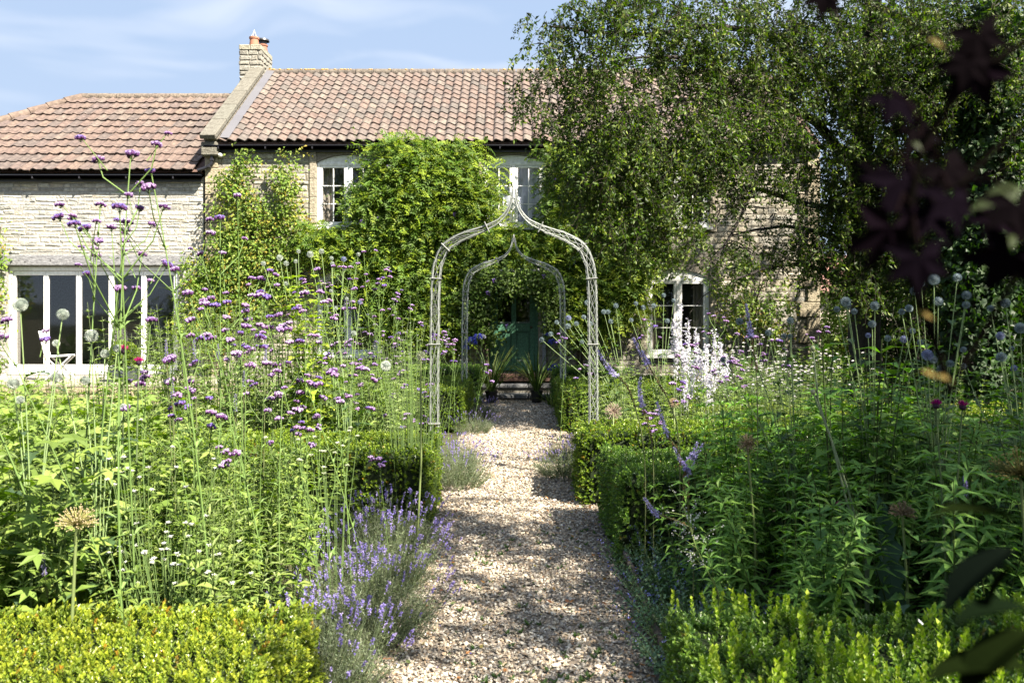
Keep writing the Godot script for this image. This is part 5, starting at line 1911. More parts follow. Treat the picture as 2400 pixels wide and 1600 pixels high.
func edging_plants() -> void:
	var gl := [Color(0.18, 0.22, 0.14), Color(0.14, 0.185, 0.105), Color(0.23, 0.265, 0.19), Color(0.12, 0.16, 0.075)]
	var leaf: Array = []
	for k in 4:
		var b := MB.new()
		for s in 3:
			var d := Vector3(rng.randfn() * 0.2, 1, rng.randfn() * 0.2).normalized()
			b.tube([Vector3.ZERO, d * 0.34], [0.002, 0.001], 3, Color(0.12, 0.14, 0.09))
			for j in 11:
				var p := d * (0.04 + 0.028 * j)
				for e in 2:
					b.leaf2(p, (rdir() + Vector3(0, 0.8, 0)).normalized(), rdir(), rf(0.028, 0.045), 0.005, shade(pick(gl), rf(0.8, 1.2)))
		leaf.append(b.mesh(M.leaf_matt))
	M.lav_leaf = leaf
	var spk: Array = []
	for k in 6:
		var b := MB.new()
		var top := rf(0.46, 0.54)
		b.tube([Vector3.ZERO, Vector3(rf(-0.02, 0.02), top * 0.55, 0), Vector3(rf(-0.03, 0.03), top, rf(-0.02, 0.02))], [0.0022, 0.0018, 0.0014], 3, Color(0.11, 0.15, 0.08))
		for j in 26:
			var f := rng.randf()
			var p := Vector3(rf(-0.004, 0.004), top - 0.055 * f - (0.03 if f > 0.9 else 0.0), 0)
			b.leaf2(p, (rdir() + Vector3(0, 0.4, 0)).normalized(), rdir(), rf(0.010, 0.017), 0.009, Color(0.20, 0.165, 0.46) * rf(0.7, 1.35) if rng.randf() > 0.35 else Color(0.36, 0.31, 0.52))
		spk.append(b.mesh(M.petal))
	M.lav_spikes = spk
	var v := Color(0.1, 0.08, 0.3)
	lavender("grey-green lavender with violet spikes spilling onto the gravel at the front hedge", Vector3(-0.87, 0, -3.50), 0.30, 0.40, 190, 110, v, leaf)
	lavender("violet lavender between the front clump and the shaded hedge end", Vector3(-0.75, 0, -4.15), 0.32, 0.40, 190, 140, v, leaf)
	lavender("violet lavender in the middle of the row before the hedge end", Vector3(-0.81, 0, -4.85), 0.30, 0.42, 180, 110, v, leaf)
	lavender("violet lavender touching the dark face of the hedge end", Vector3(-0.91, 0, -5.60), 0.30, 0.42, 160, 90, v, leaf)
	lavender("lavender beside the sunlit hedge end, before the front arch", Vector3(-0.58, 0, -7.75), 0.32, 0.40, 170, 100, v, leaf)
	lavender("lavender under the sunny leg of the front arch", Vector3(-0.66, 0, -8.70), 0.30, 0.37, 120, 60, v, leaf)
	lavender("small lavender near the square hedge, sunny side", Vector3(-0.56, 0, -11.20), 0.26, 0.32, 90, 50, v, leaf)
	lavender("far lavender drift beside the square hedge end", Vector3(-0.56, 0, -12.80), 0.28, 0.34, 90, 60, v, leaf)
	lavender("pale lavender leaning over the gravel below the hedge at the arch", Vector3(0.50, 0, -8.15), 0.28, 0.34, 130, 90, v, leaf)
	lavender("small pale lavender tucked behind the arch-side hedge", Vector3(0.58, 0, -9.10), 0.24, 0.30, 90, 40, v, leaf)
	# catmint along the timber edging
	var cat: Array = []
	for k in 4:
		var b := leafy_stem(0.30, 12, 2, 0.046, 0.026, 0.35, 0.2, [Color(0.14, 0.24, 0.145), Color(0.18, 0.285, 0.18), Color(0.11, 0.195, 0.115)], Color(0.08, 0.12, 0.06))
		for j in 6:
			b.leaf2(Vector3(0, 0.35 + rf(-0.05, 0.01), 0), rdir(), rdir(), 0.012, 0.008, Color(0.14, 0.15, 0.42) if k < 2 else Color(0.1, 0.14, 0.08))
		cat.append(b.mesh(M.leaf_matt))
	for q in [["blue-green catmint spilling over the timber edging beside the young box shoots", Vector3(0.93, 0, -3.72), 130], ["blue-green catmint midway along the timber edging", Vector3(0.96, 0, -4.3), 120], ["catmint at the foot of the dark hedge", Vector3(1.0, 0, -4.95), 90]]:
		var o := thing("catmint", q[0], "catmint", q[1], "lavender and catmint along the gravel path")
		var xf: Array = []
		var cols := PackedColorArray()
		for k in q[2]:
			var an := rf(0, TAU)
			var g := sqrt(rng.randf())
			xf.append(Transform3D(aim(Vector3(cos(an) * g * 0.9, 0.8, sin(an) * g * 0.9), rf(0, TAU)) * rf(0.7, 1.15), Vector3(cos(an) * g * 0.22, 0, sin(an) * g * 0.30)))
			cols.append(even(Vector3.ZERO))
		foliage(o, "foliage", cat, [xf, cols])


# ---------------------------------------------------------------- flowers

func verbena_head(col: Color, r: float) -> ArrayMesh:
	# a flat-topped cluster of small domes, each set with tiny open flowers
	var b := MB.new()
	for s in 7:
		var an := s * 2.4
		var q := sqrt(s / 7.0) * 1.25
		var c := Vector3(cos(an) * q, -0.28 * q * q + rf(-0.12, 0.12), sin(an) * q) * r
		b.tube([Vector3(0, -1.5 * r, 0), c - Vector3(0, 0.4 * r, 0)], [0.0014, 0.0012], 3, Color(0.10, 0.15, 0.05))
		b.ball(c - Vector3(0, 0.22 * r, 0), Vector3(0.40, 0.42, 0.40) * r, 4, 6, Color(0.12, 0.05, 0.15))
		for k in 16:
			var d := rdir()
			d.y = absf(d.y) * 0.9 + 0.12
			d = d.normalized()
			var p := c + d * r * 0.44
			var t := d.cross(Vector3(0.3, 1, 0.2)).normalized().rotated(d, rf(0, 3))
			var u := d.cross(t)
			var w := r * rf(0.16, 0.24)
			b.quad(p + t * w, p + u * w, p - t * w, p - u * w, shade(col, rf(0.65, 1.3)))
	return b.mesh(M.petal)


func verbena_stems() -> void:
	var list: Array = []
	for v in 6:
		var b := MB.new()
		var heads: Array = []
		var H := 1.8
		var g := Color(0.105, 0.17, 0.045)
		var lean := Vector3(rf(-0.12, 0.12), 0, rf(-0.08, 0.08))
		var line := func(f: float) -> Vector3: return Vector3(0, H * f, 0) + lean * H * f * f
		var pts: Array = []
		var rr: Array = []
		for k in 9:
			pts.append(line.call(k / 8.0))
			rr.append(lerpf(0.0048, 0.0022, k / 8.0))
		b.tube(pts, rr, 4, g)
		heads.append([line.call(1.0), Vector3.UP, 1.0])
		var turn := rf(0, TAU)
		for k in 9:
			var f: float = [0.12, 0.24, 0.36, 0.47, 0.58, 0.68, 0.77, 0.85, 0.92][k]
			var p: Vector3 = line.call(f)
			turn += PI / 2
			for s in [0.0, PI]:
				var o := Vector3(cos(turn + s), 0, sin(turn + s))
				b.leaf4(p, (o + Vector3(0, 0.6, 0)).normalized(), Vector3.UP, lerpf(0.13, 0.05, f), lerpf(0.022, 0.010, f), shade(g, rf(0.85, 1.2)), 0.3)
				if k >= 5 and rng.randf() < 0.5:
					var L := lerpf(0.46, 0.16, (f - 0.6) / 0.35) * rf(0.75, 1.15)
					var e := p + (o * 0.62 + Vector3(0, 0.9, 0)).normalized() * L
					b.tube([p, p.lerp(e, 0.5) + o * 0.03, e], [0.0028, 0.0024, 0.0018], 3, g)
					heads.append([e, (o * 0.3 + Vector3.UP).normalized(), rf(0.75, 1.05)])
					if rng.randf() < 0.35:
						var e2 := p.lerp(e, 0.7) + (o.rotated(Vector3.UP, 0.9) * 0.6 + Vector3(0, 0.8, 0)) * 0.12
						b.tube([p.lerp(e, 0.66), e2], [0.002, 0.0014], 3, g)
						heads.append([e2, Vector3.UP, rf(0.55, 0.8)])
		list.append([b.mesh(M.stem), heads])
	M.verbena = list
	var hs: Array = []
	for c in [Color(0.40, 0.29, 0.52), Color(0.36, 0.25, 0.50), Color(0.47, 0.37, 0.57), Color(0.22, 0.16, 0.47), Color(0.42, 0.28, 0.49)]:
		for k in 2:
			hs.append(verbena_head(c, 0.020))
	M.verbena_heads = hs


func verbena(tip: Vector3, stems: int, label: String, spread := 0.10) -> void:
	var o := thing("verbena", label, "verbena", Vector3(tip.x, 0, tip.z), "tall purple verbena")
	for k in stems:
		var v: Array = M.verbena[rng.randi() % 6]
		var s := tip.y / 1.8 * (1.0 if k == 0 else rf(0.7, 0.96))
		var top: Vector3 = v[1][0][0]
		var bs := Basis.from_euler(Vector3(rng.randfn() * 0.05, 0, rng.randfn() * 0.085)) * Basis(Vector3.UP, rf(0, TAU))
		var off := Vector3(0, 0, 0)
		if k > 0:
			off = Vector3(rng.randfn(), 0, rng.randfn()) * spread
		var lean := bs * top
		var xf := Transform3D(bs * s, off - Vector3(lean.x, 0, lean.z) * s * (1.0 if k == 0 else 0.3))
		if k > 0:
			xf.basis = Basis.from_euler(Vector3(rng.randfn() * 0.08, 0, rng.randfn() * 0.13)) * xf.basis
		var st := put(o, "stem", v[0], xf)
		for h: Array in v[1]:
			var m: Mesh = M.verbena_heads[rng.randi() % 10]
			put(st, "flower_head", m, Transform3D(aim(h[1], rf(0, TAU)) * (float(h[2]) * rf(0.85, 1.15) / s), h[0]))


func thistle_balls() -> void:
	var out: Array = []
	for q in [[Color(0.30, 0.36, 0.30), Color(0.62, 0.68, 0.60)], [Color(0.16, 0.22, 0.225), Color(0.33, 0.42, 0.42)], [Color(0.20, 0.23, 0.36), Color(0.36, 0.42, 0.56)]]:
		var b := MB.new()
		b.ball(Vector3.ZERO, Vector3.ONE * 0.62, 7, 10, q[0] * 0.6)
		for k in 260:
			var y := 1.0 - 2.0 * (k + 0.5) / 260.0
			var an := k * 2.39996
			var r := sqrt(1.0 - y * y)
			var d := Vector3(cos(an) * r, y, sin(an) * r)
			var t := d.cross(Vector3(0.2, 0.9, 0.4)).normalized() * 0.055
			var u := d.cross(t)
			var top := d * rf(0.94, 1.04)
			var bot := d * 0.55
			b.tri(bot + t, top + t * 0.7, top - t * 0.7, q[1] * rf(0.8, 1.15))
			b.tri(bot + u, top + u * 0.7, top - u * 0.7, q[0] * rf(0.8, 1.2))
		out.append(b.mesh(M.petal))
	M.balls = out
	var lv: Array = []
	for k in 3:
		var b := MB.new()
		var col: Color = [Color(0.055, 0.10, 0.04), Color(0.07, 0.125, 0.05), Color(0.05, 0.085, 0.045)][k]
		b.blade(Vector3.ZERO, Vector3(0.9, 0.55, 0).normalized(), 0.22, 0.09, 1.3, 10, col, 0.62)
		lv.append(b.mesh(M.leaf))
	M.jagged = lv


# heads: [px, py, diameter px, depth]
func globe_thistle(label: String, foot: Vector3, heads: Array, tone: int, leaves := 5) -> void:
	var o := thing("globe_thistle", label, "globe thistle", foot, "globe thistles")
	for h: Array in heads:
		var d: float = h[3]
		var p := spot(h[0], h[1], d) - foot
		var r: float = h[2] / 2.0 / 1829.0 * d
		var b := MB.new()
		var mid := Vector3(p.x * 0.35, p.y * 0.62, p.z * 0.35)
		var c := Curve3D.new()
		c.add_point(Vector3(rf(-0.04, 0.04), 0, rf(-0.04, 0.04)))
		c.add_point(mid, -(p - mid) * 0.3 - Vector3(0, 0.06, 0), (p - mid) * 0.2 + Vector3(0, 0.05, 0))
		c.add_point(p, (mid - p) * 0.3)
		var pts: Array = []
		var rr: Array = []
		for k in 10:
			pts.append(c.sample_baked(c.get_baked_length() * k / 9.0, true))
			rr.append(lerpf(0.0040, 0.0028, k / 9.0))
		b.tube(pts, rr, 4, Color(0.17, 0.24, 0.10))
		var st := put(o, "stem", b.mesh(M.stem))
		put(st, "flower_head", M.balls[tone if rng.randf() > 0.12 else 2], Transform3D(Basis.from_euler(Vector3(rf(-0.4, 0.4), rf(0, TAU), rf(-0.4, 0.4))) * r, p))
		for k in leaves:
			var f := rf(0.18, 0.9)
			var q := c.sample_baked(c.get_baked_length() * f, true)
			put(st, "leaf", M.jagged[rng.randi() % 3], Transform3D(Basis(Vector3.UP, rf(0, TAU)) * lerpf(1.25, 0.4, f) * rf(0.8, 1.2), q))


func seed_head(label: String, foot: Vector3, head: Vector3, r: float, tone: Color, hemi: bool, tip_col: Color) -> void:
	var o := thing("allium_seed_head", label, "allium", foot)
	var p := head - foot
	var s := MB.new()
	s.tube([Vector3.ZERO, p * 0.5 + Vector3(0.02, 0, 0), p], [0.008, 0.007, 0.006], 6, Color(0.13, 0.17, 0.06))
	put(o, "stem", s.mesh(M.stem))
	var b := MB.new()
	for k in 150:
		var d := rdir()
		if hemi:
			d.y = absf(d.y) * 0.95 + rf(-0.22, 0.0)
			d = d.normalized()
		var e := p + d * r * rf(0.82, 1.05)
		b.tube([p + d * 0.006, e], [0.0011, 0.0011], 3, tone)
		b.ball(e, Vector3.ONE * r * 0.038, 3, 5, tip_col)
	put(o, "flower_head", b.mesh(M.petal))


func spike_curve(parent: Node3D, pts: Array, flower_len: float, w: float, col: Color, called := "flower_spike") -> void:
	var c := Curve3D.new()
	for k in pts.size():
		var t: Vector3 = (pts[mini(k + 1, pts.size() - 1)] - pts[maxi(k - 1, 0)]) / 6.0
		c.add_point(pts[k], -t, t)
	var L := c.get_baked_length()
	var st := MB.new()
	var line: Array = []
	var rr: Array = []
	for k in 12:
		line.append(c.sample_baked(L * k / 11.0, true))
		rr.append(0.0035)
	st.tube(line, rr, 4, Color(0.10, 0.12, 0.05))
	var sm := put(parent, "stem", st.mesh(M.stem))
	var b := MB.new()
	for k in 170:
		var f := rng.randf()
		var p := c.sample_baked(L - flower_len * (1.0 - f), true)
		var d := rdir()
		b.leaf2(p + d * 0.002, (d + Vector3(0, 0.25, 0)).normalized(), rdir(), w * (1.15 - 0.75 * f) * rf(0.8, 1.2), w * 0.35, shade(col, rf(0.8, 1.25)))
	# spent brown seed capsules below the open flowers
	for k in 110:
		var f := rng.randf()
		var p := c.sample_baked(maxf(L - flower_len * (1.0 + 1.1 * f), 0.0), true)
		b.leaf2(p, rdir(), rdir(), w * 0.55, w * 0.3, shade(Color(0.20, 0.13, 0.06), rf(0.8, 1.2)))
	put(sm, called, b.mesh(M.petal))


# a clump of leafy stems; every stem is a part
func clump(called: String, label: String, category: String, group: String, at: Vector3, meshes: Array, cnt: int, spread: float, size: Vector2, lean := 0.22) -> Node3D:
	var o := thing(called, label, category, at, group)
	for k in cnt:
		var an := rf(0, TAU)
		var q := sqrt(rng.randf())
		var dir := Vector3(cos(an) * q * lean, 1, sin(an) * q * lean)
		put(o, "leafy_stem", meshes[rng.randi() % meshes.size()], Transform3D(aim(dir, rf(0, TAU)) * rf(size.x, size.y), Vector3(cos(an), 0, sin(an)) * q * spread))
	return o


func stems(cnt: int, f: Callable) -> Array:
	var out: Array = []
	for k in cnt:
		out.append(f.call())
	return out


func sunny_bed() -> void:
	verbena_stems()
	thistle_balls()
	var lime := [Color(0.19, 0.265, 0.055), Color(0.155, 0.23, 0.05), Color(0.23, 0.30, 0.08), Color(0.13, 0.20, 0.042)]
	var lobed := stems(6, func() -> Mesh: return leafy_stem(0.95, 10, 3, 0.20, 0.12, 0.55, 0.2, lime, Color(0.10, 0.15, 0.05), 0.12, 5, 0.3).mesh(M.leaf))
	var broad := stems(5, func() -> Mesh: return leafy_stem(1.0, 9, 3, 0.135, 0.058, 0.35, 0.35, lime, Color(0.10, 0.15, 0.05), 0.1, 0, 0.45).mesh(M.leaf))
	var fine := stems(5, func() -> Mesh: return leafy_stem(1.1, 18, 3, 0.12, 0.018, 0.7, 0.35, [Color(0.20, 0.27, 0.085), Color(0.24, 0.30, 0.11), Color(0.16, 0.23, 0.065)], Color(0.12, 0.17, 0.06), 0.1, 0, 0.4).mesh(M.leaf))
	var pale := stems(5, func() -> Mesh: return leafy_stem(1.3, 17, 3, 0.10, 0.034, 0.4, 0.35, [Color(0.21, 0.275, 0.10), Color(0.18, 0.25, 0.08), Color(0.26, 0.32, 0.15)], Color(0.14, 0.18, 0.09), 0.08, 0, 0.5).mesh(M.leaf))
	M.lobed = lobed
	M.broad = broad
	M.fine = fine
	M.pale = pale
	# lobed foliage at the outer end of the front bed
	var ga := "lobed leafy plants in the sunny bed"
	var nth := ["first", "second", "third", "fourth", "fifth", "sixth", "seventh", "eighth", "ninth", "tenth", "eleventh", "twelfth"]
	var k := 0
	for i in 6:
		for j in 5:
			var p := Vector3(-4.35 + 0.46 * i + rf(-0.12, 0.12), 0, -3.62 - 0.55 * j + rf(-0.14, 0.14))
			if p.x > -1.75 - 0.12 * j:
				continue
			clump("leafy_perennial", "lobed light green plant, %s row behind the front hedge, %s from the outer end" % [nth[j], nth[i]], "plant", ga, p, lobed, 10, 0.24, Vector2(0.9, 1.25))
			k += 1
	# fine and broad greens among the verbena stems
	for i in 7:
		for j in 6:
			var p := Vector3(-2.3 + 0.2 * i + rf(-0.1, 0.1), 0, -3.55 - 0.44 * j + rf(-0.13, 0.13))
			if p.x > -1.12 - 0.05 * j:
				continue
			if (i + 2 * j) % 5 == 0:
				clump("leafy_perennial", "narrow-leaved stems among the verbena, %s row behind the front hedge, %s clump toward the path" % [nth[j], nth[i]], "plant", "fine stems among the verbena", p, fine, 14, 0.17, Vector2(0.6, 0.9), 0.35)
			else:
				clump("leafy_perennial", "broad-leaved plant under the verbena, %s row behind the front hedge, %s clump toward the path" % [nth[j], nth[i]], "plant", "broad leaves under the verbena", p, broad, 9, 0.17, Vector2(0.6, 0.92), 0.3)
	# second bed, behind the hedge
	for i in 12:
		for j in 4:
			var p := Vector3(-5.4 + 0.40 * i + rf(-0.15, 0.15), 0, -7.75 - 0.85 * j + rf(-0.2, 0.2))
			if p.x > -1.3:
				continue
			var s := 1.0 if p.x > -4.2 else 0.62
			if j % 2 == 0 and i % 2 == 0:
				clump("leafy_perennial", "pale upright stems beyond the verbena hedge, %s row back, %s clump toward the path" % [nth[j], nth[i]], "plant", "pale upright stems behind the hedge", p, pale, 12, 0.26, Vector2(0.95, 1.42) * s)
			else:
				clump("leafy_perennial", "bushy green plant beyond the verbena hedge, %s row back, %s clump toward the path" % [nth[j], nth[i]], "plant", "bushy greens behind the hedge", p, broad, 10, 0.26, Vector2(0.85, 1.2) * s)
	# low sunlit drift in front of the terrace
	for i in 9:
		for j in 2:
			clump("leafy_perennial", "low sunlit plant below the terrace wall, %s row, %s clump toward the path" % [["nearer", "farther"][j], nth[i]], "plant", "low drift below the terrace", Vector3(-7.6 + 0.42 * i + rf(-0.15, 0.15), 0, -11.6 - 1.0 * j + rf(-0.2, 0.2)), pale if (i + j) % 2 == 0 else broad, 9, 0.3, Vector2(0.45, 0.72), 0.4)
	var edge := 0
	for q in [[-5.3, -5.9], [-6.1, -6.4], [-5.0, -6.9], [-6.6, -7.6], [-5.9, -8.6], [-7.4, -9.2], [-5.5, -9.7], [-6.6, -10.2], [-7.9, -10.8]]:
		edge += 1
		clump("leafy_perennial", "leafy plant at the outer edge of the sunny garden, %s from the viewpoint" % nth[edge - 1], "plant", "outer edge of the sunny garden", Vector3(q[0], 0, q[1]), lobed if rng.randf() > 0.5 else pale, 12, 0.4, Vector2(0.6, 0.9), 0.4)
	var tall := 0
	for q in [[-3.5, -7.75], [-3.1, -7.9], [-2.75, -7.7], [-2.4, -7.95], [-3.3, -8.6], [-2.9, -8.9], [-2.45, -8.7], [-3.8, -8.2]]:
		clump("leafy_perennial", "tall airy pale plant before the farmhouse wall, %s behind the hedge" % nth[tall], "plant", "tall airy plants before the farmhouse", Vector3(q[0], 0, q[1]), pale, 11, 0.22, Vector2(1.15, 1.45), 0.16)
		tall += 1
	# tall bright plant with big leaves in the middle distance
	var vine := stems(4, func() -> Mesh: return leafy_stem(1.9, 13, 2, 0.17, 0.12, 0.2, 0.5, [Color(0.27, 0.35, 0.04), Color(0.22, 0.31, 0.04), Color(0.33, 0.39, 0.06)], Color(0.12, 0.15, 0.04), 0.15, 0, 0.45).mesh(M.leaf))
	clump("leafy_climber", "tall column of bright yellow-green leaves before the lower window", "plant", "", Vector3(-1.88, 0, -7.75), vine, 16, 0.26, Vector2(0.92, 1.16), 0.08)
	# verbena, tallest ones first
	for q in [
		[300, 345, 3.45, 3, "tallest verbena, its purple heads reaching the wing gutter"],
		[345, 385, 3.5, 2, "tall verbena crossing the wing wall just beside the tallest one"],
		[290, 500, 3.7, 1, "verbena with heads against the wing wall, lower than the tallest"],
		[255, 520, 3.9, 1, "verbena before the stone wall and lintel beam, far from the climber"],
		[400, 610, 3.8, 2, "verbena in front of the folding door's last pane"],
		[430, 650, 4.0, 2, "verbena between the folding doors and the yellow-green climber"],
		[470, 685, 4.2, 2, "verbena with a broad flat cluster before the yellow-green climber"],
		[520, 690, 4.4, 2, "verbena second in the row before the yellow-green climber"],
		[596, 665, 4.6, 2, "deep violet verbena below the wall thistles"],
		[640, 690, 4.7, 1, "verbena before the bright column of leaves"],
		[700, 670, 4.6, 2, "verbena leaning over the bright column of leaves"],
		[745, 690, 4.9, 1, "verbena before the lower white window"],
		[790, 610, 7.7, 3, "verbena rising above the lower white window"],
		[835, 575, 7.7, 4, "big purple verbena topping the clump near the dark wisteria"],
		[870, 640, 7.7, 3, "verbena leaning toward the arch from the big clump"],
		[905, 685, 7.8, 3, "verbena with lilac heads before the dark wisteria, nearer the arch"],
		[930, 760, 7.8, 3, "verbena close to the sunny arch leg"],
		[965, 740, 8.0, 2, "verbena brushing the sunny arch leg"],
		[510, 580, 5.6, 1, "thin verbena before the climber's middle"],
		[545, 445, 4.4, 1, "thin tall verbena against the upper climber"],
		[505, 495, 4.6, 1, "thin verbena beside the climber's upper edge"],
		[230, 455, 4.2, 1, "single verbena stem high before the wing wall"],
		[760, 850, 4.4, 1, "low verbena with a rounded lilac dome in the middle of the bed"],
		[660, 750, 4.5, 2, "verbena in the heart of the sunny bed"],
		[570, 730, 4.9, 1, "verbena behind the heart of the sunny bed"],
		[800, 790, 7.6, 3, "violet verbena low before the window frame"],
		[850, 810, 7.6, 3, "verbena low between the window and the arch"],
		[610, 830, 4.2, 1, "low verbena above the hedge, toward the doors"],
		[440, 895, 3.9, 1, "low verbena in front of the tallest stems"],
		[385, 820, 3.9, 1, "low verbena beside the tallest stems"],
		[690, 900, 4.6, 1, "low verbena above the sunlit hedge"],
		[900, 910, 7.6, 2, "dark violet low verbena above the hedge end"],
		[640, 955, 4.4, 1, "short verbena in front of the sunlit hedge top"],
		[540, 1035, 4.0, 1, "short verbena among the white scabious"],
		[870, 1050, 5.0, 1, "short verbena over the dark hedge face"],
		[990, 880, 8.3, 2, "verbena at the foot of the sunny arch leg"],
		[1020, 760, 8.6, 2, "verbena inside the front arch, sunny side"],
		[1040, 790, 9.2, 2, "small verbena before the far arch, sunny side"],
	]:
		verbena(spot(q[0], q[1], q[2]), q[3], q[4], 0.12)
	# globe thistles
	globe_thistle("pale globe thistle with the largest heads before the folding doors", spot(75, 1400, 3.5) * Vector3(1, 0, 1), [[45, 700, 33, 3.5], [143, 722, 27, 3.6], [30, 880, 28, 3.55], [45, 918, 20, 3.6], [128, 866, 25, 3.6]], 0, 4)
	globe_thistle("pale globe thistle between the chair and the planter", spot(225, 1400, 3.6) * Vector3(1, 0, 1), [[209, 771, 30, 3.6], [240, 812, 20, 3.7], [268, 800, 18, 3.7], [128, 788, 17, 3.9], [195, 873, 21, 3.7], [283, 935, 17, 3.8]], 0, 4)
	globe_thistle("globe thistles before the climber, behind the purple verbena", spot(690, 1100, 7.9) * Vector3(1, 0, 1), [[604, 605, 12, 8], [642, 592, 15, 8], [657, 605, 13, 8], [679, 600, 10, 8], [685, 577, 10, 8]], 0, 5)
	globe_thistle("globe thistles over the bright column of leaves", spot(770, 1100, 7.9) * Vector3(1, 0, 1), [[712, 584, 16, 8], [738, 577, 13, 8], [761, 593, 10, 8], [789, 595, 13, 8], [763, 605, 10, 8], [823, 584, 10, 8], [657, 651, 11, 8], [790, 617, 9, 8]], 0, 5)
	globe_thistle("scattered small globe thistles low before the lower window", spot(800, 1100, 7.2) * Vector3(1, 0, 1), [[771, 708, 10, 7.3], [796, 686, 9, 7.3], [826, 694, 10, 7.3], [812, 765, 13, 7.2], [760, 668, 9, 7.3], [886, 840, 25, 5.2], [735, 716, 10, 7]], 0, 4)
	seed_head("round pale green allium head beside the sunny arch leg", spot(955, 1050, 5.4) * Vector3(1, 0, 1), spot(966, 817, 5.4), 0.033, Color(0.40, 0.45, 0.30), false, Color(0.55, 0.58, 0.45))
	seed_head("large spiky allium seed head above the front hedge", spot(128, 1500, 3.16) * Vector3(1, 0, 1), spot(175, 1205, 3.16), 0.076, Color(0.38, 0.35, 0.14), true, Color(0.46, 0.38, 0.24))
	# crimson thistles by the doors
	thistle_flower("crimson thistle before the clipped ball", spot(290, 1300, 3.9) * Vector3(1, 0, 1), [[283, 800, 12, 3.9], [318, 827, 11, 4.0]], Color(0.42, 0.02, 0.16))
	# white and cream flowers low in the bed
	small_white("white astrantia flowers above the front hedge", spot(400, 1500, 3.42) * Vector3(1, 0, 1), 46, Vector3(0.15, 0.12, 0.08), 0.66, Color(0.66, 0.70, 0.62), 0.014)
	small_white("white flowers in the leafy part of the sunny bed", spot(345, 1400, 3.6) * Vector3(1, 0, 1), 20, Vector3(0.15, 0.10, 0.10), 0.98, Color(0.66, 0.68, 0.66), 0.014)
	small_white("pale cream scabious before the dark hedge face", spot(770, 1300, 4.3) * Vector3(1, 0, 1), 17, Vector3(0.16, 0.13, 0.10), 0.98, Color(0.55, 0.62, 0.42), 0.016)
	small_white("airy white flowers between the verbena and the arch leg", spot(950, 1200, 6.4) * Vector3(1, 0, 1), 70, Vector3(0.22, 0.28, 0.2), 1.45, Color(0.60, 0.64, 0.58), 0.008)
	# mauve catmint spikes through the middle of the bed
	var o := thing("veronica", "slender mauve veronica spikes low in the sunny bed", "veronica", spot(470, 1300, 4.3) * Vector3(1, 0, 1))
	for q in [[500, 790, 5], [445, 780, 4.6], [560, 850, 4.8], [395, 870, 4.2], [540, 905, 4.6], [380, 780, 4.5], [95, 1270, 3.4], [610, 790, 5]]:
		var p := spot(q[0], q[1], q[2]) - o.position
		spike_curve(o, [Vector3(p.x * 0.8, 0, p.z), Vector3(p.x * 0.9, p.y * 0.6, p.z), p], 0.10, 0.011, Color(0.30, 0.27, 0.50))


func thistle_flower(label: String, foot: Vector3, heads: Array, col: Color) -> void:
	var o := thing("crimson_thistle", label, "thistle", foot, "crimson thistles")
	for h: Array in heads:
		var d: float = h[3]
		var p := spot(h[0], h[1], d) - foot
		var r: float = h[2] / 1829.0 * d
		var b := MB.new()
		b.tube([Vector3(rf(-0.03, 0.03), 0, 0), p * 0.5 + Vector3(rf(-0.03, 0.03), 0, 0), p], [0.006, 0.005, 0.0035], 5, Color(0.14, 0.19, 0.09))
		for k in 4:
			var f := 0.12 + 0.12 * k
			b.blade(p * f, Vector3(rf(-1, 1), 0.5, rf(-1, 1)).normalized(), 0.28 * (1.0 - f), 0.08, 1.2, 8, Color(0.055, 0.10, 0.045), 0.6)
		var st := put(o, "stem", b.mesh(M.leaf))
		var f2 := MB.new()
		f2.ball(p - Vector3(0, r * 0.5, 0), Vector3(0.62, 0.6, 0.62) * r, 6, 8, Color(0.05, 0.03, 0.05))
		for k in 90:
			var dd := rdir()
			dd.y = absf(dd.y) + 0.35
			dd = dd.normalized()
			f2.leaf2(p - Vector3(0, r * 0.4, 0) + dd * r * 0.2, dd, rdir(), r * 1.05, r * 0.16, shade(col, rf(0.6, 1.3)))
		put(st, "flower_head", f2.mesh(M.petal))


func small_white(label: String, foot: Vector3, cnt: int, rad: Vector3, h: float, col: Color, r: float) -> void:
	var o := thing("white_flowers", label, "flowers", foot)
	for k in cnt:
		var p := Vector3(rng.randfn() * rad.x, h + rng.randfn() * rad.y * 0.6, rng.randfn() * rad.z)
		var b := MB.new()
		b.tube([Vector3(p.x * 0.4, 0, p.z * 0.4), Vector3(p.x * 0.6, p.y * 0.6, p.z * 0.6), p], [0.0022, 0.002, 0.0014], 3, Color(0.10, 0.16, 0.05))
		if k % 3 == 0:
			b.leaf4(Vector3(p.x * 0.5, p.y * 0.4, p.z * 0.5), Vector3(rf(-1, 1), 0.5, rf(-1, 1)).normalized(), Vector3.UP, 0.09, 0.02, Color(0.10, 0.16, 0.04), 0.3)
		var st := put(o, "stem", b.mesh(M.stem))
		var f := MB.new()
		f.ball(p, Vector3(0.35, 0.3, 0.35) * r, 4, 6, Color(0.30, 0.34, 0.16))
		for q in 16:
			var an := TAU * q / 8.0 + rf(-0.2, 0.2)
			var d := Vector3(cos(an), rf(0.0, 0.9), sin(an)).normalized()
			f.leaf2(p, d, Vector3.UP, r * rf(0.85, 1.15), r * 0.6, shade(col, rf(0.85, 1.1)))
		put(st, "flower_head", f.mesh(M.petal))


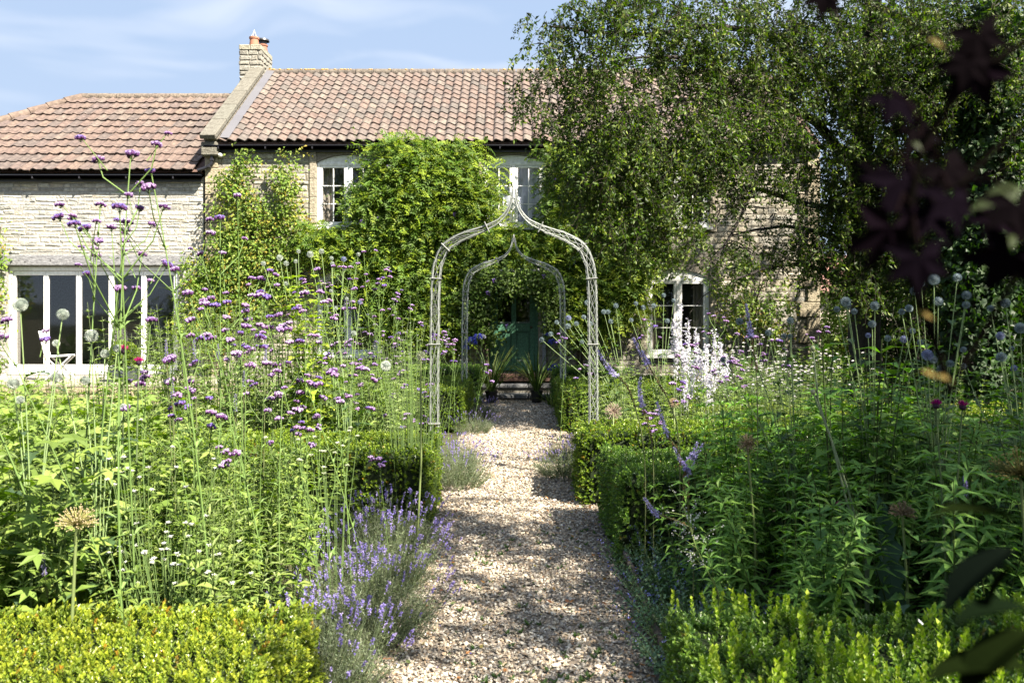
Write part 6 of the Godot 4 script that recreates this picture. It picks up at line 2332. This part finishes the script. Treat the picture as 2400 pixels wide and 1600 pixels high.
func shaded_bed() -> void:
	var nth := ["first", "second", "third", "fourth", "fifth", "sixth", "seventh", "eighth", "ninth", "tenth", "eleventh", "twelfth"]
	var dg := [Color(0.12, 0.24, 0.047), Color(0.145, 0.28, 0.055), Color(0.10, 0.205, 0.044), Color(0.18, 0.31, 0.06)]
	var whorled := stems(6, func() -> Mesh: return leafy_stem(1.1, 11, 5, 0.175, 0.036, 0.16, 0.45, dg, Color(0.07, 0.10, 0.03), 0.08, 0, 0.35).mesh(M.leaf))
	var heart := stems(5, func() -> Mesh: return leafy_stem(1.0, 7, 2, 0.12, 0.085, 0.3, 0.5, [Color(0.075, 0.165, 0.04), Color(0.095, 0.195, 0.045), Color(0.12, 0.215, 0.045)], Color(0.06, 0.09, 0.03), 0.15, 0, 0.35).mesh(M.leaf))
	var cut := stems(5, func() -> Mesh: return leafy_stem(1.0, 9, 3, 0.20, 0.12, 0.4, 0.3, [Color(0.065, 0.14, 0.038), Color(0.085, 0.165, 0.042), Color(0.058, 0.115, 0.036)], Color(0.05, 0.08, 0.03), 0.1, 5, 0.3).mesh(M.leaf))
	# whorled mass beside the path
	for i in 7:
		for j in 5:
			var p := Vector3(1.12 + 0.30 * i + rf(-0.1, 0.1), 0, -3.75 - 0.52 * j + rf(-0.13, 0.13))
			if j > 2 and p.x < 1.5:
				p.x = 1.55
			var s := clampf(0.66 + 0.10 * i + 0.03 * j, 0.6, 1.0)
			if (i * 2 + j) % 5 == 4:
				clump("leafy_perennial", "broad heart-leaved plant among the whorled ones, %s row back, %s from the path" % [nth[j], nth[i]], "plant", "heart-leaved plants among the whorled ones", p, heart, 9, 0.2, Vector2(0.9, 1.2) * s, 0.35)
				continue
			clump("veronicastrum", "whorled lance-leaved plant, %s row behind the young box shoots, %s from the path" % [nth[j], nth[i]], "plant", "whorled plants in the shaded bed", p, whorled, 8, 0.17, Vector2(0.85, 1.12) * s, 0.35)
	# darker lobed and heart-leaved plants further along
	for i in 6:
		for j in 6:
			var p := Vector3(2.7 + 0.42 * i + 0.12 * j + rf(-0.15, 0.15), 0, -3.7 - 0.75 * j + rf(-0.2, 0.2))
			if absf(p.x / p.z) > 0.85:
				continue
			if (i + 2 * j) % 3 == 0:
				clump("leafy_perennial", "heart-leaved plant in the shaded border, %s row back, %s clump from the path" % [nth[j], nth[i]], "plant", "heart-leaved plants in the shaded border", p, heart, 9, 0.26, Vector2(0.65, 1.0) * rf(0.85, 1.5))
			else:
				clump("leafy_perennial", "dark lobed plant in the shaded border, %s row back, %s clump from the path" % [nth[j], nth[i]], "plant", "dark lobed plants in the shaded border", p, cut, 9, 0.28, Vector2(0.6, 0.95) * rf(0.85, 1.5))
	clump("leafy_perennial", "tall heart-leaved plant standing above the shaded border", "plant", "", Vector3(1.95, 0, -4.4), heart, 9, 0.2, Vector2(1.25, 1.6), 0.12)
	clump("leafy_perennial", "second tall heart-leaved plant, beside the purple-tinged stem", "plant", "", Vector3(2.35, 0, -4.9), heart, 8, 0.2, Vector2(1.2, 1.5), 0.12)
	# lit planting beyond: whites, pale greens
	for i in 9:
		for j in 4:
			var p := Vector3(1.15 + 0.42 * i + rf(-0.15, 0.15), 0, -8.3 - 0.75 * j + rf(-0.2, 0.2))
			if p.z < -9.0 and p.z > -10.2 and p.x > 2.0:
				continue
			if (i + j) % 2 == 0:
				clump("leafy_perennial", "pale upright stems around the white spires, %s row back, %s clump from the path" % [nth[j], nth[i]], "plant", "pale stems around the white spires", p, M.pale, 9, 0.24, Vector2(0.75, 1.0))
			else:
				clump("leafy_perennial", "bushy plant below the white spires, %s row back, %s clump from the path" % [nth[j], nth[i]], "plant", "bushy greens below the white spires", p, M.broad, 8, 0.26, Vector2(0.7, 1.0))
	for i in 6:
		for j in 2:
			clump("leafy_perennial", "green plant by the house corner, %s row, %s clump from the path" % [["nearer", "farther"][j], nth[i]], "plant", "bed by the house corner", Vector3(3.2 + 0.55 * i + rf(-0.15, 0.15), 0, -11.8 - 1.4 * j), M.broad if i % 2 else cut, 9, 0.3, Vector2(0.8, 1.1))
	for i in 5:
		clump("leafy_perennial", "green plant between the arches on the sunny side, %s from the front arch" % nth[i], "plant", "between the arches, sunny side", Vector3(-1.55 - 0.35 * (i % 3), 0, -8.6 - 0.55 * i), M.broad if i % 2 else M.pale, 9, 0.22, Vector2(0.75, 1.0))
	# white spires
	var o := thing("white_spires", "glowing white flower spires before the lower arched window", "flowers", spot(1600, 1000, 8.4) * Vector3(1, 0, 1))
	for q in [[1562, 700, 0.75], [1580, 735, 0.7], [1553, 770, 0.6], [1600, 760, 0.6], [1622, 790, 0.5], [1642, 758, 0.6], [1655, 790, 0.5], [1570, 810, 0.5], [1640, 830, 0.4], [1590, 830, 0.45], [1548, 735, 0.5], [1612, 820, 0.5], [1668, 815, 0.35], [1575, 870, 0.4], [1628, 860, 0.4]]:
		var p := spot(q[0], q[1], 8.4 + rf(-0.3, 0.3)) - o.position
		var st := MB.new()
		st.tube([Vector3(p.x * 0.8, 0, p.z), Vector3(p.x * 0.95, p.y * 0.5, p.z), p], [0.004, 0.0035, 0.002], 4, Color(0.2, 0.24, 0.15))
		var sm := put(o, "stem", st.mesh(M.stem))
		var b := MB.new()
		for k in 190:
			var f := rng.randf()
			var at := p - Vector3(0, f * q[2] * 0.8, 0) + Vector3(rng.randfn(), rng.randfn(), rng.randfn()) * 0.012 * (0.4 + f)
			var d := (rdir() + Vector3(0, 0.3, 0)).normalized()
			b.leaf2(at + d * 0.008, d, rdir(), rf(0.02, 0.034), 0.017, Color(0.74, 0.75, 0.78) * rf(0.9, 1.05))
		put(sm, "flower_spike", b.mesh(M.petal))
	small_white("drift of white flowers beside the white spires", spot(1720, 1000, 8.8) * Vector3(1, 0, 1), 190, Vector3(0.36, 0.30, 0.3), 1.10, Color(0.74, 0.76, 0.70), 0.022)
	small_white("second drift of white flowers toward the ivy-clad tree", spot(1850, 1000, 8.6) * Vector3(1, 0, 1), 150, Vector3(0.36, 0.26, 0.3), 1.04, Color(0.72, 0.74, 0.68), 0.021)
	# globe thistles leaning out towards the arch
	var far := [[1279, 740], [1306, 730], [1324, 743], [1341, 728], [1356, 743], [1387, 716], [1397, 716], [1415, 702], [1403, 738], [1349, 695], [1244, 780], [1265, 767], [1305, 749], [1337, 785]]
	var hl: Array = []
	for q in far:
		hl.append([q[0], q[1], rf(11, 14), 8.5])
	globe_thistle("grey-blue globe thistles leaning toward the shaded arch leg", spot(1440, 1000, 8.5) * Vector3(1, 0, 1), hl, 1, 4)
	globe_thistle("globe thistles in front of the lower arched window", spot(1520, 1000, 8.6) * Vector3(1, 0, 1), [[1461, 697, 11, 8.6], [1478, 706, 12, 8.6], [1525, 678, 11, 8.6], [1502, 702, 12, 8.6], [1533, 737, 12, 8.6], [1450, 735, 11, 8.6], [1548, 690, 10, 8.7]], 1, 4)
	globe_thistle("globe thistle group above the white drift", spot(1830, 1200, 4.9) * Vector3(1, 0, 1), [[1699, 738, 18, 5], [1816, 736, 17, 5], [1765, 764, 15, 5], [1801, 772, 13, 5], [1815, 772, 12, 5], [1661, 826, 14, 5]], 1, 5)
	globe_thistle("globe thistle group beside the dark tree trunk", spot(2010, 1250, 4.5) * Vector3(1, 0, 1), [[1943, 693, 24, 4.4], [1923, 710, 15, 4.5], [1963, 715, 15, 4.5], [2010, 702, 22, 4.4], [1948, 702, 16, 4.6], [2004, 744, 18, 4.4], [2040, 777, 16, 4.5], [2077, 779, 18, 4.4], [2097, 760, 14, 4.5], [2115, 786, 15, 4.5], [1995, 770, 13, 4.7]], 1, 6)
	globe_thistle("tallest globe thistle group before the ivy", spot(2150, 1250, 4.2) * Vector3(1, 0, 1), [[2072, 716, 15, 4.2], [2089, 708, 18, 4.2], [2101, 668, 21, 4.2], [2117, 652, 17, 4.2], [2146, 642, 26, 4.1], [2156, 692, 22, 4.2], [2200, 637, 20, 4.2], [2221, 678, 21, 4.2], [2220, 700, 18, 4.2], [2131, 815, 26, 4.0], [2145, 826, 18, 4.1], [2183, 835, 18, 4.1], [2214, 803, 15, 4.3], [2161, 846, 18, 4.1]], 1, 6)
	globe_thistle("globe thistle group at the edge of the shaded border", spot(2360, 1300, 4.0) * Vector3(1, 0, 1), [[2276, 708, 16, 4.1], [2311, 696, 22, 4.0], [2345, 753, 26, 3.9], [2299, 771, 20, 4.0], [2301, 820, 24, 3.9], [2330, 845, 15, 4.1], [2214, 840, 14, 4.3], [2325, 800, 12, 4.2]], 1, 6)
	# lilac spikes
	var v := thing("veronica", "curving lilac veronica spikes leaning out beside the shaded arch leg", "veronica", spot(1500, 1350, 5.2) * Vector3(1, 0, 1))
	for q in [
		[[1480, 1040], [1440, 885], [1400, 848], [1374, 806]], [[1560, 1010], [1520, 890], [1485, 830], [1454, 776]], [[1560, 1040], [1540, 1010], [1523, 970], [1510, 925]], [[1500, 1040], [1478, 940], [1469, 895], [1472, 866]],
		[[1740, 900], [1730, 800], [1722, 750], [1714, 700]], [[1575, 1100], [1580, 1060], [1590, 1045], [1603, 1016]], [[1570, 1100], [1590, 1060], [1600, 1043], [1617, 1020]], [[1580, 1080], [1565, 1060], [1556, 1043], [1549, 1028]]]:
		var pts: Array = []
		for p in q:
			pts.append(spot(p[0], p[1], 4.9) - v.position)
		pts.push_front(Vector3(pts[0].x, 0, pts[0].z))
		spike_curve(v, pts, 0.20, 0.024, Color(0.46, 0.43, 0.68))
	v = thing("veronica", "single lilac veronica spike bending over the dark hedge", "veronica", spot(1560, 1400, 4.3) * Vector3(1, 0, 1))
	var pl: Array = []
	for p in [[1590, 1215], [1540, 1190], [1505, 1178], [1480, 1143]]:
		pl.append(spot(p[0], p[1], 4.3) - v.position)
	pl.push_front(Vector3(pl[0].x, 0, pl[0].z))
	spike_curve(v, pl, 0.13, 0.020, Color(0.46, 0.43, 0.68))
	v = thing("veronica", "lilac veronica tip low among the dark leaves at the garden edge", "veronica", spot(2215, 1300, 3.7) * Vector3(1, 0, 1))
	pl = [Vector3.ZERO, spot(2225, 1180, 3.7) - v.position, spot(2216, 1095, 3.7) - v.position]
	spike_curve(v, pl, 0.09, 0.014, Color(0.34, 0.31, 0.56))
	# verbena specks on this side
	for q in [[1545, 880, 6.8, 2, "verbena before the white spires, low and violet"], [1590, 790, 7.6, 2, "verbena beside the tallest white spire"], [1640, 720, 7.6, 2, "verbena in front of the arched window's far jamb"], [1735, 770, 7.0, 1, "violet verbena below the tall lilac spike"], [1790, 780, 7.0, 1, "violet verbena among the thistles above the white drift"], [1300, 775, 9.5, 2, "verbena just inside the shaded arch leg"], [1480, 730, 8.2, 1, "verbena at the window's near jamb"], [1880, 760, 7.0, 1, "small verbena before the house corner"]]:
		verbena(spot(q[0], q[1], q[2]), q[3], q[4], 0.12)
	# crimson thistles, seed heads
	thistle_flower("pair of crimson thistles on tall stems in the shaded border", spot(2190, 1200, 3.6) * Vector3(1, 0, 1), [[2151, 925, 13, 3.6], [2212, 928, 13, 3.6]], Color(0.26, 0.01, 0.13))
	thistle_flower("small crimson thistle low among the whorled leaves", spot(1985, 1300, 3.8) * Vector3(1, 0, 1), [[1928, 1156, 8, 3.8]], Color(0.26, 0.01, 0.13))
	seed_head("dried beige allium head above the whorled leaves", spot(1735, 1250, 4.3) * Vector3(1, 0, 1), spot(1717, 1020, 4.3), 0.055, Color(0.26, 0.20, 0.12), false, Color(0.36, 0.29, 0.20))
	seed_head("dried allium head lying low before the toothed leaves", spot(2080, 1400, 3.7) * Vector3(1, 0, 1), spot(2073, 1182, 3.7), 0.062, Color(0.22, 0.17, 0.10), true, Color(0.32, 0.25, 0.16))
	seed_head("spiky golden allium seed head at the garden edge", spot(2360, 1400, 3.3) * Vector3(1, 0, 1), spot(2345, 1090, 3.3), 0.115, Color(0.24, 0.21, 0.06), true, Color(0.33, 0.28, 0.10))
	seed_head("pale pinkish allium ball behind the shaded arch leg", spot(1405, 1050, 7.0) * Vector3(1, 0, 1), spot(1408, 945, 7.6), 0.085, Color(0.42, 0.32, 0.26), false, Color(0.50, 0.40, 0.34))
	seed_head("small pale allium ball near the violet spikes", spot(1545, 1050, 7.0) * Vector3(1, 0, 1), spot(1548, 925, 7.4), 0.05, Color(0.42, 0.30, 0.20), false, Color(0.48, 0.36, 0.26))
	# big toothed leaves and bare stalks
	var cd := thing("giant_thistle_foliage", "large grey-green toothed leaves arching in the shaded bed", "plant", spot(2060, 1420, 3.75) * Vector3(1, 0, 1))
	for q in [[0.9, 0.8, 0.0, 0.85], [-0.8, 0.9, 0.3, 0.8], [0.4, 0.9, 0.8, 0.7], [-0.3, 1.0, 0.7, 0.75], [0.9, 0.6, 0.5, 0.7], [-0.9, 0.6, 0.6, 0.7], [0.1, 1.1, -0.4, 0.8]]:
		var b := MB.new()
		b.blade(Vector3(0, 0.12, 0), Vector3(q[0], q[1], q[2]).normalized(), q[3], 0.16, 1.3, 14, Color(0.06, 0.11, 0.07) * rf(0.85, 1.15), 0.5)
		put(cd, "leaf", b.mesh(M.leaf_matt))
	for q in [[[1990, 1290], [1950, 1130], [1880, 920], [1868, 800], 3.9, "pale bare flower stalk crossing the shaded bed"], [[1995, 1290], [1945, 1150], [1910, 1010], [1868, 900], 3.9, "second pale stalk beside the crossing one, with a bud"]]:
		var b := MB.new()
		var pts: Array = []
		var f := spot(q[0][0], q[0][1], q[4])
		f.y = 0.0
		for k in 4:
			pts.append(spot(q[k][0], q[k][1], q[4]) - f)
		pts.push_front(Vector3.ZERO)
		b.tube(pts, [0.007, 0.007, 0.006, 0.005, 0.004], 6, Color(0.16, 0.20, 0.12))
		var t := thing("bare_stalk", q[5], "flower stalk", f)
		put(t, "stem", b.mesh(M.stem))
		var bd := MB.new()
		bd.ball(pts[4], Vector3(0.012, 0.016, 0.012), 5, 7, Color(0.2, 0.22, 0.14))
		put(t, "bud", bd.mesh(M.stem))
	# an airy white spray over the path side
	var ws := thing("white_spray", "airy spray of tiny white flowers over the whorled leaves", "flowers", spot(1680, 1420, 3.5) * Vector3(1, 0, 1))
	var main := [Vector3.ZERO, spot(1650, 1360, 3.5) - ws.position, spot(1600, 1260, 3.5) - ws.position, spot(1570, 1165, 3.5) - ws.position]
	var sb := MB.new()
	sb.tube(main, [0.004, 0.0035, 0.003, 0.002], 4, Color(0.12, 0.17, 0.05))
	var fb := MB.new()
	for k in 26:
		var p: Vector3 = main[2].lerp(main[3], rf(-0.5, 1.0))
		var e: Vector3 = p + Vector3(rf(-0.12, 0.12), rf(-0.02, 0.10), rf(-0.08, 0.08))
		sb.tube([p, e], [0.0016, 0.001], 3, Color(0.12, 0.17, 0.05))
		for j in 7:
			var c := p.lerp(e, rf(0.5, 1.1)) + rdir() * 0.012
			for q in 3:
				fb.leaf2(c, rdir(), rdir(), 0.005, 0.004, Color(0.66, 0.68, 0.66))
	put(ws, "stem", sb.mesh(M.stem))
	put(ws, "flower_head", fb.mesh(M.petal))
	# fallen white petals on the box
	for q in [[2120, 1435, 2.9, "white petal caught on the box hedge, toward the garden edge"], [1805, 1533, 2.75, "large white petal lying on the box hedge near the bottom"]]:
		var b := MB.new()
		b.leaf4(Vector3.ZERO, Vector3(0.8, 0.1, 0.3).normalized(), Vector3(0, 1, 0.5).normalized(), 0.036, 0.022, Color(0.60, 0.62, 0.64), -0.2)
		tag(put(self, "fallen_petal", b.mesh(M.petal), Transform3D(Basis(Vector3.UP, rf(0, 2)), spot(q[0], q[1], q[2]))), q[3], "petal")


# ---------------------------------------------------------------- the vine close to the viewpoint

func overhanging_vine() -> void:
	var o := thing("purple_leaved_vine", "dark purple-leaved vine hanging close at the edge of the view", "vine")
	var d := 0.45
	var lines: Array[Vector3] = []
	for q in [
		[[[2420, 60], [2300, 130], [2190, 230], [2120, 330], [2090, 470], [2085, 620], [2140, 760], [2185, 900]], 0.0022],
		[[[2420, 560], [2330, 640], [2260, 760], [2200, 860]], 0.0016],
		[[[2420, 250], [2300, 330], [2200, 430], [2120, 420]], 0.0014],
		[[[2440, 520], [2330, 520], [2240, 480]], 0.0014],
	]:
		var pts: Array = []
		var rr: Array = []
		for p in q[0]:
			pts.append(spot(p[0], p[1], d + rf(-0.02, 0.02)))
			if pts.size() > 1:
				for j in 5:
					lines.append(pts[pts.size() - 2].lerp(pts[pts.size() - 1], j / 5.0))
			rr.append(q[1])
		var b := MB.new()
		b.tube(pts, rr, 5, Color(0.3, 0.26, 0.22))
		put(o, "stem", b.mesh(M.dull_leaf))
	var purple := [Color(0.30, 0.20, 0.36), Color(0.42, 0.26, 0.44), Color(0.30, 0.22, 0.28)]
	for q in [[2035, 250, 100], [2100, 320, 90], [2160, 410, 110], [2060, 430, 120], [2010, 400, 70], [2110, 500, 110], [2060, 540, 130], [2110, 600, 90], [2180, 470, 90], [2240, 90, 90], [2270, 170, 100], [2230, 150, 70], [2330, 480, 90], [2340, 600, 110], [2300, 510, 80], [1900, 5, 70]]:
		var b := MB.new()
		var R: float = q[2] / 1829.0 * d
		b.palm(Vector3.ZERO, Vector3(rf(-0.8, 0.8), -0.9, rf(-0.5, 0.5)).normalized(), Vector3(rf(-0.5, 0.5), 0.4, 1.0).normalized(), R, 5, 0.52, pick(purple))
		var at := spot(q[0], q[1] - q[2] * 0.4, d + rf(-0.05, 0.05))
		var nearest := lines[0]
		for p: Vector3 in lines:
			if p.distance_to(at) < nearest.distance_to(at):
				nearest = p
		var to := nearest - at
		b.tube([Vector3.ZERO, to * 0.5 + Vector3(0, 0.008, 0), to], [0.0009, 0.001, 0.0012], 5, Color(0.5, 0.32, 0.36))
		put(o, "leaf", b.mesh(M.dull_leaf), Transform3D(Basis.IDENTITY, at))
	for q in [[2150, 430, 60, 0.1, -0.3], [2095, 325, 30, 0.2, -0.2], [2350, 430, 130, -0.9, -0.3], [2340, 540, 90, -0.9, -0.5]]:
		var b := MB.new()
		b.leaf4(Vector3.ZERO, Vector3(q[3], q[4], 0.2).normalized(), Vector3(0, 0.4, 1), q[2] / 1829.0 * d, q[2] * 0.42 / 1829.0 * d, Color(0.03, 0.045, 0.01), 0.3)
		put(o, "green_leaf", b.mesh(M.leaf), Transform3D(Basis.IDENTITY, spot(q[0], q[1], d)))
	for q in [[2150, 90], [2125, 715], [2170, 860], [2135, 850]]:
		var b := MB.new()
		b.leaf4(Vector3.ZERO, Vector3(0.9, -0.25, 0.1).normalized(), Vector3(0, 0.5, 1), 50 / 1829.0 * d, 14 / 1829.0 * d, Color(0.17, 0.12, 0.035), 0.3)
		put(o, "withered_leaf", b.mesh(M.leaf), Transform3D(Basis.IDENTITY, spot(q[0] - 20, q[1], d)))
	# big dark leaves low at the edge of the view
	var s := thing("dark_leaved_shrub", "big dark shrub leaves close to the viewpoint above the box hedge", "shrub", Vector3(0.95, 0, -0.9))
	var main := MB.new()
	main.tube([Vector3.ZERO, Vector3(0.02, 0.5, 0), Vector3(-0.06, 1.0, 0.02), Vector3(-0.16, 1.32, 0.03)], [0.012, 0.010, 0.007, 0.004], 7, Color(0.05, 0.04, 0.03))
	put(s, "stem", main.mesh(M.bark))
	for q in [[2350, 1200, 210, -0.8, 0.25], [2330, 1260, 230, -0.85, -0.45], [2370, 1400, 200, -0.85, 0.1], [2370, 1450, 240, -0.8, -0.4], [2380, 1540, 260, -0.9, 0.15], [2330, 1300, 130, -0.5, -0.8], [2390, 1130, 160, -0.7, 0.5]]:
		var b := MB.new()
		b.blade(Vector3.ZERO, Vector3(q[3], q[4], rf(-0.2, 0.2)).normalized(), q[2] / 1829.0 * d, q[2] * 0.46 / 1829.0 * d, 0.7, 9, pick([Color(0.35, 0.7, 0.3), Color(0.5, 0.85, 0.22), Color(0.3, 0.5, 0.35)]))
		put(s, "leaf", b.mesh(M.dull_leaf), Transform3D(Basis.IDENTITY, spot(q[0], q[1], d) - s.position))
